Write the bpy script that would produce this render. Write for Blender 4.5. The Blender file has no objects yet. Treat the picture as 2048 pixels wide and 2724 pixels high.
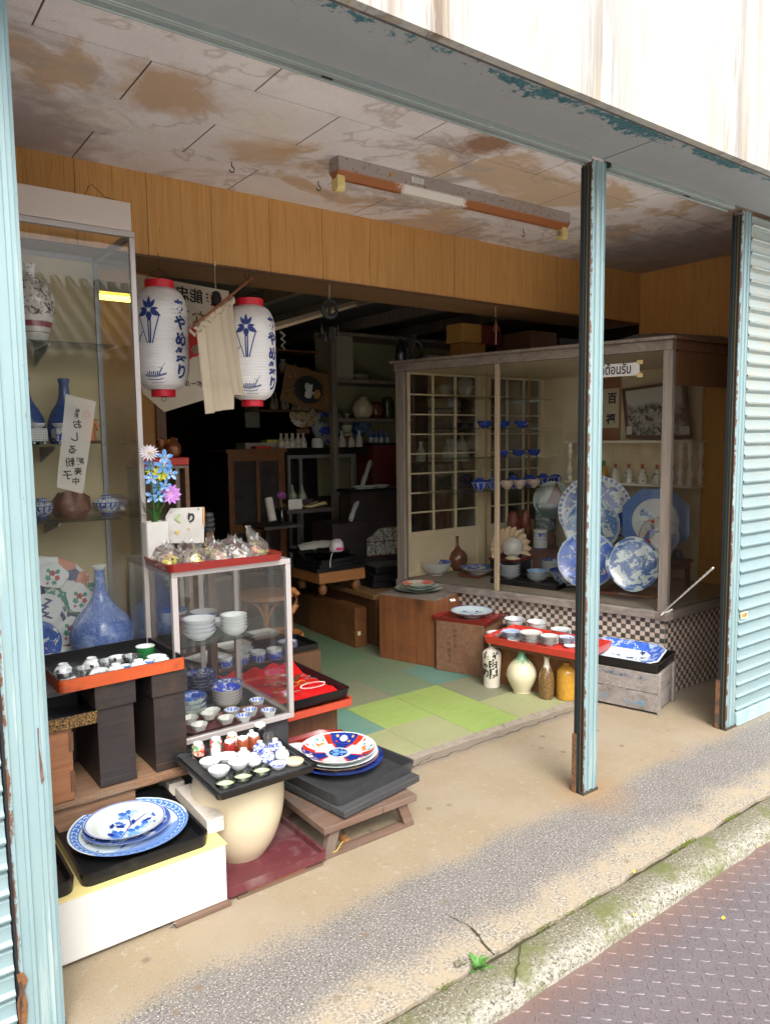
import bpy, math, random
from mathutils import Vector, Matrix, noise as mnoise
PI=math.pi; R=math.radians; S=bpy.context.scene; COL=S.collection
random.seed(7)
# ---------------- camera, sky, sun, exposure ----------------
CAM=Vector((0,-1.953,1.515)); YAW,PIT,ROL=R(36.4857),R(5.5448),R(-0.6918); F=1971.4; PX,PY=1024.,1362.
_f=Vector((math.sin(YAW)*math.cos(PIT),math.cos(YAW)*math.cos(PIT),-math.sin(PIT)))
_r=Vector((math.cos(YAW),-math.sin(YAW),0)); _u=_r.cross(_f)
_r2=_r*math.cos(ROL)+_u*math.sin(ROL); _u2=_u*math.cos(ROL)-_r*math.sin(ROL)
cam=bpy.data.objects.new('camera',bpy.data.cameras.new('camera')); COL.objects.link(cam)
M3=Matrix((_r2,_u2,-_f)).transposed(); cam.matrix_world=Matrix.Translation(CAM)@M3.to_4x4()
cam.data.sensor_fit='VERTICAL'; cam.data.sensor_height=24; cam.data.lens=24*F/2724; cam.data.clip_start=.05; cam.data.clip_end=500
S.camera=cam
W=bpy.data.worlds.new('World'); S.world=W; W.use_nodes=True
nt=W.node_tree; bg=nt.nodes['Background']; sky=nt.nodes.new('ShaderNodeTexSky'); sky.sky_type='NISHITA'; sky.sun_disc=False
sky.sun_elevation=R(50); sky.sun_rotation=R(200); sky.dust_density=4; sky.air_density=1.3
hs=nt.nodes.new('ShaderNodeHueSaturation'); hs.inputs['Saturation'].default_value=.25
nt.links.new(sky.outputs[0],hs.inputs['Color']); nt.links.new(hs.outputs[0],bg.inputs[0]); bg.inputs[1].default_value=.15
sun=bpy.data.objects.new('sun',bpy.data.lights.new('sun','SUN')); COL.objects.link(sun)
sun.data.energy=.6; sun.data.angle=R(25); sun.data.color=(1,.96,.89)
_e,_a=R(50),R(200); sd=Vector((math.sin(_a)*math.cos(_e),math.cos(_a)*math.cos(_e),math.sin(_e)))
sun.rotation_euler=sd.to_track_quat('Z','Y').to_euler()
S.view_settings.view_transform='Standard'; S.view_settings.look='None'; S.view_settings.exposure=1.72; S.view_settings.gamma=1
S.cycles.max_bounces=10; S.cycles.diffuse_bounces=6; S.cycles.transparent_max_bounces=24; S.cycles.use_denoising=True
S.cycles.sample_clamp_indirect=6
# ---------------- measuring helpers ----------------
def ray(x,y): return _r2*((x-PX)/F)-_u2*((y-PY)/F)+_f
def az(x,y,z): d=ray(x,y); return CAM+d*((z-CAM.z)/d.z)
def ay(x,y,Y): d=ray(x,y); return CAM+d*((Y-CAM.y)/d.y)
def ax(x,y,X): d=ray(x,y); return CAM+d*((X-CAM.x)/d.x)
def ap(x,y,p,n): d=ray(x,y); return CAM+d*((Vector(p)-CAM).dot(Vector(n))/d.dot(Vector(n)))
CR=dict(X=(0,0,1),A=(0,450,.48106),B=(0,1050,.48106),C=(0,1650,.37282),D=(400,1600,.45099),E=(350,700,.45099),F=(600,1100,.33073),G=(1000,850,.36166),H=(1500,800,.3843),I=(950,1500,.57126),N=(80,850,.20445),O=(80,1300,.20445),P=(380,1150,.2285),Q=(430,1500,.2263),R=(740,1650,.25256),S=(1270,1380,.17438),T=(1270,1200,.17438),U=(1450,1550,.3596),K=(0,0,.60132),L=(850,0,.72039),J=(1148,2000,.54119))
def k(c,x,y): a,b,s=CR[c]; return a+x*s,b+y*s
# ---------------- node helpers ----------------
class NT:
    def __init__(s,name):
        s.m=bpy.data.materials.new(name); s.m.use_nodes=True; s.t=s.m.node_tree; s.b=s.t.nodes['Principled BSDF']
    def n(s,ty,**kw):
        q=s.t.nodes.new('ShaderNode'+ty)
        for a,b in kw.items(): setattr(q,a,b)
        return q
    def put(s,sock,v):
        if hasattr(v,'is_linked') or isinstance(v,bpy.types.NodeSocket): s.t.links.new(v,sock)
        elif isinstance(v,(tuple,list)) and sock.type=='RGBA' and len(v)==3: sock.default_value=(*v,1)
        else: sock.default_value=v
    def ma(s,op,a,b=0.,c=0.):
        q=s.n('Math',operation=op); s.put(q.inputs[0],a); s.put(q.inputs[1],b); s.put(q.inputs[2],c); return q.outputs[0]
    def mix(s,f,a,b,mode='MIX'):
        q=s.n('MixRGB',blend_type=mode); s.put(q.inputs[0],f); s.put(q.inputs[1],a); s.put(q.inputs[2],b); return q.outputs[0]
    def gt(s,v,a,w=.02): # soft step
        q=s.n('MapRange'); s.put(q.inputs[0],v); q.inputs[1].default_value=a-w; q.inputs[2].default_value=a+w; return q.outputs[0]
    def co(s,kind='Object',sc=(1,1,1),rnd=0,rot=(0,0,0)):
        c=s.n('TexCoord').outputs[kind]; mp=s.n('Mapping'); s.t.links.new(c,mp.inputs[0]); mp.inputs['Scale'].default_value=sc; mp.inputs['Rotation'].default_value=rot
        if rnd:
            oi=s.n('ObjectInfo'); q=s.ma('MULTIPLY',oi.outputs['Random'],rnd); s.t.links.new(q,mp.inputs['Location'])
        return mp.outputs[0]
    def noise(s,vec,sc,det=3,rough=.55,dist=0.):
        q=s.n('TexNoise'); s.put(q.inputs['Vector'],vec); q.inputs['Scale'].default_value=sc; q.inputs['Detail'].default_value=det; q.inputs['Roughness'].default_value=rough; q.inputs['Distortion'].default_value=dist; return q.outputs[0]
    def vor(s,vec,sc,feat='F1'):
        q=s.n('TexVoronoi',feature=feat); s.put(q.inputs['Vector'],vec); q.inputs['Scale'].default_value=sc; return q
    def wave(s,vec,sc,dist=0.,det=2,**kw):
        q=s.n('TexWave',**kw); s.put(q.inputs['Vector'],vec); q.inputs['Scale'].default_value=sc; q.inputs['Distortion'].default_value=dist; q.inputs['Detail'].default_value=det; return q.outputs[1]
    def bump(s,h,st=.3,d=.002):
        q=s.n('Bump'); s.put(q.inputs['Height'],h); q.inputs['Strength'].default_value=st; q.inputs['Distance'].default_value=d; s.t.links.new(q.outputs[0],s.b.inputs['Normal'])
    def end(s,col,rough=.5,metal=0.,spec=None):
        s.put(s.b.inputs['Base Color'],col); s.put(s.b.inputs['Roughness'],rough); s.put(s.b.inputs['Metallic'],metal)
        if spec is not None: s.b.inputs['Specular IOR Level'].default_value=spec
        return s.m
def plain(name,c,rough=.5,metal=0.,var=.15,sc=30,spec=None,bump=0,c2=None,thr=.62):
    t=NT(name); v=t.co(rnd=7); n=t.noise(v,sc,4)
    col=t.mix(n,tuple(x*(1-var) for x in c),tuple(min(1,x*(1+var)) for x in c))
    if c2: col=t.mix(t.gt(t.noise(v,sc*.4,6,.7),thr,.06),col,c2)
    if bump: t.bump(n,bump)
    return t.end(col,rough,metal,spec)
def wood(name,c1,c2,axis='Z',sc=1.,rough=.6,bump=.25,dirt=None,knots=False):
    t=NT(name); st={'X':(.6,14,14),'Y':(14,.6,14),'Z':(14,14,.6)}[axis]
    v=t.co(sc=tuple(q*sc for q in st),rnd=5); n=t.noise(v,3,6,.65,.6); n2=t.noise(v,14,3,.6)
    f=t.mix(.35,n,n2); col=t.mix(t.gt(f,.5,.16),c1,c2)
    if knots:
        vv=t.vor(t.co(sc=tuple(q*sc*.5 for q in (5,5,2)) if axis=='Z' else (4*sc,4*sc,4*sc),rnd=5),1); col=t.mix(t.gt(vv.outputs['Distance'],.10,.05),tuple(x*.35 for x in c1),col)
    if dirt: col=t.mix(t.gt(t.noise(t.co(rnd=3),7,6,.7),.58,.1),col,dirt)
    t.bump(f,bump,.001); return t.end(col,rough)
def glassmat(name,tint=(.985,.99,.985),rough=.0,refl=.6,dirt=.012):
    t=NT(name); t.t.nodes.remove(t.b); o=t.t.nodes['Material Output']
    tr=t.n('BsdfTransparent'); tr.inputs[0].default_value=(*tint,1); gl=t.n('BsdfGlossy'); gl.inputs['Roughness'].default_value=rough
    fr=t.n('Fresnel'); fr.inputs[0].default_value=1.5; q=t.ma('MULTIPLY',fr.outputs[0],refl)
    mx=t.n('MixShader'); t.t.links.new(q,mx.inputs[0]); t.t.links.new(tr.outputs[0],mx.inputs[1]); t.t.links.new(gl.outputs[0],mx.inputs[2])
    df=t.n('BsdfDiffuse'); df.inputs[0].default_value=(.6,.6,.58,1); n=t.noise(t.co(sc=(1,1,1)),6,6,.7); n=t.ma('MULTIPLY',t.gt(n,.6,.2),dirt)
    m2=t.n('MixShader'); t.t.links.new(n,m2.inputs[0]); t.t.links.new(mx.outputs[0],m2.inputs[1]); t.t.links.new(df.outputs[0],m2.inputs[2])
    t.t.links.new(m2.outputs[0],o.inputs[0]); return t.m
INK=(.012,.035,.30); PW=(.64,.67,.66)
def porc(name,base=PW,ink=INK,bands=(),blot=None,ink2=None,side=False,rough=.12,rim=None,inks=None,panel=0):
    """painted glaze; bands=(r0,r1,count,duty); blot=(rmin,rmax,scale,threshold); works in the piece's own box"""
    t=NT(name); g=t.n('TexCoord').outputs['Generated']; sp=t.n('SeparateXYZ'); t.t.links.new(g,sp.inputs[0])
    x=t.ma('SUBTRACT',sp.outputs[0],.5); y=t.ma('SUBTRACT',sp.outputs[1],.5)
    r=t.ma('MULTIPLY',t.ma('SQRT',t.ma('ADD',t.ma('MULTIPLY',x,x),t.ma('MULTIPLY',y,y))),2.)
    ang=t.ma('ARCTAN2',y,x); q=sp.outputs[2] if side else r
    v=t.co(rnd=9,sc=(1,1,1)); mask=0.
    def rng(a,b): return t.ma('MULTIPLY',t.gt(q,a,.012),t.ma('SUBTRACT',1.,t.gt(q,b,.012)))
    for b in bands:
        m=rng(b[0],b[1])
        if b[2]:
            s_=t.ma('SINE',t.ma('ADD',t.ma('MULTIPLY',ang,b[2]),t.ma('MULTIPLY',t.noise(v,40,2),3.)))
            m=t.ma('MULTIPLY',m,t.gt(s_,b[3],.15))
        mask=t.ma('MAXIMUM',m,mask)
    if blot:
        m=rng(blot[0],blot[1]); n=t.noise(v,blot[2],5,.62,.8); n2=t.noise(v,blot[2]*3.3,3,.6)
        m=t.ma('MULTIPLY',m,t.gt(t.ma('ADD',t.ma('MULTIPLY',n,.75),t.ma('MULTIPLY',n2,.25)),blot[3],.012)); mask=t.ma('MAXIMUM',m,mask)
    inkc=t.mix(t.noise(v,55,3),ink,ink2 or tuple(min(1,c*2.2+.04) for c in ink))
    if inks:
        vv=t.vor(v,inks[1]); sel=t.n('ValToRGB'); t.t.links.new(vv.outputs['Color'],sel.inputs[0]); cr=sel.color_ramp; cr.interpolation='CONSTANT'
        cs=inks[0]
        while len(cr.elements)<len(cs): cr.elements.new(.5)
        for i,c in enumerate(cs): cr.elements[i].position=.2+.6*i/len(cs); cr.elements[i].color=(*c,1)
        inkc=sel.outputs[0]
    col=t.mix(mask,t.mix(t.noise(v,9,2),base,tuple(c*.93 for c in base)),inkc)
    if rim: col=t.mix(t.gt(r,.975,.008),col,rim)
    return t.end(col,rough,0,.6)
# ---------------- mesh helpers ----------------
class MB:
    def __init__(s): s.v=[];s.f=[];s.m=[]
    def add(s,vs,fs,mi=0):
        o=len(s.v); s.v+= [tuple(p) for p in vs]
        for i,f in enumerate(fs): s.f.append([a+o for a in f]); s.m.append(mi[i] if isinstance(mi,list) else mi)
        return s
    def box(s,x0,y0,z0,x1,y1,z1,mi=0):
        return s.add([(x0,y0,z0),(x1,y0,z0),(x1,y1,z0),(x0,y1,z0),(x0,y0,z1),(x1,y0,z1),(x1,y1,z1),(x0,y1,z1)],[(0,3,2,1),(4,5,6,7),(0,1,5,4),(1,2,6,5),(2,3,7,6),(3,0,4,7)],mi)
    def loops(s,L,mi=0,caps=(1,1)):
        n=len(L[0]); vs=[p for l in L for p in l]; fs=[];ms=[]
        for i in range(len(L)-1):
            for j in range(n): a=i*n+j;b=i*n+(j+1)%n; fs.append((a,b,b+n,a+n)); ms.append(mi[i] if isinstance(mi,list) else mi)
        if caps[0]: fs.append(tuple(range(n))[::-1]); ms.append(mi[0] if isinstance(mi,list) else mi)
        if caps[1]: fs.append(tuple(range((len(L)-1)*n,len(L)*n))); ms.append(mi[-1] if isinstance(mi,list) else mi)
        return s.add(vs,fs,ms)
    def lathe(s,prof,n=32,c=(0,0,0),mi=0,lobes=0,amp=0,caps=(1,1),sq=None):
        L=[]
        for i,(r,z) in enumerate(prof):
            l=[]
            for j in range(n):
                a=2*PI*j/n; q=r*(1+(amp*math.cos(lobes*a) if lobes else 0))
                l.append((c[0]+q*math.cos(a),c[1]+q*math.sin(a)*(sq or 1),c[2]+z))
            L.append(l)
        return s.loops(L,mi,caps)
    def tube(s,pts,r,n=8,mi=0):
        pts=[Vector(p) for p in pts]; L=[]; up=Vector((0,0,1))
        for i,p in enumerate(pts):
            d=(pts[min(i+1,len(pts)-1)]-pts[max(i-1,0)]).normalized(); a=d.cross(up if abs(d.z)<.95 else Vector((1,0,0))).normalized(); b=d.cross(a)
            rr=r[i] if isinstance(r,(list,tuple)) else r
            L.append([p+a*rr*math.cos(2*PI*j/n)+b*rr*math.sin(2*PI*j/n) for j in range(n)])
        return s.loops(L,mi)
    def poly(s,pts,mi=0): return s.add(pts,[tuple(range(len(pts)))],mi)
    def plate3(s,pts,th,mi=0):  # outline given a thickness along its normal
        P=[Vector(p) for p in pts]; n=(P[1]-P[0]).cross(P[2]-P[0]).normalized()*th
        return s.loops([P,[p+n for p in P]],mi)
    def xf(s,M,i0=0):
        for i in range(i0,len(s.v)): s.v[i]=tuple(M@Vector(s.v[i]))
        return s
    def build(s,name,mats,parent=None,loc=None,rz=0,smooth=40,bevel=0,rot=None):
        me=bpy.data.meshes.new(name); me.from_pydata(s.v,[],s.f); 
        for m in (mats if isinstance(mats,(list,tuple)) else [mats]): me.materials.append(m)
        me.polygons.foreach_set('material_index',s.m); me.update()
        if smooth: me.polygons.foreach_set('use_smooth',[True]*len(s.f)); me.set_sharp_from_angle(angle=R(smooth))
        o=bpy.data.objects.new(name,me); COL.objects.link(o)
        if parent: o.parent=parent
        if loc is not None: o.location=loc
        o.rotation_euler=rot or (0,0,rz)
        if bevel:
            b=o.modifiers.new('bevel','BEVEL'); b.width=bevel; b.segments=2; b.limit_method='ANGLE'; b.angle_limit=R(50)
        return o
def tag(o,label=None,cat=None,group=None,kind=None):
    if label: o['label']=label
    if cat: o['category']=cat
    if group: o['group']=group
    if kind: o['kind']=kind
    return o
def thing(name,label,cat,loc=(0,0,0),rz=0,group=None):
    o=bpy.data.objects.new(name,None); COL.objects.link(o); o.location=loc; o.rotation_euler=(0,0,rz); return tag(o,label,cat,group)
def struct(name,mb,mats,**kw): return tag(mb.build(name,mats,**kw),kind='structure')
def dup(o,loc=None,rz=None,label=None,group=None,scale=None,parent=None,rot=None):
    c=o.copy(); COL.objects.link(c)
    if parent: c.parent=parent
    if loc is not None: c.location=loc
    if rz is not None: c.rotation_euler=(0,0,rz)
    if rot is not None: c.rotation_euler=rot
    if scale: c.scale=(scale,)*3 if not isinstance(scale,tuple) else scale
    if label: c['label']=label
    if group: c['group']=group
    for ch in o.children: dup(ch,parent=c)
    return c
def rr(w,d,r,n=5,cx=0,cy=0):
    o=[]
    for sx,sy,a0 in ((1,1,0),(-1,1,90),(-1,-1,180),(1,-1,270)):
        for i in range(n+1):
            a=R(a0+90*i/n); o.append((cx+sx*(w/2-r)+r*math.cos(a),cy+sy*(d/2-r)+r*math.sin(a)))
    return o
def ring(out,z): return [(x,y,z) for x,y in out]
def tray_mb(w,d,h,t=.004,r=.02,flare=0,wall=.008,mi=(0,0,0,0)):
    mb=MB(); mb.loops([ring(rr(w-2*flare,d-2*flare,r),0),ring(rr(w,d,r),h),ring(rr(w-2*wall,d-2*wall,max(.002,r-wall)),h),ring(rr(w-2*wall-2*flare,d-2*wall-2*flare,max(.002,r-wall)),t)],[mi[0],mi[1],mi[2]]); mb.m[-1]=mi[3]; return mb
def oct_out(w,d,c): x,y=w/2,d/2; return [(x,y-c),(x-c,y),(-x+c,y),(-x,y-c),(-x,-y+c),(-x+c,-y),(x-c,-y),(x,-y+c)]
def text(body,size,fn=None,bold=0.,extr=0.,name='writing',mats=None,parent=None,flip=False,vert=False,res=3):
    """writing as a thin mesh; fn maps flat (x,y) to the surface"""
    mb=MB(); rows=list(body) if vert else [body]
    for i,ch in enumerate(rows):
        cu=bpy.data.curves.new('t','FONT'); cu.body=ch; cu.size=size; cu.align_x='CENTER'; cu.align_y='CENTER'; cu.offset=bold; cu.resolution_u=res
        o=bpy.data.objects.new('t',cu); COL.objects.link(o); bpy.context.view_layer.update()
        me=bpy.data.meshes.new_from_object(o.evaluated_get(bpy.context.evaluated_depsgraph_get()))
        dy=(-(i-(len(rows)-1)/2)*size*1.05) if vert else 0
        vs=[((-v.co.x if flip else v.co.x),v.co.y+dy) for v in me.vertices]
        mb.add([fn(*p) if fn else (p[0],p[1],0) for p in vs],[tuple(p.vertices) for p in me.polygons])
        bpy.data.objects.remove(o); bpy.data.curves.remove(cu); bpy.data.meshes.remove(me)
    return mb
ORD=['top one','second from top','third from top','fourth from top','fifth from top','sixth from top']
NTH=['first','second','third','fourth','fifth','sixth','seventh','eighth','ninth']
def stack(o,n,base,dz,desc,group,rz=0,used=False,scale=None):
    out=[]
    for i in range(n):
        lab=f"{desc}, "+('bottom one' if i==0 and n>1 else ORD[n-1-i])
        l=Vector(base)+Vector((0,0,dz*i)); q=dup(o,l,rz+i*.3,lab,group,scale); out.append(q)
    return out
PROTO=[]
def proto(mb,name,mats,cat,smooth=50):
    o=mb.build(name,mats,loc=(0,0,0),smooth=smooth); o['category']=cat; PROTO.append(o); return o
def bowl_mb(Rr,H,foot=.45,th=.004,n=36,lobes=0,amp=0,curve=.5):
    fr=Rr*foot; pr=[(fr*.9,.0),(fr,.0),(fr,H*.12)]; N=7
    for i in range(1,N+1): a=i/N; pr.append((fr+(Rr-fr)*a**.72,H*.12+H*.88*a**1.55))
    outer=len(pr)-1; 
    inn=[(Rr-th*.6,H)]+[(max(r-th,.001),z+th*.8) for r,z in pr[:2:-1][1:]]+[(fr*.5,H*.12+th)]
    return MB().lathe(pr+inn,n,mi=[0]*outer+[1]*(len(inn)),lobes=lobes,amp=amp)
def plate_mb(Rr,H,foot=.55,n=48,lobes=0,amp=0,well=.62,th=.004):
    pr=[(Rr*foot*.92,0),(Rr*foot,0),(Rr*foot,H*.2),(Rr*.8,H*.55),(Rr*.97,H*.93),(Rr,H)]
    inn=[(Rr*.975,H*.99),(Rr*.85,H*.75),(Rr*well,H*.42),(Rr*well*.5,H*.38),(.001,H*.38)]
    return MB().lathe(pr+inn,n,mi=[0]*5+[1]*5,lobes=lobes,amp=amp)
def vessel_mb(prof,n=36,th=.004,mi=0):
    inn=[(max(r-th,.001),z) for r,z in prof[::-1][:3]]
    return MB().lathe(list(prof)+inn,n,mi=mi if not isinstance(mi,list) else mi+[mi[-1]]*4)
def smoothprof(pts,k=4):
    o=[]; P=[pts[0]]+list(pts)+[pts[-1]]
    for i in range(1,len(P)-2):
        for j in range(k):
            t=j/k; o.append(tuple(.5*((2*P[i][c])+(-P[i-1][c]+P[i+1][c])*t+(2*P[i-1][c]-5*P[i][c]+4*P[i+1][c]-P[i+2][c])*t*t+(-P[i-1][c]+3*P[i][c]-3*P[i+1][c]+P[i+2][c])*t**3) for c in (0,1)))
    o.append(pts[-1]); return [(max(a,.0005),b) for a,b in o]
# ---------------- materials ----------------
def pavement_mat():
    t=NT('pavement'); v=t.co(); sp=t.n('SeparateXYZ'); t.t.links.new(v,sp.inputs[0]); y=sp.outputs[1]; x=sp.outputs[0]
    wob=t.ma('MULTIPLY',t.ma('SUBTRACT',t.noise(v,3.2,6,.6),.5),.22); wf=t.ma('MULTIPLY',t.ma('SUBTRACT',t.noise(v,60,3),.5),.10)
    yy=t.ma('ADD',t.ma('ADD',y,wob),t.ma('ADD',wf,t.ma('MULTIPLY',t.ma('SUBTRACT',t.noise(v,115,2,.8),.5),.30)))
    sand=t.mix(t.noise(v,4,7,.68),(.225,.17,.10),(.315,.255,.175)); sand=t.mix(t.gt(t.noise(v,140,3,.8),.60,.05),sand,(.20,.15,.095)); sand=t.mix(t.gt(t.noise(v,24,6,.8),.60,.03),sand,(.31,.265,.20))
    sand=t.mix(t.gt(t.noise(v,1.7,5,.6),.56,.08),sand,(.29,.235,.17))
    grey=t.mix(t.noise(v,8,5),(.13,.118,.105),(.195,.178,.16)); sp1=t.noise(v,150,2,.85); grey=t.mix(t.gt(sp1,.60,.03),grey,(.52,.48,.44)); grey=t.mix(t.gt(t.noise(v,110,2,.8),.60,.04),grey,(.07,.062,.056))
    wht=t.mix(t.gt(t.noise(v,105,4,.85),.50,.04),(.42,.38,.315),(.15,.125,.095)); wht=t.mix(t.gt(t.noise(v,14,6,.7),.5,.12),wht,(.35,.285,.195))
    c=t.mix(t.gt(yy,-.045,.035),grey,sand); c=t.mix(t.gt(yy,-.355,.04),wht,c)
    inn=t.gt(t.ma('ADD',y,t.ma('MULTIPLY',wob,.3)),.62,.02); c=t.mix(inn,c,(.20,.165,.125))
    spot=t.vor(v,9); c=t.mix(t.ma('MULTIPLY',t.ma('SUBTRACT',1.,t.gt(spot.outputs['Distance'],.11,.05)),t.gt(t.noise(v,2.3,2),.49,.05)),c,(.17,.125,.085))
    dr=t.vor(t.co(),1.05); rust=t.n('VectorMath',operation='DISTANCE'); t.t.links.new(v,rust.inputs[0]); rust.inputs[1].default_value=(2.52,-.02,0)
    c=t.mix(t.ma('MULTIPLY',t.ma('SUBTRACT',1.,t.gt(t.ma('ADD',rust.outputs['Value'],wob),.13,.1)),.6),c,(.27,.15,.06))
    t.bump(t.ma('ADD',t.noise(v,200,4,.8),t.ma('MULTIPLY',t.noise(v,40,3),.5)),.55,.003); return t.end(c,.9)
M={}
M['pave']=pavement_mat()
t=NT('kerb'); v=t.co(); sp=t.n('SeparateXYZ'); t.t.links.new(v,sp.inputs[0])
c=t.mix(t.noise(v,9,6,.7),(.125,.11,.065),(.22,.20,.14)); edge=t.ma('SUBTRACT',1.,t.gt(t.ma('ADD',sp.outputs[1],t.ma('MULTIPLY',t.ma('SUBTRACT',t.noise(v,18,5,.7),.5),.16)),-.585,.03))
c=t.mix(t.ma('MULTIPLY',edge,t.gt(t.noise(v,75,4,.85),.47,.05)),c,(.34,.325,.28)); c=t.mix(t.gt(t.noise(v,110,3,.8),.58,.04),c,(.40,.385,.31)); c=t.mix(t.gt(t.noise(v,85,3,.8),.58,.05),c,(.075,.068,.045)); c=t.mix(t.gt(t.noise(v,5,5,.7),.57,.07),c,(.13,.14,.045))
t.bump(t.noise(v,110,5,.8),.8,.004); M['kerb']=t.end(c,.95)
M['dirt']=plain('crack dirt',(.05,.04,.02),.95,sc=90,bump=.5,c2=(.06,.08,.015),var=.5)
t=NT('steel plate'); v=t.co(); n=t.noise(v,2.2,7,.65); c=t.mix(n,(.150,.122,.130),(.225,.20,.21)); c=t.mix(t.gt(t.noise(v,150,4,.8),.6,.08),c,(.09,.05,.04))
sp=t.n('SeparateXYZ'); t.t.links.new(v,sp.inputs[0]); e=t.gt(t.ma('ADD',sp.outputs[1],t.ma('MULTIPLY',t.noise(v,8,4),.10)),-.66,.06); c=t.mix(t.ma('MULTIPLY',e,.55),c,(.25,.145,.105))
t.bump(t.noise(v,160,4,.8),.25,.001); M['steel']=t.end(c,t.ma('ADD',t.ma('MULTIPLY',n,.25),.38),.35)
M['bounce_road']=plain('pale bounce road',(.55,.53,.49),.9,sc=6,var=.1,bump=.2)  # unseen road coloured pale so it bounces light into the shop
def floorm(n,c,d): 
    t=NT(n); v=t.co(); a=t.mix(t.noise(v,3.4,7,.7),tuple(x*.72 for x in c),tuple(x*1.12 for x in c)); a=t.mix(t.ma('MULTIPLY',t.gt(t.noise(t.co(sc=(1,3,1)),7,6,.75),.52,.13),.55),a,d); a=t.mix(t.gt(t.noise(v,60,5,.8),.68,.04),a,tuple(x*.5 for x in c)); t.bump(t.noise(v,18,5),.12,.002); return t.end(a,.55,0,.35)
FL=[floorm('floor tile lime',(.26,.37,.09),(.33,.36,.15)),floorm('floor tile sage',(.30,.33,.16),(.33,.29,.18)),floorm('floor tile green',(.155,.235,.135),(.22,.20,.13)),floorm('floor tile teal',(.115,.255,.21),(.19,.24,.17)),floorm('floor tile grey green',(.22,.235,.145),(.19,.17,.12)),floorm('floor tile mid green',(.14,.25,.14),(.17,.20,.12))]
M['grout']=plain('floor joint',(.07,.06,.045),.9)
# ceiling: mouldy stained board
t=NT('ceiling board'); v=t.co(); big=t.noise(v,1.25,6,.62,.6); c=t.mix(t.gt(t.noise(v,2.1,6,.62,.5),.5,.16),(.86,.825,.81),(.74,.69,.675))
c=t.mix(t.gt(big,.565,.025),c,(.62,.46,.31)); c=t.mix(t.gt(t.noise(v,1.6,7,.7,1.),.60,.06),c,(.44,.37,.34)); 
ri=t.ma('ABSOLUTE',t.ma('SUBTRACT',t.noise(v,1.1,5,.6,.3),.47)); c=t.mix(t.ma('MULTIPLY',t.ma('SUBTRACT',1.,t.gt(ri,.007,.006)),.45),c,(.38,.29,.24))
sp=t.n('SeparateXYZ'); t.t.links.new(v,sp.inputs[0])
for lx,ly,rad,cc,am in ((1.0,.60,.17,(.50,.31,.15),.8),(.85,.93,.10,(.85,.80,.74),.85),(1.05,.96,.06,(.8,.76,.7),.8),(2.2,.30,.12,(.26,.11,.03),.9),(1.5,.88,.15,(.56,.37,.19),.7),(.62,1.2,.3,(.42,.34,.31),.8),(4.5,.9,.7,(.30,.275,.265),.75),(1.36,.62,.16,(.78,.71,.64),.7)):
    d=t.n('VectorMath',operation='DISTANCE'); t.t.links.new(v,d.inputs[0]); d.inputs[1].default_value=(lx,ly,2.7)
    f=t.ma('SUBTRACT',1.,t.gt(t.ma('ADD',d.outputs['Value'],t.ma('MULTIPLY',t.ma('SUBTRACT',t.noise(v,7,5,.65),.5),rad*2.2)),rad,rad*.35)); c=t.mix(t.ma('MULTIPLY',f,am),c,cc)
cr=t.noise(t.co(sc=(1,1,1)),26,7,.75,2.2); c=t.mix(t.ma('MULTIPLY',t.gt(t.ma('ABSOLUTE',t.ma('SUBTRACT',cr,.5)),.022,.016),.0),c,c); f=t.ma('SUBTRACT',1.,t.gt(t.ma('ABSOLUTE',t.ma('SUBTRACT',cr,.5)),.016,.012))
c=t.mix(t.ma('MULTIPLY',f,.26),c,(.45,.37,.34)); t.bump(t.ma('ADD',cr,t.noise(v,90,3)),.35,.003); M['ceil']=t.end(c,.85)
M['seam']=plain('ceiling seam',(.13,.09,.07),.9)
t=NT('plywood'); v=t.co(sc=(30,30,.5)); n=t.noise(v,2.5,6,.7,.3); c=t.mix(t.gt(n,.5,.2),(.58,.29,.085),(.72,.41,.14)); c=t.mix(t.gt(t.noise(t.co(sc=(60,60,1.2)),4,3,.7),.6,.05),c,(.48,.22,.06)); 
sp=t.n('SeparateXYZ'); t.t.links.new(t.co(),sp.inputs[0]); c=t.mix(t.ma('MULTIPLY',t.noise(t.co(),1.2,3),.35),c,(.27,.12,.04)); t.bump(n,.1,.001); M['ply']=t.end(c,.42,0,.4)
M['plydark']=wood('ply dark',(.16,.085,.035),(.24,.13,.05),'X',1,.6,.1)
M['beam']=plain('grey steel soffit',(.30,.31,.315),.55,var=.10,sc=9,c2=(.16,.165,.165),thr=.66)
t=NT('peeling edge'); v=t.co(); sp=t.n('SeparateXYZ'); t.t.links.new(v,sp.inputs[0]); n=t.noise(v,26,7,.75); e=t.ma('SUBTRACT',-.19,sp.outputs[1]); 
f=t.gt(t.ma('ADD',t.ma('MULTIPLY',t.ma('SUBTRACT',t.noise(t.co(sc=(.5,1,1)),5.5,4,.6),.5),1.2),t.ma('ADD',t.ma('SUBTRACT',n,.5),t.ma('MULTIPLY',t.ma('ABSOLUTE',t.ma('ADD',sp.outputs[1],.295)),-5.))),-.015,.02); c=t.mix(f,t.mix(t.noise(v,9,3),(.27,.28,.285),(.31,.32,.325)),t.mix(t.gt(t.noise(v,70,4),.5,.05),(.03,.095,.12),(.055,.155,.175)))
c=t.mix(t.gt(t.ma('ADD',t.noise(v,50,6,.8),t.ma('MULTIPLY',sp.outputs[1],-.25)),.695,.02),c,(.045,.045,.045)); t.bump(n,.5,.004); M['soffit']=t.end(c,.6)
t=NT('white fascia'); v=t.co(sc=(1.6,1,.09)); c=t.mix(t.noise(t.co(),2.5,4),(.335,.33,.315),(.38,.38,.37)); 
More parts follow.
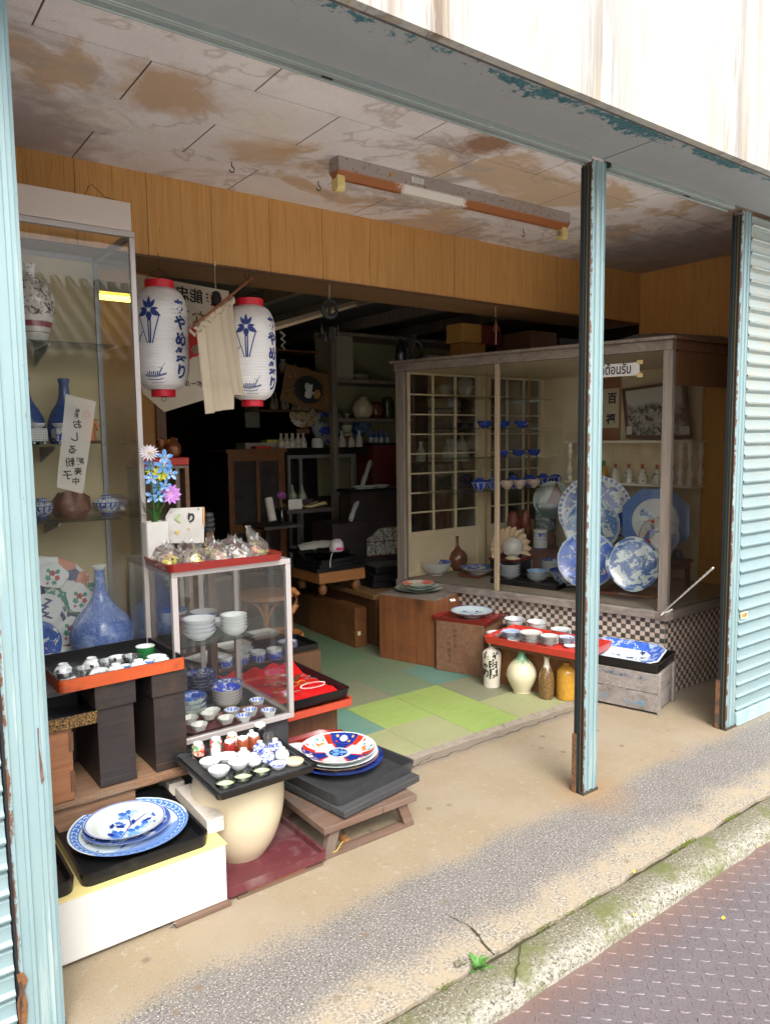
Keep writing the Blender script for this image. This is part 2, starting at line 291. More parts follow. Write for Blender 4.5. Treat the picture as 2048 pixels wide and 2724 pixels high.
s1=t.noise(v,12,6,.72); reg=t.gt(t.noise(t.co(sc=(1,1,.12)),2.3,3),.52,.08); c=t.mix(t.ma('MULTIPLY',t.gt(s1,.51,.06),reg),c,(.15,.105,.075)); c=t.mix(t.ma('MULTIPLY',t.gt(t.noise(v,9,5,.6),.53,.08),.5),c,(.50,.42,.28)); c=t.mix(t.ma('MULTIPLY',t.gt(t.noise(t.co(sc=(1,1,.09)),26,5,.75),.60,.05),.6),c,(.30,.26,.22))
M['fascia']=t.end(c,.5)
def bluep(name,c1=(.20,.295,.31),c2=(.265,.365,.37)):
    t=NT(name); v=t.co(); c=t.mix(t.noise(v,5,6,.65),c1,c2); c=t.mix(t.ma('MULTIPLY',t.gt(t.noise(t.co(sc=(1,1,.25)),14,5,.7),.58,.06),.5),c,(.23,.35,.41))
    c=t.mix(t.ma('MULTIPLY',t.gt(t.noise(t.co(sc=(2,2,.1)),22,4),.62,.05),.5),c,(.46,.52,.50)); sx=t.n('SeparateXYZ'); t.t.links.new(v,sx.inputs[0]); ed=t.gt(t.ma('ADD',t.ma('MULTIPLY',sx.outputs[0],-14.),t.ma('MULTIPLY',t.noise(t.co(sc=(1,1,.5),rnd=2),30,6,.8),.9)),1.03,.02); ru=t.ma('MAXIMUM',ed,t.gt(t.noise(t.co(sc=(1.3,1.3,.35),rnd=2),21,7,.8),.665,.012)); c=t.mix(ru,c,(.14,.06,.03)); t.bump(t.ma('SUBTRACT',1.,ru),.3,.001); return t.end(c,.42,.1)
M['blue']=bluep('pale blue post paint')
t=NT('shutter paint'); v=t.co(); sp=t.n('SeparateXYZ'); t.t.links.new(v,sp.inputs[0]); c=t.mix(t.noise(v,4,5),(.215,.315,.335),(.28,.375,.39)); up=t.gt(t.ma('ADD',sp.outputs[2],t.ma('MULTIPLY',t.noise(v,2,4),.9)),1.9,.5)
f=t.ma('MULTIPLY',up,t.gt(t.noise(t.co(sc=(1,1,2.5)),13,7,.78),.53,.05)); c=t.mix(f,c,(.33,.29,.205)); c=t.mix(t.ma('MULTIPLY',up,.45),c,(.40,.41,.37)); c=t.mix(t.gt(t.noise(t.co(sc=(.7,1,5)),17,7,.8),.665,.02),c,(.36,.20,.09)); M['shut']=t.end(c,.38,.2)
M['rust']=plain('rusty steel',(.22,.10,.04),.85,sc=60,var=.5,c2=(.10,.06,.04),thr=.5)
M['rail']=plain('zinc rail',(.33,.38,.37),.4,.5,sc=8,c2=(.25,.28,.27))
M['black']=plain('black rubber',(.012,.012,.014),.6); M['olive']=plain('olive brush strip',(.17,.12,.03),.8,var=.4,sc=60); M['tealstrip']=plain('teal strip',(.03,.13,.13),.6)
M['lacq']=plain('black lacquer',(.010,.010,.011),.28,sc=14,spec=.35,c2=(.03,.028,.026),thr=.66); M['lacqm']=plain('worn black lacquer',(.035,.036,.038),.42,sc=20,var=.4,c2=(.07,.07,.072))
M['red']=plain('red lacquer',(.23,.018,.014),.25,sc=12,spec=.5,c2=(.16,.012,.01)); M['redw']=plain('worn red lacquer',(.42,.055,.025),.4,sc=25,c2=(.10,.03,.02),thr=.62)
M['crim']=plain('dull crimson lacquer',(.105,.022,.028),.5,sc=9,var=.4,c2=(.17,.085,.085),thr=.53); M['bright']=plain('bright red lacquer',(.55,.045,.03),.35,sc=14,c2=(.35,.02,.02))
M['orange']=plain('orange lacquer',(.48,.075,.015),.38,sc=9,var=.25,c2=(.13,.03,.012),thr=.585)
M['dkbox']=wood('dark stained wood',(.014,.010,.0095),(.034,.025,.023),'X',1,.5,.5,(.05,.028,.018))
M['wbox']=wood('orange brown wood',(.20,.07,.025),(.36,.155,.065),'X',.8,.6,.3,(.24,.10,.045)); M['wboxz']=wood('sugi box wood',(.16,.05,.017),(.29,.11,.04),'Z',1,.55,.35,(.16,.06,.03),True)
M['wboxy']=wood('old crate wood',(.14,.062,.032),(.26,.135,.075),'Y',.8,.65,.35,(.15,.07,.04)); M['wdark']=wood('brown cabinet wood',(.08,.035,.016),(.14,.065,.028),'Z',1,.5,.2); M['wcab']=wood('chest wood',(.15,.055,.018),(.25,.10,.03),'Y',.8,.5,.2,(.13,.05,.02))
M['plank']=wood('rough plank',(.15,.075,.038),(.30,.17,.095),'X',.8,.8,.5,(.19,.14,.10)); M['stoolw']=wood('weathered stool wood',(.095,.052,.034),(.18,.108,.075),'X',1,.75,.4,(.14,.105,.085))
M['grey']=wood('weathered grey wood',(.17,.135,.105),(.30,.25,.205),'X',1,.8,.5,(.13,.10,.08)); M['greyz']=wood('weathered grey post',(.15,.12,.095),(.29,.245,.20),'Z',1,.8,.6); M['crate']=wood('grey crate wood',(.19,.165,.15),(.33,.295,.27),'Y',1,.8,.4,(.14,.12,.11))
M['darkgrain']=wood('charred board',(.03,.03,.03),(.065,.065,.068),'X',1,.6,.6); M['palew']=wood('pale wood',(.52,.40,.26),(.68,.55,.38),'Y',1,.7,.2); M['whitew']=plain('whitened wood',(.62,.56,.50),.7,sc=30,bump=.2,c2=(.45,.36,.28))
M['cream']=plain('cream paint',(.72,.61,.41),.5,sc=7,var=.08,c2=(.60,.50,.32),thr=.58); M['creamw']=plain('cream white paint',(.76,.71,.60),.5,sc=9,var=.06); M['white']=plain('white board',(.60,.585,.555),.45,sc=5,var=.04,c2=(.53,.505,.46),thr=.6); M['yellow']=plain('yellow board',(.66,.55,.22),.6,sc=12)
M['pinkw']=plain('aged off white board',(.66,.58,.53),.5,sc=5,var=.05); M['alu']=plain('aluminium frame',(.50,.455,.44),.38,.45,sc=20,var=.06); M['alud']=plain('grey aluminium',(.33,.33,.33),.38,.6,sc=20)
M['glass']=glassmat('cabinet glass',refl=.55,dirt=.006); M['glassv']=glassmat('old window glass',(.985,.985,.97),refl=.55,dirt=.015); M['shelfg']=glassmat('shelf glass',(.90,.95,.93),refl=.8); M['cupg']=glassmat('drinking glass',(.93,.95,.95),.03,2.2,.4)
M['plastic']=glassmat('clear plastic bag',(.985,.985,.985),.16,.8,.35)
M['gold']=plain('brass',(.62,.38,.12),.35,.8); M['iron']=plain('dark iron',(.03,.032,.035),.55,.5); M['copper']=plain('bronze brown',(.25,.095,.045),.3,.55,sc=12); M['wood_o']=plain('orange carved wood',(.50,.18,.05),.5,sc=30,bump=.4,var=.3)
M['ink']=plain('indigo ink',(.015,.04,.19),.6); M['blackink']=plain('black ink',(.01,.01,.01),.6); M['redink']=plain('red print',(.55,.02,.02),.6); M['cloth']=plain('beige cloth',(.50,.42,.31),.9,sc=8,var=.08,c2=(.44,.36,.26)); M['rope']=plain('white cord',(.72,.70,.64),.9,sc=60,var=.3,bump=.4)
M['paperred']=plain('red lantern ring',(.60,.012,.03),.4); M['leaf']=plain('weed leaf',(.07,.20,.03),.6,var=.4,sc=40); M['yleaf']=plain('yellow leaf',(.65,.50,.04),.6); M['dryleaf']=plain('dry leaf',(.35,.15,.05),.8)
M['white_p']=porc('white porcelain'); M['pale_p']=porc('pale celadon glaze',(.52,.60,.53))
M['p_pl']=porc('painted plate glaze',bands=((.86,.95,38,.1),(.955,.985,0,0)),blot=(0,.66,22,.53))
M['p_rim']=porc('blue rim bowl glaze',bands=((.93,.97,0,0),),blot=(0,.62,30,.60)); M['p_blue']=porc('blue painted bowl glaze',bands=((.9,.99,0,0),),blot=(0,.95,26,.46),ink2=(.10,.2,.5)); M['p_out']=porc('outer scroll glaze',bands=((.9,.97,0,0),(.04,.1,0,0)),blot=(.2,.85,38,.54),side=True)
M['p_outd']=porc('indigo outer glaze',base=(.02,.045,.27),ink=(.6,.66,.75),ink2=(.4,.5,.7),blot=(.1,.9,30,.60),side=True); M['p_plain_out']=porc('plain outer with sprig',blot=(.3,.8,22,.64),side=True); M['p_green']=plain('bottle green glaze',(.015,.13,.035),.15,spec=.6)
M['p_cel']=porc('celadon with peony',(.66,.73,.72),blot=(.1,.95,15,.60)); M['pinkg']=porc('imari red glaze',(.72,.68,.62),(.5,.08,.04),blot=(.3,.9,22,.5),ink2=(.05,.2,.12)); M['brown_g']=plain('brown glaze',(.17,.055,.03),.18,spec=.6); M['jar']=plain('cream jar glaze',(.66,.56,.38),.13,sc=5,var=.04,spec=.5,c2=(.60,.49,.31)); M['mustard']=plain('mustard glaze',(.46,.24,.03),.2,sc=60,var=.25,spec=.5,c2=(.36,.17,.02)); M['ochreb']=plain('olive brown glaze',(.17,.095,.035),.25,sc=70,var=.35)
M['black_g']=plain('black glaze',(.01,.01,.012),.1,spec=.6); M['blue_g']=plain('blue glaze cup',(.08,.22,.55),.2)
# ---------------- ground ----------------
mb=MB(); rnd=random.Random(3)
xs=[-3+i*.04 for i in range(int(12/.04)+1)]
edge=[-.487+.006*math.sin(x*9)+rnd.uniform(-.005,.005)+.010*mnoise.noise((x*6,0,0)) for x in xs]
for i in range(len(xs)-1):
    mb.add([(xs[i],edge[i],0),(xs[i+1],edge[i+1],0),(xs[i+1],.735,0),(xs[i],.735,0),(xs[i],edge[i]+.004,-.05),(xs[i+1],edge[i+1]+.004,-.05)],[(0,1,2,3),(4,5,1,0)])
struct('pavement',mb,M['pave'])
mb=MB(); mb.add([(-3,-.55,-.014),(9,-.55,-.014),(9,-.40,-.014),(-3,-.40,-.014)],[(0,1,2,3)]); struct('crack_soil',mb,M['dirt'])
mb=MB(); L=[]
for x in xs:
    w=.004*mnoise.noise((x*7,3,0)); w2=.006*mnoise.noise((x*9,7,0)); wz=.002*mnoise.noise((x*5,1,1))
    L.append([(x,-.502+w,-.06),(x,-.502+w,-.003+wz),(x,-.515+w,.001+wz),(x,-.60+w2,-.002+wz),(x,-.622+w2,-.012),(x,-.634+w2,-.030),(x,-.636+w2,-.08)])
for i in range(len(L)-1):
    a,b=L[i],L[i+1]; n=len(a); mb.add(a+b,[(j,j+1,n+j+1,n+j) for j in range(n-1)])
struct('kerb',mb,M['kerb'])
mb=MB(); mb.box(-2,-2.05,-.07,6,-.62,-.045); P=.038; i0=0
for i in range(int(5.2/P)):
    for j in range(int(1.35/P)):
        cx=.2+i*P+(0); cy=-.655-j*P; a=R(45 if (i+j)%2 else -45)
        ca,sa=math.cos(a),math.sin(a); l,w,h=.0170,.0042,.0020
        pts=[(-l,0,0),(0,-w,0),(l,0,0),(0,w,0),(-l*.45,0,h),(l*.45,0,h)]
        mb.add([(cx+x*ca-y*sa,cy+x*sa+y*ca,-.0452+z) for x,y,z in pts],[(0,1,4),(1,5,4),(1,2,5),(2,3,5),(3,4,5),(3,0,4)])
struct('road_plate',mb,M['steel'],smooth=0)
mb=MB(); mb.box(2.86,-1.6,-.0405,6.5,-.66,-.036)
for i in range(60):
    for j in range(26):
        cx=2.9+i*P; cy=-.69-j*P; a=R(45 if (i+j)%2 else -45); ca,sa=math.cos(a),math.sin(a); l,w,h=.0170,.0042,.0020
        mb.add([(cx+x*ca-y*sa,cy+x*sa+y*ca,-.0361+z) for x,y,z in [(-l,0,0),(0,-w,0),(l,0,0),(0,w,0),(-l*.45,0,h),(l*.45,0,h)]],[(0,1,4),(1,5,4),(1,2,5),(2,3,5),(3,4,5),(3,0,4)])
mb.xf(Matrix.Translation((2.86,-.66,0))@Matrix.Rotation(R(6),4,'Z')@Matrix.Translation((-2.86,.66,0))); struct('road_patch_plate',mb,M['steel'],smooth=0)
mb=MB(); mb.add([(-80,-80,-.075),(80,-80,-.075),(80,80,-.075),(-80,80,-.075)],[(0,1,2,3)]); struct('road',mb,M['bounce_road'])
# cracks across the slab
mb=MB()
def crack(pts,w=.0035,z=.0015):
    for a,b in zip(pts,pts[1:]):
        a=Vector((*a,z));b=Vector((*b,z)); n=(b-a).cross(Vector((0,0,1))).normalized()*w*rnd.uniform(.4,1)
        mb.add([a-n,b-n*.8,b+n*.8,a+n],[(0,1,2,3)])
def jag(p0,p1,n,am): return [(p0[0]+(p1[0]-p0[0])*i/n+rnd.uniform(-am,am)*(0<i<n),p0[1]+(p1[1]-p0[1])*i/n+rnd.uniform(-am,am)*(0<i<n)) for i in range(n+1)]
A=az(*k('J',310,1000),0); B=az(*k('J',180,855),0); C_=az(*k('J',90,810),0); crack(jag(A.xy,B.xy,8,.004),.006); crack(jag(B.xy,C_.xy,5,.004),.0025)
A=az(*k('J',440,940),0); B=az(*k('J',405,1160),0); crack(jag(A.xy,B.xy,8,.004),.003,.004)
A=az(890,2180,0);B=az(1010,2340,0); crack(jag(A.xy,(A.xy+B.xy)/2,7,.012),.0018)
crack(jag(az(1092,2045,0).xy,az(1150,2010,0).xy,7,.012),.003)
crack(jag((2.0,.64),(3.5,.655),40,.012),.004)
struct('pavement_cracks',mb,M['dirt'])
# tiled floor
mb=MB(); mb.box(.25,.74,-.02,5.6,7,.004,6)
colr={(1,1):0,(1,0):0,(0,1):0,(0,0):1,(-1,0):1,(2,0):1,(3,0):1,(-1,1):3,(2,1):4,(0,2):4,(1,2):2,(2,2):3,(-1,2):2,(3,1):4}
for i in range(-7,10):
    for j in range(0,17):
        x0=2.222+.333*i; y0=.702+.368*j; y1=y0+.368
        if j==0: y0=.745
        if x0<.3: continue
        m=colr.get((i,j),random.choice([2,2,5,5,4])); g=.0012
        mb.box(x0+g,y0+g,.004,x0+.333-g,y1-g,.009+.0006*random.random(),m)
struct('shop_floor',mb,FL+[M['grout']])
mb=MB(); pts=[(2.0+i*.05,.70+rnd.uniform(-.010,.012)) for i in range(-34,50)]
for a,b in zip(pts,pts[1:]): mb.add([(a[0],a[1],.001),(b[0],b[1],.001),(b[0],.744,.010),(a[0],.744,.010)],[(0,1,2,3)])
struct('floor_edge_mortar',mb,plain('old mortar',(.23,.195,.15),.9,sc=40,var=.4,bump=.5,c2=(.12,.10,.07)))
# ---------------- shop building ----------------
SB=thing('shop_building','old antique shop front with rust streaked white fascia, grey soffit and wood panelled interior','shop',(0,0,0))
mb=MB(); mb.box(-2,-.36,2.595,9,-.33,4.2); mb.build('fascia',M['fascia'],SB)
mb=MB(); mb.box(-2,-.33,2.603,1.9,-.032,2.64); mb.build('soffit',M['soffit'],SB,smooth=0); 
mb=MB(); mb.box(-2,-.33,2.603,2.50,-.032,2.64); bpy.data.objects.remove(bpy.data.objects['soffit']); mb.build('soffit',M['soffit'],SB); mb=MB(); mb.box(2.504,-.33,2.601,9,-.032,2.64); mb.build('soffit',M['soffit'],SB)
mb=MB(); mb.box(-2,-.329,2.596,9,-.318,2.6025); mb.build('soffit_trim',plain('dirty trim',(.07,.07,.07),.8,sc=30,var=.5,c2=(.16,.10,.06),thr=.55),SB)
for x0,x1 in ((.385,2.44),(2.57,3.50)):
    mb=MB(); mb.box(x0,-.031,2.583,x1,-.020,2.64); mb.box(x0,-.0195,2.583,x1,.004,2.592); mb.box(x0,.0045,2.578,x1,.012,2.66); mb.build('shutter_rail',M['rail'],SB,bevel=.002)
    xx=(x0+x1)/2+.1 if x1>3 else 1.245; mb=MB(); mb.loops([ring(rr(.04,.010,.0045,4,xx,-.008),2.5815),ring(rr(.04,.010,.0045,4,xx,-.008),2.583)]); mb.build('rail_slot',M['black'],SB)
mb=MB(); mb.box(.25,.013,2.702,5,1.40,2.73); mb.build('ceiling',M['seam'],SB)
mb=MB(); gx=.697; gy=.3235; ys=[.013,.103]+[.103+gy*(i+1) for i in range(4)]
for j in range(5):
    off=(1.231 if j%2 else .878)+(.0 if j else 0)
    for i in range(-3,8):
        a=max(.25,off+gx*i); b=min(5,off+gx*(i+1))
        if b<=a+.01: continue
        y1=min(ys[j+1],1.395)
        if y1>ys[j]: mb.box(a+.003,ys[j]+.003,2.699,b-.003,y1-.003,2.7015)
mb.build('ceiling_boards',M['ceil'],SB)
mb=MB(); w=.30; x=.28
pw=random.Random(5)
while x<4.80:
    b=min(x+.302,4.81); mb.box(x+.0012,1.39,2.345,b-.0012,1.40,2.699); x=b
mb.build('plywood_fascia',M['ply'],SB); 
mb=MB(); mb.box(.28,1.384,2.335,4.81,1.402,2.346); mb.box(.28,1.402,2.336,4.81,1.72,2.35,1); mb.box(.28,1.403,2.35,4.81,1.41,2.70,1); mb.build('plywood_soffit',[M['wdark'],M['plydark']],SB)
mb=MB()
for a in [(.05,.36),(.36,.66),(.66,.97),(.97,1.39)]: mb.box(4.81,a[0]+.001,0,4.83,a[1]-.001,2.70)
mb.build('side_panelling',M['ply'],SB)
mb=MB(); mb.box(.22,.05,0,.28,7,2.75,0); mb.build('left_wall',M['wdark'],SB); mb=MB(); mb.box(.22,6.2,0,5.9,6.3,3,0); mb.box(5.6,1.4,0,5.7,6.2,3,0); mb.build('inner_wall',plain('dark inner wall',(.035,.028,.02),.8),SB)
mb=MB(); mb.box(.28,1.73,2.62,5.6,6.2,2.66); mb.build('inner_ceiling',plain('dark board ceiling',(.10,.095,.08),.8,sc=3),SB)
mb=MB(); A=ay(*k('E',835,378),2.0); B=ay(*k('E',1410,212),2.9); d=(B-A); mb.tube([A-d*.5,A+d*1.02],.022,4); mb.build('lintel_batten',M['palew'],SB)
for x in (2.6,3.2,3.9,4.6):
    mb=MB(); mb.box(x,1.75,2.52,x+.06,6.1,2.615); mb.build('ceiling_joist',M['greyz'],SB)
mb=MB(); mb.box(.28,2.62,0,1.62,2.68,2.6); mb.box(1.62,2.60,0,1.68,2.70,2.6,1); mb.build('partition_wall',[plain('ochre panel wall',(.33,.165,.035),.55,sc=4,c2=(.25,.12,.03)),M['wdark']],SB)
# canopy wall above and building mass behind
mb=MB(); mb.box(-2,-.32,4.0,9,7,4.2); mb.box(-2,.0,2.66,.27,.05,4); mb.box(3.70,.04,0,9,.09,2.62); mb.box(-2,.06,0,.27,.12,2.62); mb.build('outer_wall',M['pinkw'],SB)
mb=MB(); mb.box(.2,1.41,2.735,5.8,6.4,2.80); mb.box(-2,-.03,2.735,9,1.41,2.80); mb.build('roof_slab',M['seam'],SB)
# raised platform
mb=MB(); mb.box(3.10,2.36,0,5.59,6.19,.36,1); mb.box(3.06,2.34,.362,5.59,6.19,.40); mb.box(1.75,3.78,0,3.098,6.19,.36,1); mb.box(1.75,3.74,.363,3.058,6.19,.401); mb.build('raised_platform',[M['plydark'],M['wdark']],SB,bevel=.004)
# posts and shutters
def post(x,label,x0=-.044,x1=.044):
    fw=(x1-x0)/.116
    p=thing('shutter_post',label,'post',(x,0,0),0,'shutter guide posts of the shop front')
    out=[]; n=[(x0,.03),(x0,-.012)]; q=x0+.006; n.append((x0+.004,-.018))
    for i,(a,b) in enumerate(((.010,-.018),(.012,-.012),(.034,-.012),(.036,-.018),(.046,-.018),(.048,-.012),(.078,-.012),(.080,-.018),(.092,-.018),(.094,-.013),(.106,-.013),(.108,-.018))): n.append((x0+a*fw,b))
    n+= [(x1,-.014),(x1,.03)]
    mb=MB(); mb.loops([[(a,b,.002) for a,b in n],[(a,b,2.602) for a,b in n]]); mb.build('post_face',M['blue'],p,smooth=30)
    mb=MB(); mb.box(x0,.0305,.002,x1,.037,2.60,1); mb.box(x0-.006,-.012,.002,x0-.0005,-.002,2.58,0); mb.box(x0-.004,-.0018,.002,x0-.0005,.004,2.58,2); mb.box(x0-.008,.0042,.002,x0-.0005,.012,2.58,0); mb.box(x0-.005,.0122,.002,x0-.0005,.017,2.58,3); mb.box(x0-.007,.0172,.002,x0-.0005,.034,2.58,0); mb.build('guide_channel',[M['black'],M['rust'],M['olive'],M['tealstrip']],p)
    mb=MB(); mb.box(x0-.011,.018,.0,x0-.0085,.040,.26); mb.build('rust_shoe',M['rust'],p)
    mb=MB(); mb.box(x0-.008,-.021,0,x1+.004,.05,.012); mb.build('foot_rust',plain('dark foot grime',(.05,.04,.03),.9),p); return p
post(2.508,'middle pale blue fluted shutter post standing on the pavement')
post(3.646,'right pale blue post with rusty foot beside the closed shutter')
post(.328,'left pale blue post at the photo edge with a rust run near its foot',-.044,.056)
for nm_,cr_,pts_,c_ in (('paint_scrape','C',[(268,765),(279,770),(283,900),(300,1010),(318,1135),(298,1172),(288,1100),(284,1010),(274,880)],(.17,.11,.085)),('rust_run','M',[(62,822),(88,812),(104,840),(92,880),(104,930),(100,1003),(72,1003),(64,930),(76,880)],(.22,.085,.02)),('rust_run_edge','M',[(72,850),(84,846),(86,900),(80,1003),(74,1003)],(.05,.025,.012))):
    s_={'C':(0,1650,.37282),'M':(0,2000,.72159)}[cr_]; mb=MB(); e_=-.0190 if nm_!='rust_run_edge' else -.0196; mb.poly([ay(s_[0]+x*s_[2],s_[1]+y*s_[2],e_)-Vector((.328,0,0)) for x,y in pts_]); mb.build(nm_,plain(nm_,c_,.9,sc=60,var=.5,bump=.5,c2=(.10,.05,.03),thr=.5),[o for o in bpy.data.objects if o.name.startswith('shutter_post')][-1],smooth=0)
def shutter(name,x0,x1,label,z0=.0):
    s=thing(name,label,'roller shutter',(x0,0,0),0,'roller shutters'); mb=MB(); pitch=.0665; prof=[]
    z=.075
    while z<2.60:
        prof+= [(-.004,z),(-.016,z+.005),(-.019,z+.012),(-.0085,z+.020),(-.005,z+.040),(-.007,z+.054),(.001,z+.060)]; z+=pitch
    w=x1-x0; mb.add([(0,y,z) for y,z in prof]+[(w,y,z) for y,z in prof],[(i,len(prof)+i,len(prof)+i+1,i+1) for i in range(len(prof)-1)]); mb.build('slat_curtain',M['shut'],s,smooth=35)
    mb=MB(); mb.box(0,-.022,.012,w,.004,.070); mb.box(0,-.028,.004,w,.002,.011); mb.build('bottom_rail',bluep('bottom rail '+name,(.34,.50,.52),(.40,.58,.60)),s,bevel=.002); return s
sh=shutter('roller_shutter',3.697,8.0,'closed pale blue roller shutter with peeling paint on the right'); 
P_=ay(*k('U',1462,240),-.012)
o=thing('lock_plate','','',(0,0,0)); bpy.data.objects.remove(o)
mb=MB(); mb.loops([ring(rr(.062,.034,.003,2),0),ring(rr(.062,.034,.003,2),.006),ring(rr(.048,.020,.002,2),.006),ring(rr(.048,.020,.002,2),.002)],[0,0,1]); mb.xf(Matrix.Translation(P_-Vector((3.697,0,0)))@Matrix.Rotation(R(90),4,'X')); mb.build('lock_plate',[plain('pale lock frame',(.62,.55,.36),.5),M['gold']],sh)
sh2=shutter('roller_shutter',-2.0,.274,'closed pale blue roller shutter cut off at the left edge')
# ---------------- opposite house (seen in the glass) ----------------
OH=thing('townhouse','plastered house with tiled roof across the street, mirrored in the shop glass','house',(1.5,-9,0))
mb=MB(); mb.box(-7,-4,-.07,7,0,2.9); mb.build('wall',plain('tan plaster',(.42,.33,.20),.8,sc=3),OH)
mb=MB(); 
for i in range(60):
    x=-7.6+i*.26; mb.tube([(x,1.0,2.75),(x,-2.2,4.6)],.08,8); 
mb.loops([[(-7.7,1.0,2.66),(-7.7,-2.2,4.5),(-7.7,-4.4,3.4)],[(7.9,1.0,2.66),(7.9,-2.2,4.5),(7.9,-4.4,3.4)]]); mb.build('roof',plain('grey roof tile',(.12,.12,.125),.5,sc=4),OH)
for x in (-5,-2,1,4):
    mb=MB(); mb.box(x,0.001,.8,x+1.6,.03,2.2); f=mb.build('window',M['alud'],OH); mb=MB(); mb.box(x+.06,.031,.86,x+.78,.035,2.14); mb.box(x+.82,.031,.86,x+1.54,.035,2.14); mb.build('pane',plain('dark pane',(.03,.035,.04),.05,spec=.8),f)
# ---------------- common pieces ----------------
def part(mb,name,m,parent,**kw): return mb.build(name,m,parent,**kw)
B_white=proto(bowl_mb(.036,.032),'small_bowl',[M['white_p'],M['white_p']],'bowl')
PL_white=proto(plate_mb(.055,.018),'saucer',[M['white_p'],M['white_p']],'saucer')
# ---------------- fluorescent fixture ----------------
FLt=thing('fluorescent_light','long rusty unlit fluorescent batten fixed under the stained ceiling','ceiling light',(2.49,.76,2.70),R(-.9))
mb=MB(); mb.loops([[(-.72,-.035,-.001),(-.72,.035,-.001),(-.72,.040,-.055),(-.72,.012,-.085),(-.72,-.012,-.085),(-.72,-.040,-.055)][::-1],[(.72,-.035,-.001),(.72,.035,-.001),(.72,.040,-.055),(.72,.012,-.085),(.72,-.012,-.085),(.72,-.040,-.055)][::-1]])
t=NT('rusting white enamel'); v=t.co(); sp=t.n('SeparateXYZ'); t.t.links.new(v,sp.inputs[0]); low=t.ma('SUBTRACT',1.,t.gt(sp.outputs[2],-.057,.004)); c=t.mix(t.gt(t.noise(v,60,6,.75),.585,.03),(.34,.29,.27),(.22,.11,.05))
lo=t.mix(t.gt(t.ma('ADD',t.ma('MULTIPLY',t.ma('ABSOLUTE',t.ma('ADD',sp.outputs[0],.20)),3.2),t.ma('MULTIPLY',t.noise(v,30,6,.75),.7)),.95,.06),(.68,.64,.58),(.30,.10,.025)); FLm=t.end(t.mix(low,c,lo),.5); mb.build('body',FLm,FLt,smooth=20)
for x in (-.70,.70):
    mb=MB(); o=rr(.05,.075,.022,6); mb.loops([[(x-.018,a*1.0,b-.10) for a,b in o],[(x+.018,a,b-.10) for a,b in o]]); e=mb.build('lamp_socket',plain('yellowed plastic',(.68,.55,.22),.45),FLt); mb=MB(); 
    mb.lathe([(.014,0),(.014,.003),(.009,.003),(.009,.001)],16); mb.xf(Matrix.Translation((x-(.0185 if x>0 else -.0185),0,-.105))@Matrix.Rotation(R(-90 if x>0 else 90),4,'Y')); mb.build('pin_slot',M['alud'],e)
mb=MB(); mb.box(-.34,-.0415,-.040,-.27,-.0385,-.016); q=mb.build('sticker',M['white'],FLt)
mb=MB(); mb.lathe([(.010,0),(.010,.003)],12); mb.xf(Matrix.Translation((-.45,-.038,-.03))@Matrix.Rotation(R(90),4,'X')); mb.build('knockout',M['gold'],FLt)
mb=text('３１２１',.02,lambda x,y:(x*.6-.305,-.0419,y-.028)); mb.build('number',M['ink'],q)
# hooks
for i,(c,lab) in enumerate(((az(*k('K',1025,715),2.7),'small open iron hook in the ceiling, nearest the tall cabinet'),(az(*k('K',1408,800),2.7),'small open iron hook in the ceiling just left of the light fixture'),(az(*k('L',752,845),2.7),'thin iron hook in the ceiling under the right end of the light fixture'))):
    mb=MB(); mb.tube([(0,0,0),(0,0,-.02)]+[(.012*math.sin(a),0,-.032+.012*math.cos(a)) for a in [i*.5 for i in range(0,10)]],.0022,6); tag(mb.build('ceiling_hook',M['iron'],loc=c),lab,'hook','iron hooks in the ceiling')
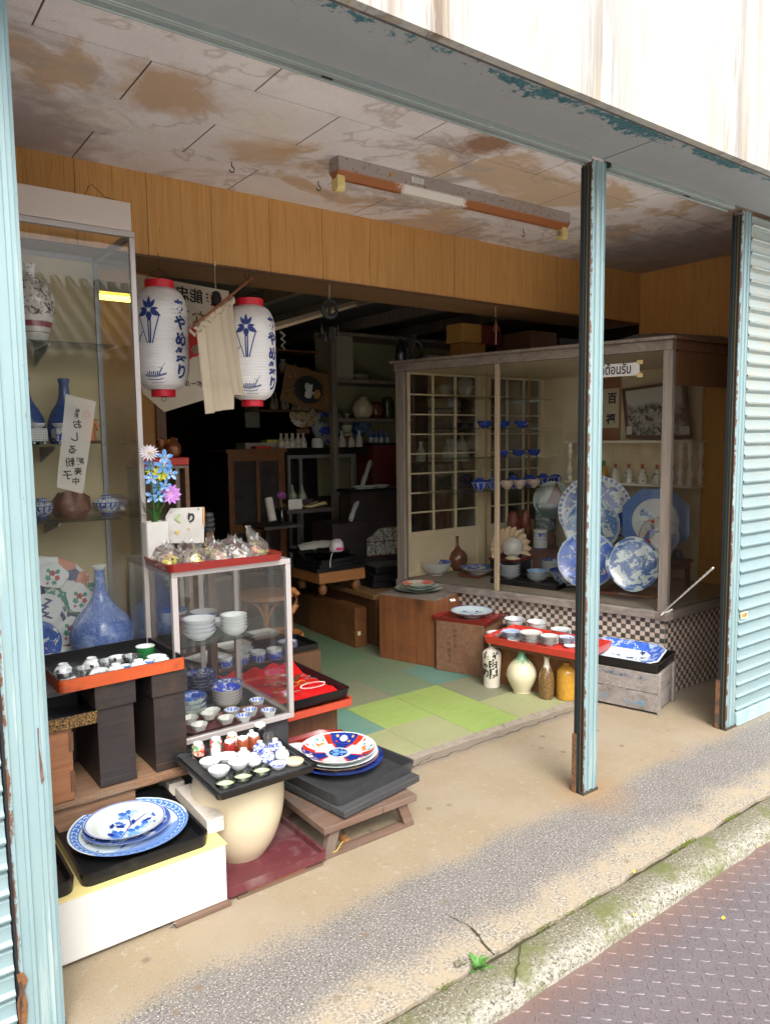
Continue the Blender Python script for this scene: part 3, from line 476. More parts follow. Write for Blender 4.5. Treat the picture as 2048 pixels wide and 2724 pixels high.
# ---------------- lanterns ----------------
def lprof(z,H=.50): # radius at height z
    h=H/2-.035; q=abs(z)/h
    return .062+.053*(max(0,1-max(0,(q-.45)/.55)**2.3))**.55 if q<1 else .062
t=NT('lantern paper'); v=t.co(); t.t.nodes['Principled BSDF'].inputs['Subsurface Weight'].default_value=0; c=t.mix(t.noise(v,9,3),(.74,.73,.74),(.84,.83,.82)); g=t.n('SeparateXYZ'); t.t.links.new(v,g.inputs[0]); c=t.mix(t.gt(t.ma('ADD',g.outputs[2],t.ma('MULTIPLY',t.noise(v,12,5),.12)),.23,.06),c,(.42,.38,.36)); M['lpaper']=t.end(c,.45)
def lantern(loc,label,rz):
    T=thing('paper_lantern',label,'lantern',loc,rz,'white iris festival lanterns'); H=.50; prof=[]; n=150
    for i in range(n+1):
        z=-H/2+.03+(H-.06)*i/n; prof.append((lprof(z)+.0022*abs(math.sin(i/n*PI*34)),z))
    MB().lathe(prof,56,caps=(0,0)).build('paper_body',M['lpaper'],T,smooth=60)
    MB().lathe([(.058,.215),(.064,.215),(.064,.25),(.058,.25)],40,caps=(0,0)).build('top_ring',M['paperred'],T)
    MB().lathe([(.001,-.25),(.052,-.25),(.052,-.215),(.001,-.214)],40).build('bottom_ring',M['paperred'],T)
    mb=MB(); mb.tube([(-.06,0,.25),(-.03,0,.285),(0,0,.30),(.03,0,.285),(.06,0,.25)],.0012,5); mb.tube([(0,0,.30),(.004,0,.35),(.0,0,.37)],.0012,5); mb.build('hanging_wire',M['iron'],T)
    mb=MB(); mb.tube([(.010*math.sin(a),0,-.26+.010*math.cos(a)) for a in [i*.7 for i in range(10)]],.0014,5); mb.build('pull_ring',M['iron'],T)
    def wrap(a0,z0):
        def f(x,y): 
            z=z0+y; r=lprof(z)+.0035; a=R(a0)+x/.117; return (r*math.cos(a),r*math.sin(a),z)
        return f
    w=wrap(-64,-.012); mb=text('あやめ祭り',.066,w,bold=.0028,vert=True); mb.build('writing',M['ink'],T,smooth=0)
    w=wrap(-132,0); mb=MB()
    def P(pts,w=w,sub=1): 
        mb.poly([w(*p) for p in pts])
    def petal(cx,cy,ang,l,wd,w=w):
        a=R(ang); n=6
        for i in range(n):
            u0,u1=i/n,(i+1)/n; h0=wd*math.sin(PI*u0**.8)+.0003; h1=wd*math.sin(PI*u1**.8)+.0003
            q=[(u0*l,-h0),(u1*l,-h1),(u1*l,h1),(u0*l,h0)]
            mb.poly([w(cx+x*math.cos(a)-y*math.sin(a),cy+x*math.sin(a)+y*math.cos(a)) for x,y in q])
    for ang,l,wd in ((90,.046,.008),(58,.040,.008),(122,.040,.008),(8,.030,.007),(172,.030,.007),(-28,.044,.011),(208,.044,.011),(270,.036,.012)): petal(.007*math.cos(R(ang)),.11+.007*math.sin(R(ang)),ang,l*1.12,wd*1.05)
    def line(p0,p1,p2,wd,w=w):
        n=8
        pt=lambda u:((1-u)**2*p0[0]+2*u*(1-u)*p1[0]+u*u*p2[0],(1-u)**2*p0[1]+2*u*(1-u)*p1[1]+u*u*p2[1])
        for i in range(n):
            a=Vector(pt(i/n));b=Vector(pt((i+1)/n)); d=(b-a).normalized(); q=Vector((-d.y,d.x))*wd
            mb.poly([w(*p) for p in (a-q,b-q,b+q,a+q)])
    line((-.004,.075),(-.004,.02),(-.002,-.03),.0028); line((.006,.075),(.006,.02),(.004,-.03),.0028); line((-.045,.085),(-.03,.03),(-.010,-.03),.002); line((.045,.09),(.025,.03),(.012,-.03),.0026); line((-.07,-.06),(-.06,-.02),(-.03,.02),.002)
    mb.build('iris_print',M['ink'],T,smooth=0)
    w2=wrap(-122,-.165); mb=MB()
    line((-.055,.006),(-.02,-.010),(.045,.010),.0016,w2); line((-.055,.001),(-.02,-.016),(.045,.006),.0016,w2); line((-.045,-.014),(0,-.024),(.03,-.012),.0015,w2); line((.012,.0),(.018,.02),(.028,.032),.0024,w2); line((.010,.034),(.022,.025),(.040,.052),.0008,w2)
    for i in range(6): line((-.04+i*.009,.002),(-.038+i*.009,.012),(-.036+i*.009,.014+.004*(i%2)),.0022,w2)
    for i in range(5): line((-.03+i*.013,-.03),(-.024+i*.013,-.033),(-.02+i*.013,-.029),.0011,w2)
    mb.build('boat_print',M['ink'],T,smooth=0); return T
YL=1.30
l1=ay(430,903,YL); l2=ay(668,940,YL)
lantern(l1,'white paper lantern with blue iris, nearest the tall glass cabinet',R(-2)); lantern(l2,'white paper lantern with blue iris, right of the hanging cloth',R(6))
# bell on cord
A=ay(*k('E',492,5),1.31); B=ay(*k('E',500,165),1.31)
T=thing('iron_bell','small dark iron wind bell on a cord between the two lanterns','bell',B)
MB().lathe([(.001,0),(.010,-.001),(.017,-.008),(.021,-.025),(.0235,-.048),(.025,-.062),(.022,-.062),(.018,-.02),(.001,-.006)],24).build('bell_body',M['iron'],T)
mb=MB(); mb.tube([(0,0,0),(-.004,0,.04),(A-B)],.0009,5); mb.tube([(A-B)+Vector((.0,0,.012)),(A-B)+Vector((.006,0,.006)),(A-B)+Vector((.004,0,-.004)),(A-B)+Vector((-.004,0,-.002))],.0018,5); mb.build('cord',M['rope'],T)
mb=MB(); A=ay(*k('E',665,62),1.39); mb.tube([A,A+Vector((0,-.01,-.018)),A+Vector((.006,-.012,-.026)),A+Vector((.014,-.01,-.022))],.0018,5); tag(mb.build('wall_hook',M['iron']),'small iron hook under the wood panel, just left of the bamboo rod end','hook')
# noren cloth and rod
r0=ay(*k('E',712,88),1.36); r1=ay(*k('E',365,372),1.02); mb=MB(); mb.tube([r0+(r1-r0)*i/6 for i in range(7)],[.007,.0065,.006,.0068,.006,.0065,.006],8); tag(mb.build('bamboo_rod',M['wboxz']),'thin brown rod slanting out from the wood panel holding the beige cloth','rod')
tp=ay(*k('E',592,218),1.245); bl=ay(*k('E',385,385),1.045)
mb=MB(); nu,nv=44,26; vs=[]
bt0=ay(*k('E',655,783),1.245); bt1=ay(*k('E',452,892),1.07)
for i in range(nu+1):
    u=i/nu; T0=tp.lerp(bl,u); 
    ub=u; Bm=bt0.lerp(bt1,ub); 
    if u<.42: Bm.z=bt0.z+.0*u
    else: Bm.z=bt1.z+(.05)*(1-u)
    for j in range(nv+1):
        vv=j/nv; p=T0.lerp(Bm,vv); fold=(.012*math.sin(u*17)+.008*math.sin(u*31+1))*(.35+.65*vv)+.02*math.sin(u*6)*vv; p+=Vector((.55,-.83,0))*fold; p.z-=.006*math.sin(u*22)*(1-vv)
        vs.append(p)
fs=[(i*(nv+1)+j,(i+1)*(nv+1)+j,(i+1)*(nv+1)+j+1,i*(nv+1)+j+1) for i in range(nu) for j in range(nv)]
mb.add(vs,fs); T=tag(mb.build('hanging_cloth',M['cloth'],smooth=80),'plain beige cloth knotted on a slanting rod between the lanterns','cloth')
mb=MB(); rnd=random.Random(2); pts=[]
for i in range(26):
    u=i/25; p=tp.lerp(bl,u)+Vector((.006*math.sin(i*1.9),-.006,.010*math.cos(i*1.7))); pts.append(p)
mb.tube(pts,[.011+.004*math.sin(i*1.3) for i in range(26)],8)
p=bl+Vector((-.01,-.01,0)); mb.tube([p,p+Vector((-.02,0,.012)),p+Vector((-.026,0,-.012)),p+Vector((-.004,0,-.03)),p+Vector((.012,-.004,-.01)),p],.008,8); mb.build('gathered_knot',M['cloth'],T,smooth=80)
# wind chime
A=ay(*k('E',1168,105),1.44); Cc=ay(*k('E',1168,268),1.44); T=thing('wind_chime','dark iron crescent ring wind chime with little bells hung from the panel','wind chime',Cc)
mb=MB(); mb.tube([(.045*math.sin(a),0,.045*math.cos(a)) for a in [i*2*PI/28 for i in range(29)]],[.006+.007*(1-math.cos(i*2*PI/28))/2 for i in range(29)],8); mb.build('ring',M['iron'],T)
mb=MB(); mb.tube([(A-Cc),(0,0,.045)],.0012,5); mb.build('cord',M['rope'],T)
for i,(dx,dz) in enumerate(((-.05,-.085),(-.03,-.12),(0,-.11),(.028,-.115),(.05,-.085),(0,.02))):
    mb=MB(); mb.tube([(dx*.8,0,-.03 if i<5 else .045),(dx,0,dz)],.0009,4); mb.lathe([(.002,0),(.004,-.004),(.006,-.03),(.0105,-.052),(.001,-.052)],10,(dx,0,dz)); mb.build('chime_bell',M['iron'],T)
A=ay(*k('L',648,1112),1.44); B=ay(*k('L',650,1195),1.44); T=thing('fish_bell','small reddish bell on a string hanging above the chequered display case','bell',B)
MB().lathe([(.002,.012),(.010,.0),(.017,-.03),(.021,-.042),(.001,-.04)],14).build('bell_body',M['copper'],T); mb=MB(); mb.tube([(A-B),(0,0,.01)],.001,4); mb.tube([(0,0,-.03),(.002,0,-.10),(-.001,0,-.13)],.0014,4); mb.build('cord',M['rope'],T)
# banner
t=NT('banner fabric'); v=t.co(); t.b.inputs['Transmission Weight'].default_value=0; M['banner']=t.end(t.mix(t.noise(v,3,3),(.62,.55,.44),(.72,.66,.55)),.8)
YB=1.78
def bn(x,y): q=ay(*k('E',x,y),YB); return q
mb=MB(); pts=[bn(15,62),bn(575,165),bn(560,480),bn(432,805),bn(195,878),bn(70,770),bn(15,560)]; mb.plate3(pts,.002); T=tag(mb.build('pennant_banner',M['banner']),'cream pennant banner with mirrored writing hanging behind the lanterns','banner')
c0=bn(300,185); mb=text('伊能忠敬開',.075,lambda x,y:(c0.x+x+.0,YB-.003,c0.z+y-.12*x*.6),bold=.0015,flip=True); mb.build('writing',M['blackink'],T,smooth=0)
c0=bn(500,232); mb=text('祝',.07,lambda x,y:(c0.x+x+.0,YB-.003,c0.z+y),bold=.002,flip=True); mb.build('red_writing',M['redink'],T,smooth=0)
c1=bn(350,325); mb=text('なひ',.09,lambda x,y:(c1.x+x,YB-.003,c1.z+y-.1*x),bold=.001,flip=True); mb.build('writing',plain('faded sepia ink',(.22,.12,.06),.7),T,smooth=0)
c2=bn(385,715); mb=text('ドボール',.035,lambda x,y:(c2.x+x,YB-.003,c2.z+y),bold=.0006,flip=True); mb.build('writing',M['blackink'],T,smooth=0)
mb=MB()
for cx,cz,a,b in ((352,430,.050,.05),(355,520,.045,.03),(395,470,.02,.03),(340,500,.02,.06)):
    q=bn(cx,cz); mb.poly([(q.x+a*math.cos(i*PI/10)*(1+.15*math.sin(3*i)),YB-.003-.0003*cx/100,q.z+b*math.sin(i*PI/10)) for i in range(20)])
mb.build('red_figure_print',M['redink'],T,smooth=0)
# lit tube inside the shop, seen through the tall cabinet
T=thing('shop_tube_light','lit yellow fluorescent tube inside the shop, seen through the tall cabinet','ceiling light',(1.22,2.3,2.315))
t=NT('lit tube'); t.b.inputs['Emission Color'].default_value=(1,.72,.10,1); t.b.inputs['Emission Strength'].default_value=4; M['lit']=t.end((.9,.8,.5),.5)
q=MB(); q.tube([(-.32,0,0),(.32,0,0)],.016,12); q.build('tube',M['lit'],T); q=MB(); q.box(-.36,-.03,.025,.36,.03,.08); q.build('tube_housing',M['white'],T)
# ---------------- tall display cabinet ----------------
CX0,CX1,CY0,CY1,CZ0,CZ1=.385,.977,.95,1.46,.62,2.315
T=thing('glass_display_cabinet','tall glass cabinet with aluminium frame and blank header board at left','cabinet',(0,0,0)); TC=T
mb=MB(); mb.box(CX0,CY0-.004,CZ1+.001,CX1-.012,CY0+.02,CZ1+.105); mb.build('header_board',M['pinkw'],T,bevel=.002)
mb=MB()
s=.021
for x in (CX0,CX1-s): 
    mb.box(x,CY0,CZ0,x+s,CY0+s,CZ1-s-.001)
mb.box(CX0,CY0-.002,CZ1-s,CX1,CY0+s,CZ1); mb.box(CX0,CY0,CZ0-.03,CX1,CY0+s,CZ0-.001); mb.build('front_frame',M['alu'],T,bevel=.002)
mb=MB(); 
for x in (CX0,CX1-s,(CX0+CX1)/2-.05): mb.box(x,CY1-s,CZ0,x+s,CY1,CZ1-s-.001)
mb.box(CX0,CY1-s,CZ1-s,CX1,CY1,CZ1); mb.box(CX0,CY1-s,CZ0-.03,CX1,CY1,CZ0-.001); mb.box(CX0,CY0+s+.001,CZ1-s,CX0+s,CY1-s-.001,CZ1); mb.box(CX1-s,CY0+s+.001,CZ1-s,CX1,CY1-s-.001,CZ1); mb.build('rear_frame',M['alud'],T,bevel=.002)
mb=MB(); mb.box(CX0+s,CY1-.012,CZ0,CX1-s,CY1-.006,CZ1-s); mb.build('back_panel',plain('olive beige panel',(.50,.42,.24),.5,sc=3,var=.06),T)
mb=MB(); mb.box(CX0+s,CY0+.007,CZ0,CX1-s,CY0+.011,CZ1-s); mb.build('front_glass',M['glass'],T,smooth=0)
mb=MB(); mb.box(CX1-.012,CY0+s,CZ0,CX1-.008,CY1-s,CZ1-s); mb.build('side_glass',M['glass'],T,smooth=0)
mb=MB(); mb.box(CX0,CY0+.03,CZ0-.028,CX1,CY1-.001,CZ0-.005); mb.box(CX0+.02,CY0+.05,.01,CX1-.02,CY1-.03,CZ0-.03); mb.build('base',M['alud'],T)
mb=MB(); mb.box(CX0+.001,CY0+s,CZ0,CX0+.008,CY1-s,CZ1-s); mb.build('side_panel',M['alud'],T)
ys0=1.16
SH=[ay(331,919,ys0).z,ay(331,1180,ys0).z,ay(331,1376,ys0).z]
for z in SH:
    mb=MB(); mb.box(CX0+.012,ys0,z-.006,CX1-.03,CY1-.03,z); sh_=mb.build('glass_shelf',M['shelfg'],T)
    mb=MB(); mb.add([(.70,ys0+.02,z-.008),(.706,ys0+.02,z-.008),(.706,CY1-.02,z-.008),(.70,CY1-.02,z-.008),(.70,ys0+.02,z-.018),(.706,ys0+.02,z-.018),(.706,CY1-.02,z-.075),(.70,CY1-.02,z-.075)],[(0,1,2,3),(4,7,6,5),(0,4,5,1),(1,5,6,2),(2,6,7,3),(3,7,4,0)]); mb.lathe([(.004,0),(.004,.006)],10,(.703,ys0+.016,z-.012)); mb.build('shelf_bracket',M['alud'],sh_)
# cabinet contents
def on(c,x,y,z,**kw): return az(*k(c,x,y),z)
q=ay(98,905,1.30); z=SH[0]
mb=MB().lathe(smoothprof([(.001,0),(.045,0),(.050,.01),(.066,.06),(.083,.13),(.082,.19),(.055,.24),(.022,.262),(.020,.30),(.026,.31)],3),40)
t=NT('sepia vine glaze'); g=t.n('SeparateXYZ'); t.t.links.new(t.co(),g.inputs[0]); v=t.co(); m_=t.gt(t.noise(v,34,6,.75,1.5),.52,.02); hi=t.gt(g.outputs[2],.105,.004); c=t.mix(t.ma('MULTIPLY',m_,hi),(.64,.60,.53),(.09,.06,.06)); c=t.mix(t.ma('MULTIPLY',t.gt(g.outputs[2],.062,.002),t.ma('SUBTRACT',1.,t.gt(g.outputs[2],.084,.002))),c,(.27,.045,.06)); c=t.mix(t.ma('MULTIPLY',t.gt(g.outputs[2],.040,.001),t.ma('SUBTRACT',1.,t.gt(g.outputs[2],.043,.001))),c,(.15,.03,.04)); tag(mb.build('ceramic_vase',t.end(c,.15,0,.6),loc=(q.x-.01,1.30,z+.001)),'cream vase with sepia vines and a maroon band on the top glass shelf','vase')
t=NT('speckled indigo glaze'); v=t.co(); c=t.mix(t.gt(t.noise(v,190,5,.8),.50,.08),(.045,.09,.33),(.20,.30,.60)); c=t.mix(t.gt(t.noise(v,16,5,.6),.60,.08),c,(.34,.45,.70)); ml=t.co(sc=(1,1,1)); g=t.n('SeparateXYZ'); t.t.links.new(t.n('TexCoord').outputs['Generated'],g.inputs[0]); c=t.mix(t.gt(g.outputs[2],.955,.008),c,(.68,.72,.68)); M['indigo']=t.end(c,.2,0,.5)
bp=smoothprof([(.001,0),(.085,0),(.10,.01),(.125,.06),(.128,.10),(.105,.15),(.06,.195),(.030,.24),(.022,.29),(.020,.325),(.028,.343),(.028,.348),(.018,.348)],3)
q=ay(276,1740,1.20); o=tag(MB().lathe(bp,64).build('sake_bottle',M['indigo'],loc=(q.x,1.20,CZ0+.001)),'large speckled indigo long necked bottle on the floor of the tall cabinet','bottle')
o['label']='large speckled indigo long necked bottle on the bottom of the tall cabinet'
zb=ay(276,1502,1.20).z; o.scale=(1,1,(zb-CZ0)/.348)
M['navy']=plain('navy glaze',(.035,.075,.22),.2,sc=30,var=.4)
bp2=smoothprof([(.001,0),(.055,0),(.066,.02),(.070,.08),(.055,.13),(.030,.17),(.021,.21),(.019,.25),(.022,.252),(.022,.268),(.014,.268)],3)
b2=proto(MB().lathe(bp2,36),'navy_bottle',M['navy'],'bottle'); q=ay(178,1178,1.33); dup(b2,(q.x,1.33,SH[1]+.001),0,'navy blue glazed bottle standing behind the lattice censer on the middle shelf'); q=ay(66,1178,1.30); dup(b2,(q.x+.01,1.30,SH[1]+.001),0,'navy blue glazed bottle half hidden by the left shutter post')
def censer(q,label,blue):
    T=thing('incense_burner',label,'censer',q,R(8),'lattice censers on the middle shelf'); a=.030; m=[M['white_p'],M['ink']]
    mb=MB(); mb.box(-a,-a,.012,a,a,.062,0 ); mb.box(-a*.8,-a*.8,0,-a*.5,-a*.5,.011); mb.box(a*.5,-a*.8,0,a*.8,-a*.5,.011); mb.box(-a*.8,a*.5,0,-a*.5,a*.8,.011); mb.box(a*.5,a*.5,0,a*.8,a*.8,.011); mb.build('body',M['blue_g'] if 0 else (porc('censer blue edge',blot=(.0,1.4,20,.55)) if blue else M['white_p']),T,bevel=.003)
    mb=MB()
    for f in range(2):
        for i in range(6):
            for j in range(5):
                u=-a*.72+i*a*.288; w=.020+j*.009
                for d in ((-.0028,.0),(.0028,0)):
                    s_=.0016; P=[(u-.0034,w),(u,w-s_),(u+.0034,w),(u,w+s_)] if (i+j)%2 else [(u,w-.0034),(u+s_,w),(u,w+.0034),(u-s_,w)]
                mb.poly([(x,-a-.0006,y) if f==0 else (a+.0006,x,y) for x,y in P])
    mb.build('lattice_openings',M['blackink'],T,smooth=0)
    mb=bowl_mb(.036,.020,.5); mb.xf(Matrix.Translation((0,0,.0625))); mb.build('top_bowl',[M['white_p'],M['white_p']],T)
q=ay(*k('N',110,1620),1.19); censer((q.x,1.20,SH[1]+.001),'all white lattice censer beside the left shutter post',0); q=ay(*k('N',430,1605),1.19); censer((q.x,1.20,SH[1]+.001),'blue and white lattice censer in front of the navy bottle',1)
# carved figure
q=ay(*k('N',760,1600),1.27); T=thing('carved_figure','orange carved wooden figure with fan, crown and robe on a dark plinth','figurine',(q.x,1.27,SH[1]))
mb=MB(); mb.box(-.045,-.03,.001,.045,.03,.014); mb.build('plinth',M['wdark'],T,bevel=.002)
mb=MB().lathe(smoothprof([(.001,.014),(.034,.014),(.031,.03),(.028,.06),(.030,.08),(.024,.10),(.012,.112),(.014,.118),(.017,.130),(.014,.144),(.019,.148),(.021,.160),(.001,.158)],2),24,lobes=7,amp=.07,sq=.75)
mb.tube([(.020,-.005,.095),(.038,-.012,.075),(.034,-.016,.055)],[.009,.008,.006],8); mb.tube([(-.022,-.005,.095),(-.034,-.014,.078),(-.02,-.022,.07)],[.009,.008,.006],8)
for i in range(6): mb.lathe([(.005,0),(.003,.012),(.0005,.014)],6,(.017*math.cos(i),.012*math.sin(i),.152))
mb.lathe([(.001,-.004),(.016,-.002),(.017,.002),(.001,.004)],16,(.040,.0,.10)); mb.build('robed_body',M['wood_o'],T)
# driftwood ornament
q=ay(*k('B',385,610),1.36); mb=MB(); mb.lathe([(.001,0),(.06,0),(.075,.03),(.07,.07),(.05,.10),(.001,.11)],28); 
for i in range(len(mb.v)):
    p=Vector(mb.v[i]); n=mnoise.noise(p*28); mb.v[i]=tuple(p*(1+.35*n))
tag(mb.build('root_ornament',plain('carved root brown',(.17,.07,.045),.4,sc=40,var=.6,bump=.8,c2=(.40,.20,.14)),loc=(q.x,1.32,SH[2]+.001)),'lumpy reddish brown carved root ornament behind the lidded bowls','ornament')
# lidded bowls
M['vert']=porc('indigo panel glaze',bands=((.55,.97,16,.35),(.93,1.1,0,0),(.0,.1,0,0)),blot=(.15,.75,90,.52),side=True,ink=(.012,.05,.25))
def lidbowl(name='lidded_bowl',R0=.058,H=.052,mo=None,ml=None):
    T=thing(name,'','lidded bowl',(0,0,-50)); b=bowl_mb(R0,H,.42); b.build('bowl',[mo or M['vert'],M['white_p']],T)
    MB().lathe([(R0*.86,H*.93),(R0*.9,H*.97),(R0*.75,H*1.22),(R0*.45,H*1.36),(R0*.34,H*1.38),(R0*.36,H*1.56),(R0*.30,H*1.56),(R0*.28,H*1.42),(.001,H*1.40)],36).build('lid',ml or M['vert'],T); return T
lb=lidbowl()
for (x,y),lab in zip(((119,1380),(203,1375),(291,1368)),('leftmost of the three panelled blue and white lidded bowls','middle one of the three panelled blue and white lidded bowls','rightmost panelled lidded bowl, with a little paper tag')):
    q=az(x,y,SH[2]); o=dup(lb,(q.x,q.y+.03,SH[2]+.001),random.random(),lab,'panelled lidded bowls on the low glass shelf')
    if 'tag' in lab: q=MB(); q.plate3([(.05,-.03,.035),(.068,-.034,.020),(.062,-.034,.006),(.044,-.03,.020)],.0006); q.build('price_tag',M['white'],o)
PROTO.append(lb)
# imari charger standing
def discmat(name,painter): return painter
M['imari']=porc('imari charger glaze',(.60,.62,.60),(.02,.03,.11),bands=((.30,.37,0,0),(.40,.44,22,.0),(.965,.985,0,0)),blot=(.37,.97,7,.49),inks=([(.015,.025,.11),(.33,.05,.03),(.62,.64,.62),(.05,.25,.17),(.50,.20,.12),(.02,.03,.12)],16)); 
q=ay(112,1565,1.36); T=thing('imari_charger','huge scalloped Imari charger of red, green and navy standing in the tall cabinet','plate',(q.x,1.33,CZ0+.215),0)
ob=plate_mb(.215,.03,.5,96,lobes=20,amp=.012); ob.xf(Matrix.Rotation(R(82),4,'X')); 
b=ob.build('charger_body',[M['white_p'],M['imari']],T); b['label']='scalloped charger body'; del b['label']
def decal(T,polys,place,name='painted_decoration',mats=None):
    mb=MB()
    for pts,mi in polys: mb.poly([place(*p) for p in pts],mi)
    return mb.build(name,mats,T,smooth=0)
def blob(cx,cy,rx,ry,n=20,rot=0,lob=0,amp=0): return [(cx+math.cos(rot)*rx*c_*m-math.sin(rot)*ry*s_*m,cy+math.sin(rot)*rx*c_*m+math.cos(rot)*ry*s_*m) for c_,s_,m in ((math.cos(2*PI*i/n),math.sin(2*PI*i/n),1+amp*math.cos(lob*2*PI*i/n)) for i in range(n))]
ps=[]
for a in (75,10,-50,150):
    cx,cy=.137*math.cos(R(a)),.137*math.sin(R(a)); ps.append((blob(cx,cy,.052,.062,26,R(a),5,.08),0))
    for i,(dx,dy,m,r_) in enumerate(((.0,.01,1,.013),(.018,-.012,1,.011),(-.018,-.008,2,.012),(.004,-.03,2,.010),(.022,.014,2,.010),(-.014,.022,2,.009),(-.004,.006,3,.004),(-.022,-.03,1,.006))): ps.append((blob(cx+dx,cy+dy,r_,r_*.9,18,i,5,.22),m))
ps.append((blob(0,0,.062,.062,32),0)); ps+= [(blob(.012*math.cos(i*.9)-.0,.035-.012*i,.017,.0045,12,R(25 if i%2 else 155)),3) for i in range(7)]
dz=[0]
def plc(x,y):
    dz[0]+=1; return (x,-.034-.00001*0-.001*0,y)
mb=MB(); M['wd']=M['white_p']; gm=plain('overglaze green',(.04,.22,.14),.3); rm=plain('overglaze red',(.38,.04,.03),.3); nm=plain('overglaze navy',(.012,.03,.14),.3)
for n_,(pts,mi) in enumerate(ps): mb.poly([(x,-.0305-.0002*(1 if mi==0 else 1+mi+n_%5*.3)-.0,y) for x,y in pts],mi)
mb.xf(Matrix.Rotation(R(-8),4,'X')); mb.build('painted_panels',[M['white_p'],rm,gm,nm],T,smooth=0)
q=ay(100,1700,1.12); mb=plate_mb(.105,.02,.5,64); mb.xf(Matrix.Rotation(R(80),4,'X')); tag(mb.build('landscape_plate',[M['white_p'],M['p_blue']],loc=(q.x-.012,1.14,CZ0+.107)),'blue and white landscape plate in front of the big Imari charger','plate')
# handwritten strip taped inside the glass
def gl(x,y): return ay(*k('N',x,y),CY0+.02)
mb=MB(); mb.plate3([gl(470,965),gl(350,2185),gl(690,2270),gl(865,1070)],.0006); t=NT('translucent paper strip'); m_=t.t; tr=t.n('BsdfTransparent'); mx=t.n('MixShader'); mx.inputs[0].default_value=.5; m_.links.new(tr.outputs[0],mx.inputs[1]); m_.links.new(t.b.outputs[0],mx.inputs[2]); m_.links.new(mx.outputs[0],m_.nodes['Material Output'].inputs[0]); t.end((.62,.58,.52),.7)
T=tag(mb.build('paper_strip',t.m,smooth=0),'translucent paper strip with mirrored brush writing taped inside the cabinet glass','notice')
for body,x0,y0,x1,y1,sz in (('おしる粉子',620,1370,490,2030,.036),('販売中',655,1850,600,2110,.028),('叶三昭',620,1190,600,1260,.016)):
    P0=gl(x0,y0);P1=gl(x1,y1); n=len(body)
    for i,ch in enumerate(body):
        c=P0.lerp(P1,i/max(1,n-1)); text(ch,sz,lambda x,y:(c.x+x,CY0+.0185,c.z+y),bold=.0008,flip=True).build('writing',M['blackink'],T,smooth=0)
mb=MB(); c=gl(740,1235); mb.add([(c.x+rr_*math.cos(a),CY0+.0186,c.z+rr_*math.sin(a)) for a in [i*2*PI/24 for i in range(24)] for rr_ in (.009,.0105)],[(2*i,2*i+1,(2*i+3)%48,(2*i+2)%48) for i in range(24)]); mb.build('round_emblem',M['redink'],T,smooth=0)
q=ay(*k('O',1350,940),CY0+.01); q2=ay(*k('O',130,1050),CY0+.01)
# wire on the header
mb=MB(); w0=ay(*k('A',470,145),1.0); w1=ay(*k('A',640,172),1.0); w2=ay(*k('A',510,85),1.0); mb.tube([w0,w2+Vector((-.012,0,-.008)),w2,w0.lerp(w1,.65)+Vector((0,0,.006)),w1],.0013,5); tag(mb.build('loose_wire',M['iron']),'thin bent wire lying on top of the tall cabinet header','wire')
# ---------------- glass showcase ----------------
SX0,SX1,SY0,SY1,SZ0,SZ1=.968,1.466,.68,1.20,.372,1.040
T=thing('glass_showcase','low aluminium framed glass showcase full of bowls, in the middle of the shop front','showcase')
mb=MB(); s=.022
for x in (SX0,SX1-s): mb.box(x,SY0,SZ0+s+.001,x+s,SY0+s,SZ1-s-.001); mb.box(x,SY1-s,SZ0+s+.001,x+s,SY1,SZ1-s-.001)
for z in (SZ0,SZ1-s): mb.box(SX0,SY0,z,SX1,SY0+s,z+s); mb.box(SX0,SY1-s,z,SX1,SY1,z+s); mb.box(SX0,SY0+s+.001,z,SX0+s,SY1-s-.001,z+s); mb.box(SX1-s,SY0+s+.001,z,SX1,SY1-s-.001,z+s)
mb.build('frame',M['alu'],T,bevel=.0015)
mb=MB(); mb.box(1.272,SY1-.024,SZ0+s+.001,1.294,SY1-.0195,SZ1-s-.001); mb.build('sliding_stile',M['alu'],T)
for nm,b in (('front_glass',(SX0+s,SY0+.006,SZ0+s,SX1-s,SY0+.010,SZ1-s)),('side_glass',(SX0+.006,SY0+s,SZ0+s,SX0+.010,SY1-s,SZ1-s)),('side_glass',(SX1-.010,SY0+s,SZ0+s,SX1-.006,SY1-s,SZ1-s)),('sliding_glass',(SX0+s,SY1-.012,SZ0+s,SX0+.27,SY1-.008,SZ1-s)),('sliding_glass',(SX0+.25,SY1-.018,SZ0+s,SX1-s,SY1-.014,SZ1-s)),('top_glass',(SX0+s,SY0+s,SZ1-.008,SX1-s,SY1-s,SZ1-.002))):
    q=MB(); q.box(*b); q.build(nm,M['glass'],T,smooth=0)
q=MB(); q.box(SX0+s,SY0+s,SZ0+.004,SX1-s,SY1-s,SZ0+.014); q.build('floor_panel',plain('charcoal base panel',(.03,.03,.03),.4),T)
zs=ay(480,1726,.71).z; xr=ay(650,1692,.71).x
q=MB(); q.box(SX0+s,.71,zs-.005,1.31,SY1-.03,zs); q.build('glass_shelf',M['shelfg'],T)
mb=MB(); mb.box(SX0+.015,SY0+.03,.012,SX1-.012,SY1-.25,SZ0-.001); tag(mb.build('support_box',M['lacqm'],bevel=.003),'black box hidden in shade holding up the glass showcase','box')
FZ=SZ0+.0145
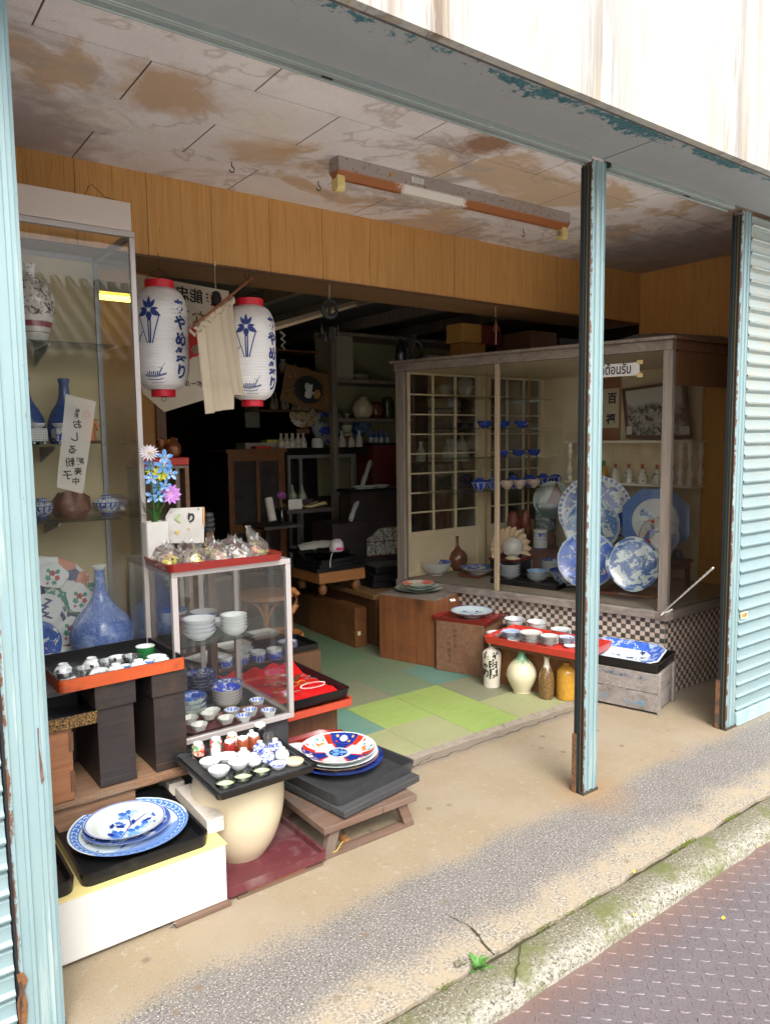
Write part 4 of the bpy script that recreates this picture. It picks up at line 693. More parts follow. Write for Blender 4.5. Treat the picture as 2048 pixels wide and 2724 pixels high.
# protos
pr=proto
bw1=pr(bowl_mb(.066,.036,.45),'shallow_bowl',[M['p_plain_out'],M['p_rim']],'bowl'); bw2=pr(bowl_mb(.054,.028,.5),'white_dish',[M['white_p'],M['white_p']],'dish')
bw3=pr(bowl_mb(.066,.045,.45,lobes=12,amp=.018,n=72),'fluted_bowl',[M['pale_p'],M['p_blue']],'bowl'); pl1=pr(plate_mb(.070,.017),'blue_plate',[M['white_p'],M['p_blue']],'plate')
M['brim']=porc('brown rimmed blue glaze',(.70,.71,.66),bands=((.93,.96,0,0),(.30,.36,0,0),(.16,.2,0,0)),blot=(.38,.92,24,.46),rim=(.20,.09,.03)); bw4=pr(bowl_mb(.064,.034,.5),'brown_rimmed_dish',[porc('bisque outer',(.62,.58,.50)),M['brim']],'dish')
bowlindigo=pr(bowl_mb(.058,.050,.45),'indigo_bowl',[M['p_outd'],M['white_p']],'bowl'); bowlblue=pr(bowl_mb(.066,.045,.4),'blue_bowl',[M['white_p'],M['p_blue']],'bowl')
G='bowls for sale in the glass showcase'
q=az(*k('Q',450,925),zs); stack(bw1,4,(q.x+.02,q.y+.05,zs+.001),.0165,'pale shallow bowl with a thin blue line on the showcase shelf',G,)
q=az(*k('Q',850,860),zs); stack(bw2,5,(q.x+.02,q.y+.04,zs+.001),.0135,'plain white dish on the showcase shelf',G)
q=az(*k('Q',330,500),zs); stack(bowlblue,2,(1.12,1.10,zs+.001),.017,'blue painted bowl at the back left of the showcase shelf',G)
q=az(*k('Q',570,680),zs); dup(bowlindigo,(1.235,1.04,zs+.001),0,'dark indigo bowl with white inside at the back of the showcase shelf',G)
t_=tray_mb(.12,.10,.008,r=.05); tp_=pr(t_,'dark_saucer',M['brown_g'],'saucer'); stack(tp_,6,(1.13,.965,zs+.001),.009,'dark brown wooden saucer on the showcase shelf',G)
dup(bw2,(1.275,.93,zs+.001),0,'white dish alone behind the white stack on the showcase shelf',G)
q=az(*k('Q',470,1300),FZ); stack(pl1,6,(1.245,1.125,FZ+.022),.014,'flat blue plate at the back of the showcase floor',G)
stack(bw3,2,(1.335,1.045,FZ+.001),.020,'fluted blue flower bowl in the middle of the showcase floor',G)
stack(bw3,3,(1.115,.92,FZ+.001),.020,'fluted blue bowl at the left front of the showcase floor',G,scale=1.0)
stack(bw4,5,(1.285,.935,FZ+.001),.0125,'brown rimmed blue karakusa dish on the showcase floor',G); stack(bowlblue,2,(1.165,1.035,FZ+.001),.014,'blue glazed bowl in the back left corner of the showcase floor',G,scale=.8)
# octagonal tray with little dishes
mb=MB(); o1=oct_out(.40,.150,.04); i1=oct_out(.388,.138,.037); mb.loops([ring(oct_out(.38,.13,.035),0),ring(o1,.014),ring(i1,.014),ring(oct_out(.37,.12,.033),.004)]); TZ=FZ+.001
tc=Vector((1.185,.715+.045,TZ)); o=mb.build('octagonal_tray',M['crim'],loc=(1.205,.778,TZ)); tag(o,'low maroon octagonal tray with little dishes inside the showcase','tray')
def octdish(mo,mi_,name): return pr(MB().loops([ring(oct_out(.040,.040,.010),0),ring(oct_out(.064,.062,.017),.025),ring(oct_out(.059,.057,.015),.025),ring(oct_out(.036,.036,.009),.005)],[0,1,1]),name,[mo,mi_],'small dish',smooth=25)
M['key']=porc('key fret glaze',bands=((.72,.93,12,-.2),),blot=(0,.35,40,.52),rim=(.3,.14,.05),ink=(.02,.08,.42)); M['sketch']=porc('sketched white glaze',(.66,.66,.60),(.12,.10,.09),blot=(0,.6,30,.63))
od1=octdish(M['white_p'],M['key'],'key_fret_dish'); od2=octdish(M['sketch'],M['sketch'],'octagonal_white_dish')
names1=['nearest the back corner','at the left of the blue four','in the middle of the blue four','at the right end','nearest the glass']
for (x,y),n in zip(((1110,1640),(815,1760),(1030,1760),(1245,1765),(950,1830)),names1):
    q=az(*k('Q',x,y),TZ+.012); dup(od1,(q.x+.005,q.y,TZ+.0045),.2,'blue key fret octagonal dish '+n+' on the maroon tray',G)
for i,((x,y),n) in enumerate(zip(((335,1850),(600,1760),(560,1830),(760,1850),(445,1930)),('at the far left','behind the stacked pair','stacked over its neighbour','just left of the blue dishes','nearest the glass'))):
    q=az(*k('Q',x,y),TZ+.012); dup(od2,(q.x,q.y,TZ+.0045+(.012 if i==2 else 0)),-.1+.1*i,'greyish white octagonal dish '+n+' on the maroon tray',G)
# ---------------- sweets tray on the showcase ----------------
zt=SZ1+.001; mb=tray_mb(.475,.30,.030,r=.03,wall=.007,flare=.006)
for i,p in enumerate(mb.v):
    if p[2]>.02: mb.v[i]=(p[0],p[1],p[2]+.003*math.sin(p[0]*55))
o=tag(mb.build('red_tray',M['red'],loc=(1.187,.80,zt)),'wavy edged red lacquer tray of wrapped sweets on the glass showcase','tray')
bagm=M['plastic']; fill=[plain('yellow sweets',(.72,.58,.10),.5,sc=120,var=.5),plain('pink tan sweets',(.55,.30,.20),.5,sc=90,var=.5,c2=(.7,.6,.45)),plain('white sweets',(.75,.72,.66),.5,sc=120,var=.3)]
rnd=random.Random(11)
bags=[(.985,.73,'yellow balls at the front left corner',0),(1.075,.70,'yellow bits beside the front corner bag',0),(1.165,.71,'reddish crackers near the front middle',1),(1.255,.72,'white candy with black print near the front',2),(1.345,.75,'tan crackers and a yellow strip, right',1),(1.01,.84,'brown strings at the back left',1),(1.10,.85,'a twisted brown tie at the back',2),(1.20,.86,'yellow pieces at the back middle',0),(1.29,.85,'pale sticks at the back right',2)]
for i,(x,y,d,fi) in enumerate(bags):
    T=thing('sweets_bag','bag of sweets with '+d+' of the red tray','sweets bag',(x,y,zt+.005),rnd.uniform(0,6),'bags of sweets on the red tray')
    mb=MB(); mb.lathe([(.001,0),(.042,.004),(.052,.02),(.048,.045),(.034,.062),(.014,.075),(.018,.09)],18,caps=(1,0))
    for j in range(len(mb.v)):
        p=Vector(mb.v[j]); n=mnoise.noise(p*40+Vector((i*3,0,0))); n2=mnoise.noise(p*95+Vector((0,i,0))); mb.v[j]=(p.x*(1+.5*n),p.y*(1+.5*n2),max(0,p.z*(1+.25*n2)))
    mb.build('clear_bag',bagm,T,smooth=25)
    mb=MB()
    for j in range(9):
        cx,cy,cz=rnd.uniform(-.026,.026),rnd.uniform(-.026,.026),rnd.uniform(.008,.036); r_=rnd.uniform(.007,.012); mb.lathe([(.001,-r_),(r_*.7,-r_*.7),(r_,0),(r_*.7,r_*.7),(.001,r_)],8,(cx,cy,max(cz,r_)))
    for j in range(3):
        a=rnd.uniform(0,6); mb.tube([(.03*math.cos(a),.03*math.sin(a),.03),(0,0,.05),(-.03*math.cos(a+.5),-.03*math.sin(a+.5),.035)],.0022,5)
    mb.build('sweets',fill[fi],T)
q=ay(*k('P',1370,1395),.74); T=thing('sweets_bag','tall peaked clear bag with one round yellow sweet on the red tray','sweets bag',(1.385,.80,zt+.006),0,'bags of sweets on the red tray')
mb=MB(); L=[]
for z,w,d,cx in ((0,.035,.03,0),(.015,.05,.035,0),(.05,.040,.02,-.006),(.09,.024,.010,-.028),(.115,.010,.006,-.042),(.128,.012,.004,-.048)):
    L.append([(cx+w*math.cos(a)*(1+.15*math.sin(5*a+z*70)),d*math.sin(a)*(1+.2*math.cos(4*a)),z) for a in [i*2*PI/18 for i in range(18)]])
mb.loops(L); mb.build('clear_bag',bagm,T,smooth=25); mb=MB().lathe([(.001,0),(.022,.003),(.028,.012),(.020,.021),(.001,.024)],20,(0.006,-.008,.002)); mb.build('round_sweet',fill[0],T)
# square vase with artificial flowers
q0=az(*k('P',210,1300),zt); T=thing('flower_arrangement','bright artificial flowers, blue, yellow and lilac, in a square white pot','flowers',(1.00,.925,SZ1+.002))
mb=MB(); mb.loops([ring(rr(.085,.06,.006,3),0),ring(rr(.09,.065,.006,3),.165),ring(rr(.082,.057,.004,3),.165),ring(rr(.08,.055,.004,3),.14)]); mb.build('pot',M['white'],T)
def petals(cols,c,r_,n,nrm,wid=.3,cup=.3,layers=1):
    mb=MB(); N=Vector(nrm).normalized(); a=N.orthogonal().normalized(); b=N.cross(a); c=Vector(c)
    for L_ in range(layers):
        for i in range(n):
            th=2*PI*(i+.5*L_)/n; d=a*math.cos(th)+b*math.sin(th); s_=N.cross(d); rr_=r_*(1-.22*L_); cu=cup+.35*L_
            P=lambda u,w:(c+d*rr_*u+s_*rr_*w+N*(rr_*(cu*u*(1.4-u))))
            mb.add([P(.05,0),P(.35,-wid*.5),P(.72,-wid*.55),P(1,0),P(.72,wid*.55),P(.35,wid*.5),P(.5,0)-N*.002],[(0,1,6),(1,2,6),(2,3,6),(3,4,6),(4,5,6),(5,0,6)],0)
    mb.lathe([(.001,0),(r_*.13,.002),(r_*.1,.006),(.001,.007)],8,c,1); return mb
cb=plain('blue petal',(.10,.30,.75),.6,sc=70,var=.5,c2=(.55,.70,.90),thr=.55); cy=plain('yellow petal',(.75,.72,.05),.6); cl=plain('lilac petal',(.58,.25,.68),.6,sc=60,var=.3,c2=(.75,.5,.8)); cw=plain('white petal',(.8,.74,.76),.6)
base=Vector((1.00,.925,SZ1+.002)); stems=MB()
fl=[(('P',75,245),cw,.040,16,.13,2,'white'),(('P',255,295),cb,.036,5,.42,1,''),(('P',95,380),cb,.030,5,.45,1,''),(('P',245,400),cb,.036,5,.4,1,''),(('P',205,480),cy,.034,9,.3,2,''),(('P',90,455),cy,.02,8,.3,1,''),(('P',100,540),cb,.032,5,.42,1,''),(('P',325,490),cb,.032,5,.42,1,''),(('P',185,640),cb,.034,5,.42,1,''),(('P',265,620),cb,.026,5,.42,1,''),(('P',325,720),cl,.044,11,.26,2,''),(('P',120,745),cb,.034,5,.4,1,''),(('P',190,760),cb,.028,5,.4,1,'')]
for i,(p,m_,r_,n,w_,ly,_) in enumerate(fl):
    c=ay(*k(*p),.90+.02*(i%3))-base; mb=petals(None,c,r_,n,(-.25+.2*math.sin(i*2),-1,.35+.3*math.cos(i)),w_,.32,ly); mb.build('flower',[m_,cy if m_ is not cy else M['leaf']],T,smooth=60); stems.tube([(0,0,.14),(c.x*.4,c.y*.5,c.z*.6+.05),c],.0018,5)
stems.build('stems',M['leaf'],T); mb=MB(); rnd=random.Random(4)
for i in range(34):
    a=rnd.uniform(0,2*PI); l=rnd.uniform(.03,.075); p=Vector((.02*math.cos(a),.015*math.sin(a),.15+rnd.uniform(0,.09))); d=Vector((math.cos(a),math.sin(a)*.6,rnd.uniform(.4,1.6))).normalized(); s_=d.cross(Vector((0,0,1))).normalized()*.007
    mb.add([p,p+d*l*.5+s_,p+d*l,p+d*l*.5-s_],[(0,1,2),(0,2,3)])
mb.build('leaves',plain('dark flower leaf',(.02,.09,.02),.5,var=.4),T)
# chestnut sign
def sg(x,y): return ay(*k('P',x,y),.955)
T=thing('kuri_sign','white card sign with green and black brush letters behind the sweets tray','sign',(0,0,0)); mb=MB(); mb.plate3([sg(270,975),sg(270,1290),sg(715,1290),sg(715,870),sg(325,885)],-.004); mb.build('card',M['white'],T,smooth=0)
mb=MB(); mb.plate3([sg(696,872),sg(716,869),sg(716,1100),sg(696,1060)],.004); mb.xf(Matrix.Translation((0,-.0045,0))); mb.build('orange_edge',plain('orange card edge',(.62,.33,.12),.6),T,smooth=0)
c=sg(410,1010); text('く',.040,lambda x,y:(c.x+x,.9495,c.z+y),bold=.0022).build('green_letter',plain('pale green ink',(.38,.50,.22),.6),T,smooth=0); c2=sg(560,1000); text('り',.042,lambda x,y:(c2.x+x,.9495,c2.z+y),bold=.0022).build('black_letter',M['blackink'],T,smooth=0); c3=sg(345,955); text('゛',.022,lambda x,y:(c3.x+x,.9495,c3.z+y),bold=.001).build('grey_mark',M['alud'],T,smooth=0)
mb=MB(); q=sg(400,1160); mb.poly([(q.x+a,.9495,q.z+b) for a,b in ((-.012,.004),(.010,.006),(.002,-.012))]); q=sg(530,1125); mb.poly([(q.x+.006*math.cos(i),.9495,q.z+.004*math.sin(i)) for i in range(6)]); q=sg(645,893); mb.poly([(q.x+.0035*math.cos(i),.9495,q.z+.0035*math.sin(i)) for i in range(6)],1); mb.build('printed_marks',[plain('ochre print',(.65,.42,.1),.6),M['wdark']],T,smooth=0)
# ---------------- bronze gourd figure on stand ----------------
q=ay(*k('P',470,290),1.95); zt2=q.z; mb=MB(); mb.lathe([(.001,0),(.03,0),(.046,.02),(.05,.045),(.044,.07),(.026,.088),(.018,.098),(.001,.10)],28); mb.tube([(-.0,0,.09),(.010,.0,.104),(.022,-.004,.098)],[.008,.007,.004],8); mb.lathe([(.001,-.010),(.010,-.004),(.010,.004),(.001,.010)],10,(.024,-.004,.094)); mb.lathe([(.001,0),(.004,.004),(.001,.009)],8,(-.004,-.012,.101))
qq=ay(*k('P',345,285),1.95); tag(mb.build('bronze_gourd',M['copper'],loc=(qq.x,1.95,zt2+.001)),'round bronze gourd shaped ornament on the red box','ornament')
mb=MB().lathe([(.001,0),(.022,.0),(.03,.02),(.024,.045),(.015,.055),(.026,.075),(.024,.095),(.001,.108)],24); qq=ay(*k('P',215,285),1.93); tag(mb.build('bronze_figure',M['copper'],loc=(qq.x,1.93,zt2+.001)),'darker double bulged bronze ornament left of the gourd','ornament')
a_=ay(*k('P',-60,300),1.90); b_=ay(*k('P',543,300),1.90); mb=MB(); mb.box(a_.x,1.90,zt2-.042,b_.x,2.06,zt2); tag(mb.build('red_box',M['bright'],bevel=.006),'flat red lacquer box under the bronze ornaments','box')
T=thing('plank_shelf_stand','dark open stand of rough planks under the flat red box','stand',(a_.x,1.9,0)); w=b_.x-a_.x; mb=MB(); mb.box(0,.01,zt2-.058,w,.19,zt2-.044); mb.build('top_board',M['greyz'],T)
for x,m_ in ((w-.075,M['greyz']),(w-.022,M['plank']),(.0,M['greyz'])): mb=MB(); mb.box(x,.012,.01,x+.022,.18,zt2-.059); mb.build('upright_board',m_,T)
mb=MB(); mb.box(.02,.17,.01,w-.08,.18,zt2-.06); mb.build('back_board',M['wdark'],T)
T=tag(MB().lathe([(.001,0),(.03,0),(.032,.016),(.024,.020),(.03,.024),(.032,.038),(.024,.044),(.03,.048),(.031,.062),(.022,.068),(.028,.072),(.026,.086),(.001,.092)],20).build('stacked_cups',M['lacqm'],loc=ay(*k('P',765,1150),1.35)),'column of dark grey stacked cups behind the sign','cups'); T.location.z=max(T.location.z,.2)
mb=MB(); p=T.location.copy(); mb.box(p.x-.018,1.33,.012,p.x+.018,1.37,p.z-.001); tag(mb.build('cup_plinth',M['wdark']),'dark plinth under the column of grey cups','plinth')
# ---------------- orange tray group ----------------
# orange tray: rim ~.735
OC=Vector((.742,.765,0)); A=az(*k('C',420,520),.70); TZo=.695
T=thing('orange_tray','orange sided black tray of cups and glasses on two dark boxes','tray',(.757,.775,TZo),R(1.5)); mb=tray_mb(.435,.36,.044,t=.016,r=.018,wall=.007); mb.m=[0]*len(mb.m)
nf=len(rr(1,1,.1)); 
for i in range(len(mb.f)): mb.m[i]=0 if i<nf else 1
mb.m[-2]=0; mb.build('tray_body',[M['orange'],M['lacq']],T); OT=T
TF=TZo+.0165
G2='cups and glasses on the orange tray'
def cupg(R0,H,n=10): return MB().lathe([(.001,0),(R0*.62,0),(R0*.64,.006),(R0*.7,H*.45),(R0,H),(R0*.94,H),(R0*.64,H*.45),(R0*.55,.012),(.001,.011)],30,lobes=n,amp=.02)
gl_=pr(cupg(.029,.042),'glass_cup',M['cupg'],'glass'); green=pr(MB().lathe([(.001,0),(.024,0),(.031,.012),(.032,.046),(.0295,.046),(.028,.014),(.001,.01)],32,mi=[0,0,0,1,1,1,1]),'green_cup',[M['p_green'],M['white_p']],'cup')
blu=pr(MB().lathe([(.001,0),(.024,0),(.022,.012),(.014,.021),(.0155,.027),(.013,.027),(.012,.023),(.001,.022)],26,mi=[0,0,0,0,1,1,1]),'blue_cup',[M['blue_g'],M['white_p']],'cup')
up=pr(MB().lathe([(.001,.001),(.029,0),(.031,.003),(.028,.018),(.018,.029),(.0155,.030),(.0155,.036),(.013,.036),(.0125,.031),(.001,.031)],30),'upturned_cup',M['white_p'],'cup')
wb=pr(bowl_mb(.030,.027,.42),'white_cup',[M['white_p'],M['white_p']],'cup'); sd=pr(bowl_mb(.031,.017,.5),'blue_sprig_dish',[M['white_p'],M['p_pl']],'small dish')
items=[(gl_,420,440,'clear glass cup in the near left corner of the orange tray'),(up,455,345,'upturned white cup behind the near left glass'),(sd,520,410,'little dish with blue sprig beside the near left glass'),(up,505,440,'upturned white cup at the near edge of the orange tray, leftmost'),(gl_,605,390,'clear glass cup left of centre on the orange tray'),(up,658,300,'upturned white cup at the back of the orange tray'),(wb,712,375,'ivory cup standing upright in the middle of the orange tray'),(up,690,405,'upturned white cup at the near edge, second from the left'),(gl_,770,335,'clear glass cup behind the ivory cup'),(wb,842,275,'broad white cup at the back, left of the right hand glass'),(up,855,365,'upturned white cup at the near edge, middle of the orange tray'),(blu,915,345,'upturned blue cup left of the right hand glass'),(gl_,940,300,'clear glass cup nearest the green cup'),(green,1040,235,'dark green cup with cream inside on the orange tray'),(wb,1115,270,'white cup in the far right corner beside the green cup'),(up,1010,330,'upturned white cup at the near edge, between two blue cups'),(blu,1065,300,'upturned blue cup right of the right hand glass'),(up,1165,290,'upturned white cup at the near right corner of the orange tray')]
for i,(o,x,y,lab) in enumerate(items):
    q=az(*k('C',x,y+18),TF+.012); q.x=min(max(q.x,.575),.94); q.y=min(max(q.y,.632),.92); dup(o,(q.x,q.y,TF),i*1.3,lab,G2,1.12 if o is gl_ else 1.08)
# boxes
ZP=.325
def lidboxt(x,y,w,d,label):
    T=thing('lidded_box',label,'box',(x,y,ZP),R(1),'dark lidded wooden boxes under the orange tray'); mb=MB(); mb.box(0,0,.002,w,d,TZo-ZP-.09); mb.box(-.001,-.003,.002,w+.001,-.0005,.03); mb.build('box_body',M['dkbox'],T,bevel=.002); mb=MB(); mb.box(-.008,-.010,TZo-ZP-.089,w+.008,d+.008,TZo-ZP-.001); mb.build('lid',M['dkbox'],T,bevel=.003)
b1=az(*k('C',655,1165),ZP); lidboxt(.665,.618,.125,.27,'left dark lidded wooden box under the orange tray'); lidboxt(.862,.622,.118,.28,'right dark lidded wooden box under the orange tray')
mb=MB(); mb.box(.385,.600,.296,1.03,.90,ZP-.001); 
rnd=random.Random(9); 
for i in range(60):
    x=.4+i*.0105; h=max(0,.010*mnoise.noise((x*14,2,0))+.004); mb.box(x,.594-h*.6,.299+h,x+.0104,.600,ZP-.003)
tag(mb.build('rough_plank',M['plank'],bevel=.001),'rough edged plank holding the two dark boxes','plank')
mb=MB(); mb.box(.385,.595,ZP,.575,.87,.575); o=tag(mb.build('wooden_chest',M['wbox'],bevel=.002),'orange brown wooden box against the left shutter post','box')
mb=MB(); mb.box(.5655,.590,ZP+.17,.578,.594,ZP+.235); mb.box(.5655,.590,ZP+.03,.578,.594,ZP+.10); mb.build('joint_inlay',M['wdark'],o)
t=NT('maki-e speckle'); v=t.co(); g=t.noise(v,150,4,.8); f=t.gt(g,.53,.05); t.put(t.b.inputs['Metallic'],t.ma('MULTIPLY',f,.7)); c=t.mix(f,(.02,.012,.01),(.45,.25,.06)); M['makie']=t.end(c,.4); t.put(t.b.inputs['Metallic'],t.ma('MULTIPLY',f,.6))
mb=tray_mb(.30,.24,.042,r=.012,wall=.007)
for i in range(len(mb.f)): mb.m[i]=0 if i<nf else 1
tag(mb.build('gold_flecked_tray',[M['makie'],M['lacq']],loc=(.51,.70,.576)),'black tray with gold flecked sides on the orange brown box','tray')
mb=MB(); mb.box(.385,.61,.20,.78,.86,.294); tag(mb.build('pale_board',M['plank'],bevel=.002),'pale rough board under the rough plank at left','board')
# ---------------- white box + platters ----------------
T=thing('white_drawer_box','long white melamine box with yellow top at the bottom left','box',(.30,.218,.016)); mb=MB(); mb.box(0,0,0,.642,.012,.188); mb.box(0,.0125,0,.642,.40,.186); mb.build('box_body',M['white'],T,bevel=.0015)
mb=MB(); mb.box(0,-.001,.1885,.648,.41,.193); mb.build('yellow_top',M['yellow'],T,bevel=.001)
mb=MB(); mb.box(.76,.20,.001,.948,.34,.0155); tag(mb.build('wood_shim',M['stoolw'],bevel=.001),'thin wooden slat under the right end of the white box','slat')
mb=MB(); mb.tube([(.755,.21,.004),(.745,.205,.012),(.755,.203,.020),(.765,.204,.012)],.0018,6); tag(mb.build('bent_wire',M['alud']),'bent wire end beside the wooden slat','wire')
ZW=.210; mb=tray_mb(.40,.435,.040,t=.006,r=.03,wall=.009,flare=.004); T=tag(mb.build('black_tray',M['lacq'],loc=(.700,.455,ZW)),'deep black lacquer tray holding the large blue platters','tray')
mb=tray_mb(.30,.40,.040,t=.006,r=.03,wall=.009,flare=.004); tag(mb.build('black_tray',M['lacq'],loc=(.335,.435,ZW)),'empty black tray mostly hidden by the left shutter post','tray')
mb=MB(); mb.box(0,0,0,.06,.30,.05); tag(mb.build('white_wood_block',M['whitew'],loc=(.915,.30,.2105),rz=R(-1),bevel=.002),'pale whitened timber block beside the black platter tray','block')
mb=MB(); mb.box(0,0,0,.06,.13,.05); tag(mb.build('white_wood_block',M['whitew'],loc=(.91,.575+.06,.2105),rz=R(-1),bevel=.002),'shorter pale timber block behind the long one','block')
PLm=NT('platter glaze'); t=PLm; g=t.n('TexCoord').outputs['Generated']; sp=t.n('SeparateXYZ'); t.t.links.new(g,sp.inputs[0]); x=t.ma('SUBTRACT',sp.outputs[0],.5); y=t.ma('SUBTRACT',sp.outputs[1],.5); r_=t.ma('MULTIPLY',t.ma('SQRT',t.ma('ADD',t.ma('MULTIPLY',x,x),t.ma('MULTIPLY',y,y))),2.); an=t.ma('ARCTAN2',y,x)
def rg(a,b,w=.006): return t.ma('MULTIPLY',t.gt(r_,a,w),t.ma('SUBTRACT',1.,t.gt(r_,b,w)))
v=t.co(); band=rg(.82,.965); fr=t.ma('FRACT',t.ma('MULTIPLY',an,44/(2*PI))); key=t.ma('MULTIPLY',rg(.845,.94,.003),t.ma('MULTIPLY',t.gt(fr,.15,.05),t.ma('SUBTRACT',1.,t.gt(fr,.85,.05)))); key2=t.ma('MULTIPLY',rg(.865,.92,.003),t.ma('MULTIPLY',t.gt(fr,.32,.05),t.ma('SUBTRACT',1.,t.gt(fr,.95,.05)))); kl=t.ma('SUBTRACT',key,key2)
c=t.mix(t.noise(v,6,3),(.62,.72,.76),(.70,.78,.80)); blue=t.mix(t.noise(v,25,4,.6),(.035,.13,.46),(.10,.27,.66)); wash=t.gt(t.ma('ADD',t.ma('MULTIPLY',y,-1.),t.ma('MULTIPLY',t.noise(t.co(sc=(1,5,1),rot=(0,0,R(20))),7,4),.5)),.47,.05); c=t.mix(t.ma('MULTIPLY',wash,.85),c,(.07,.20,.58)); dk=t.gt(t.noise(t.co(rot=(0,0,.4),sc=(1,2,1)),6.5,4,.6,.6),.60,.012); c=t.mix(t.ma('MULTIPLY',dk,rg(.45,.80)),c,(.008,.03,.36)); c=t.mix(band,c,blue); c=t.mix(t.ma('MULTIPLY',kl,.85),c,(.55,.68,.84)); M['platter']=t.end(c,.1,0,.55)
zpl=ZW+.0065; o=tag(plate_mb(.190,.036,.5,96).build('large_platter',[M['white_p'],M['platter']],loc=(.706,.452,zpl),rz=R(15)),'largest blue platter with key fret rim in the black tray, bottom of three','plate')
o=tag(plate_mb(.140,.026,.55,72).build('middle_platter',[M['white_p'],M['p_blue']],loc=(.700,.452,zpl+.020),rz=0),'middle blue plate with rope edge sandwiched in the platter stack','plate')
T=thing('peony_plate','white plate with blue peony painting, top of the platter stack','plate',(.695,.455,zpl+.032),R(25)); plate_mb(.128,.026,.55,72,well=.78).build('plate_body',[M['white_p'],porc('celadon white glaze',(.66,.74,.74),bands=((.955,.985,0,0),))],T)
mb=MB(); rnd=random.Random(21)
def leafp(cx,cy,a,l,w,mi,z):
    pts=[(0,0),(.25,.5),(.45,.42),(.6,.8),(.72,.35),(1,0),(.72,-.4),(.55,-.75),(.42,-.4),(.22,-.5)]
    mb.poly([(cx+x*l*math.cos(a)-y*w*math.sin(a),cy+x*l*math.sin(a)+y*w*math.cos(a),z) for x,y in pts],mi)
zz=.0101
for cx,cy,n,sc in ((.035,.030,9,1.),(-.050,-.035,8,.95),(-.012,-.052,8,.9),(.020,-.050,6,.6)):
    for i in range(n):
        a=i*2.4; rad=.013*sc*math.sqrt(i/n)*1.5; zz+=.00004; mb.poly([(p[0],p[1],zz) for p in blob(cx+rad*1.5*math.cos(a),cy+rad*.8*math.sin(a),.012*sc,.008*sc,18,a,6,.2)],[0,1,2][i%3])
for i in range(13):
    u=i/12; cx=-.07+.13*u; cy=-.030+.035*math.sin(u*5)+.02*u-.012*(i%3); zz+=.00004; leafp(cx,cy,rnd.uniform(-1,2.6),.026,.010,3 if i%2 else 0,zz)
for p0,p1 in (((-.06,-.05),(.0,-.02)),((.0,-.02),(.03,.02)),((.0,-.02),(.06,-.01))):
    d=Vector(p1)-Vector(p0); n=Vector((-d.y,d.x)).normalized()*.0012; mb.poly([(p0[0]-n.x,p0[1]-n.y,zz),(p1[0]-n.x,p1[1]-n.y,zz),(p1[0]+n.x,p1[1]+n.y,zz),(p0[0]+n.x,p0[1]+n.y,zz)],3)
mb.xf(Matrix.Translation((.0,.0,.0012))@Matrix.Diagonal((1.3,1.3,1,1))); mb.build('peony_painting',[plain('cobalt mid',(.04,.15,.55),.2),plain('cobalt pale',(.16,.34,.72),.2),plain('cobalt wash',(.40,.56,.80),.2),plain('cobalt dark',(.008,.03,.28),.2)],T,smooth=0)
# ---------------- jar, cup tray, crimson floor tray ----------------
mb=MB(); t_=tray_mb(.385,.52,.030,t=.006,r=.012,wall=.010); T=tag(t_.build('crimson_floor_tray',M['crim'],loc=(1.135,.478,.016)),'large dusty crimson tray lying on the pavement under the cream jar','tray')
for i,(x0,y0,x1,y1,z0,z1,lab) in enumerate(((.98,.215,1.31,.245,.001,.008,'flat grey slat under the front of the crimson tray'),(1.02,.222,1.24,.26,.009,.015,'orange brown slat lying on the grey one'))): mb=MB(); mb.box(x0,y0,z0,x1,y1,z1); tag(mb.build('timber_offcut',M['stoolw'] if i==0 else M['wbox']),lab,'slat')
jp=smoothprof([(.001,0),(.085,0),(.10,.006),(.132,.06),(.158,.14),(.166,.22),(.162,.28),(.146,.325),(.150,.338),(.142,.340),(.14,.32)],4)
T=tag(MB().lathe(jp,72).build('cream_jar',M['jar'],loc=(1.105,.462,.0225),smooth=60),'large round cream glazed jar carrying the black tray of cups','jar')
CT=Vector((1.105,.395,.3735)); zc=.3635
mb=tray_mb(.385,.40,.024,t=.006,r=.02,wall=.010,flare=.012); mb2=MB()
T=thing('cup_tray','square black tray crowded with upturned cups balanced on the cream jar','tray',(1.10,.395,zc),0); mb.build('tray_body',M['lacq'],T)
mb=MB(); mb.loops([ring(rr(.345,.36,.004,2),.0065),ring(rr(.345,.36,.004,2),.022),ring(rr(.329,.344,.003,2),.022),ring(rr(.329,.344,.003,2),.010)]); mb.build('inner_tray',M['lacqm'],T)
TC2=zc+.0105
mb=MB(); q=az(*k('D',835,972),zc+.025); mb.plate3([q+Vector(p) for p in ((-.014,-.004,0),(.014,-.006,.0),(.015,.004,.008),(-.013,.006,.008))],.001); text('¥700',.008,lambda x,y:(q.x+x,q.y-.0015+y*.7,q.z+.0062+y*.45),bold=.0002).build('price_writing',M['blackink'],mb.build('price_tag',M['white'],T,smooth=0),smooth=0)
M['kutani']=porc('red flower glaze',(.70,.66,.6),(.5,.05,.03),bands=((.05,.16,0,0),(.86,.93,0,0)),blot=(.15,.9,55,.49),side=True,inks=([(.55,.06,.03),(.08,.25,.10),(.6,.2,.05),(.55,.04,.03)],50)); M['redg']=plain('deep red glaze',(.22,.015,.01),.12,spec=.6); M['iron_g']=plain('rust brown glaze',(.24,.055,.02),.15,spec=.5,sc=30,c2=(.12,.03,.02)); M['sometsuke']=porc('fine blue scroll',blot=(.05,.9,80,.50),side=True)
def yun(m1,m2,name,R0=.0225,H=.052): return pr(MB().lathe([(.001,.0),(R0,.0),(R0*1.02,.004),(R0*.98,H*.78),(R0*.82,H*.88),(R0*.78,H*.90),(R0*.76,H),(R0*.66,H),(R0*.62,H*.93),(.001,H*.93)],30,mi=[0,0,0,0,0,1,1,1,1]),name,[m1,m2],'cup')
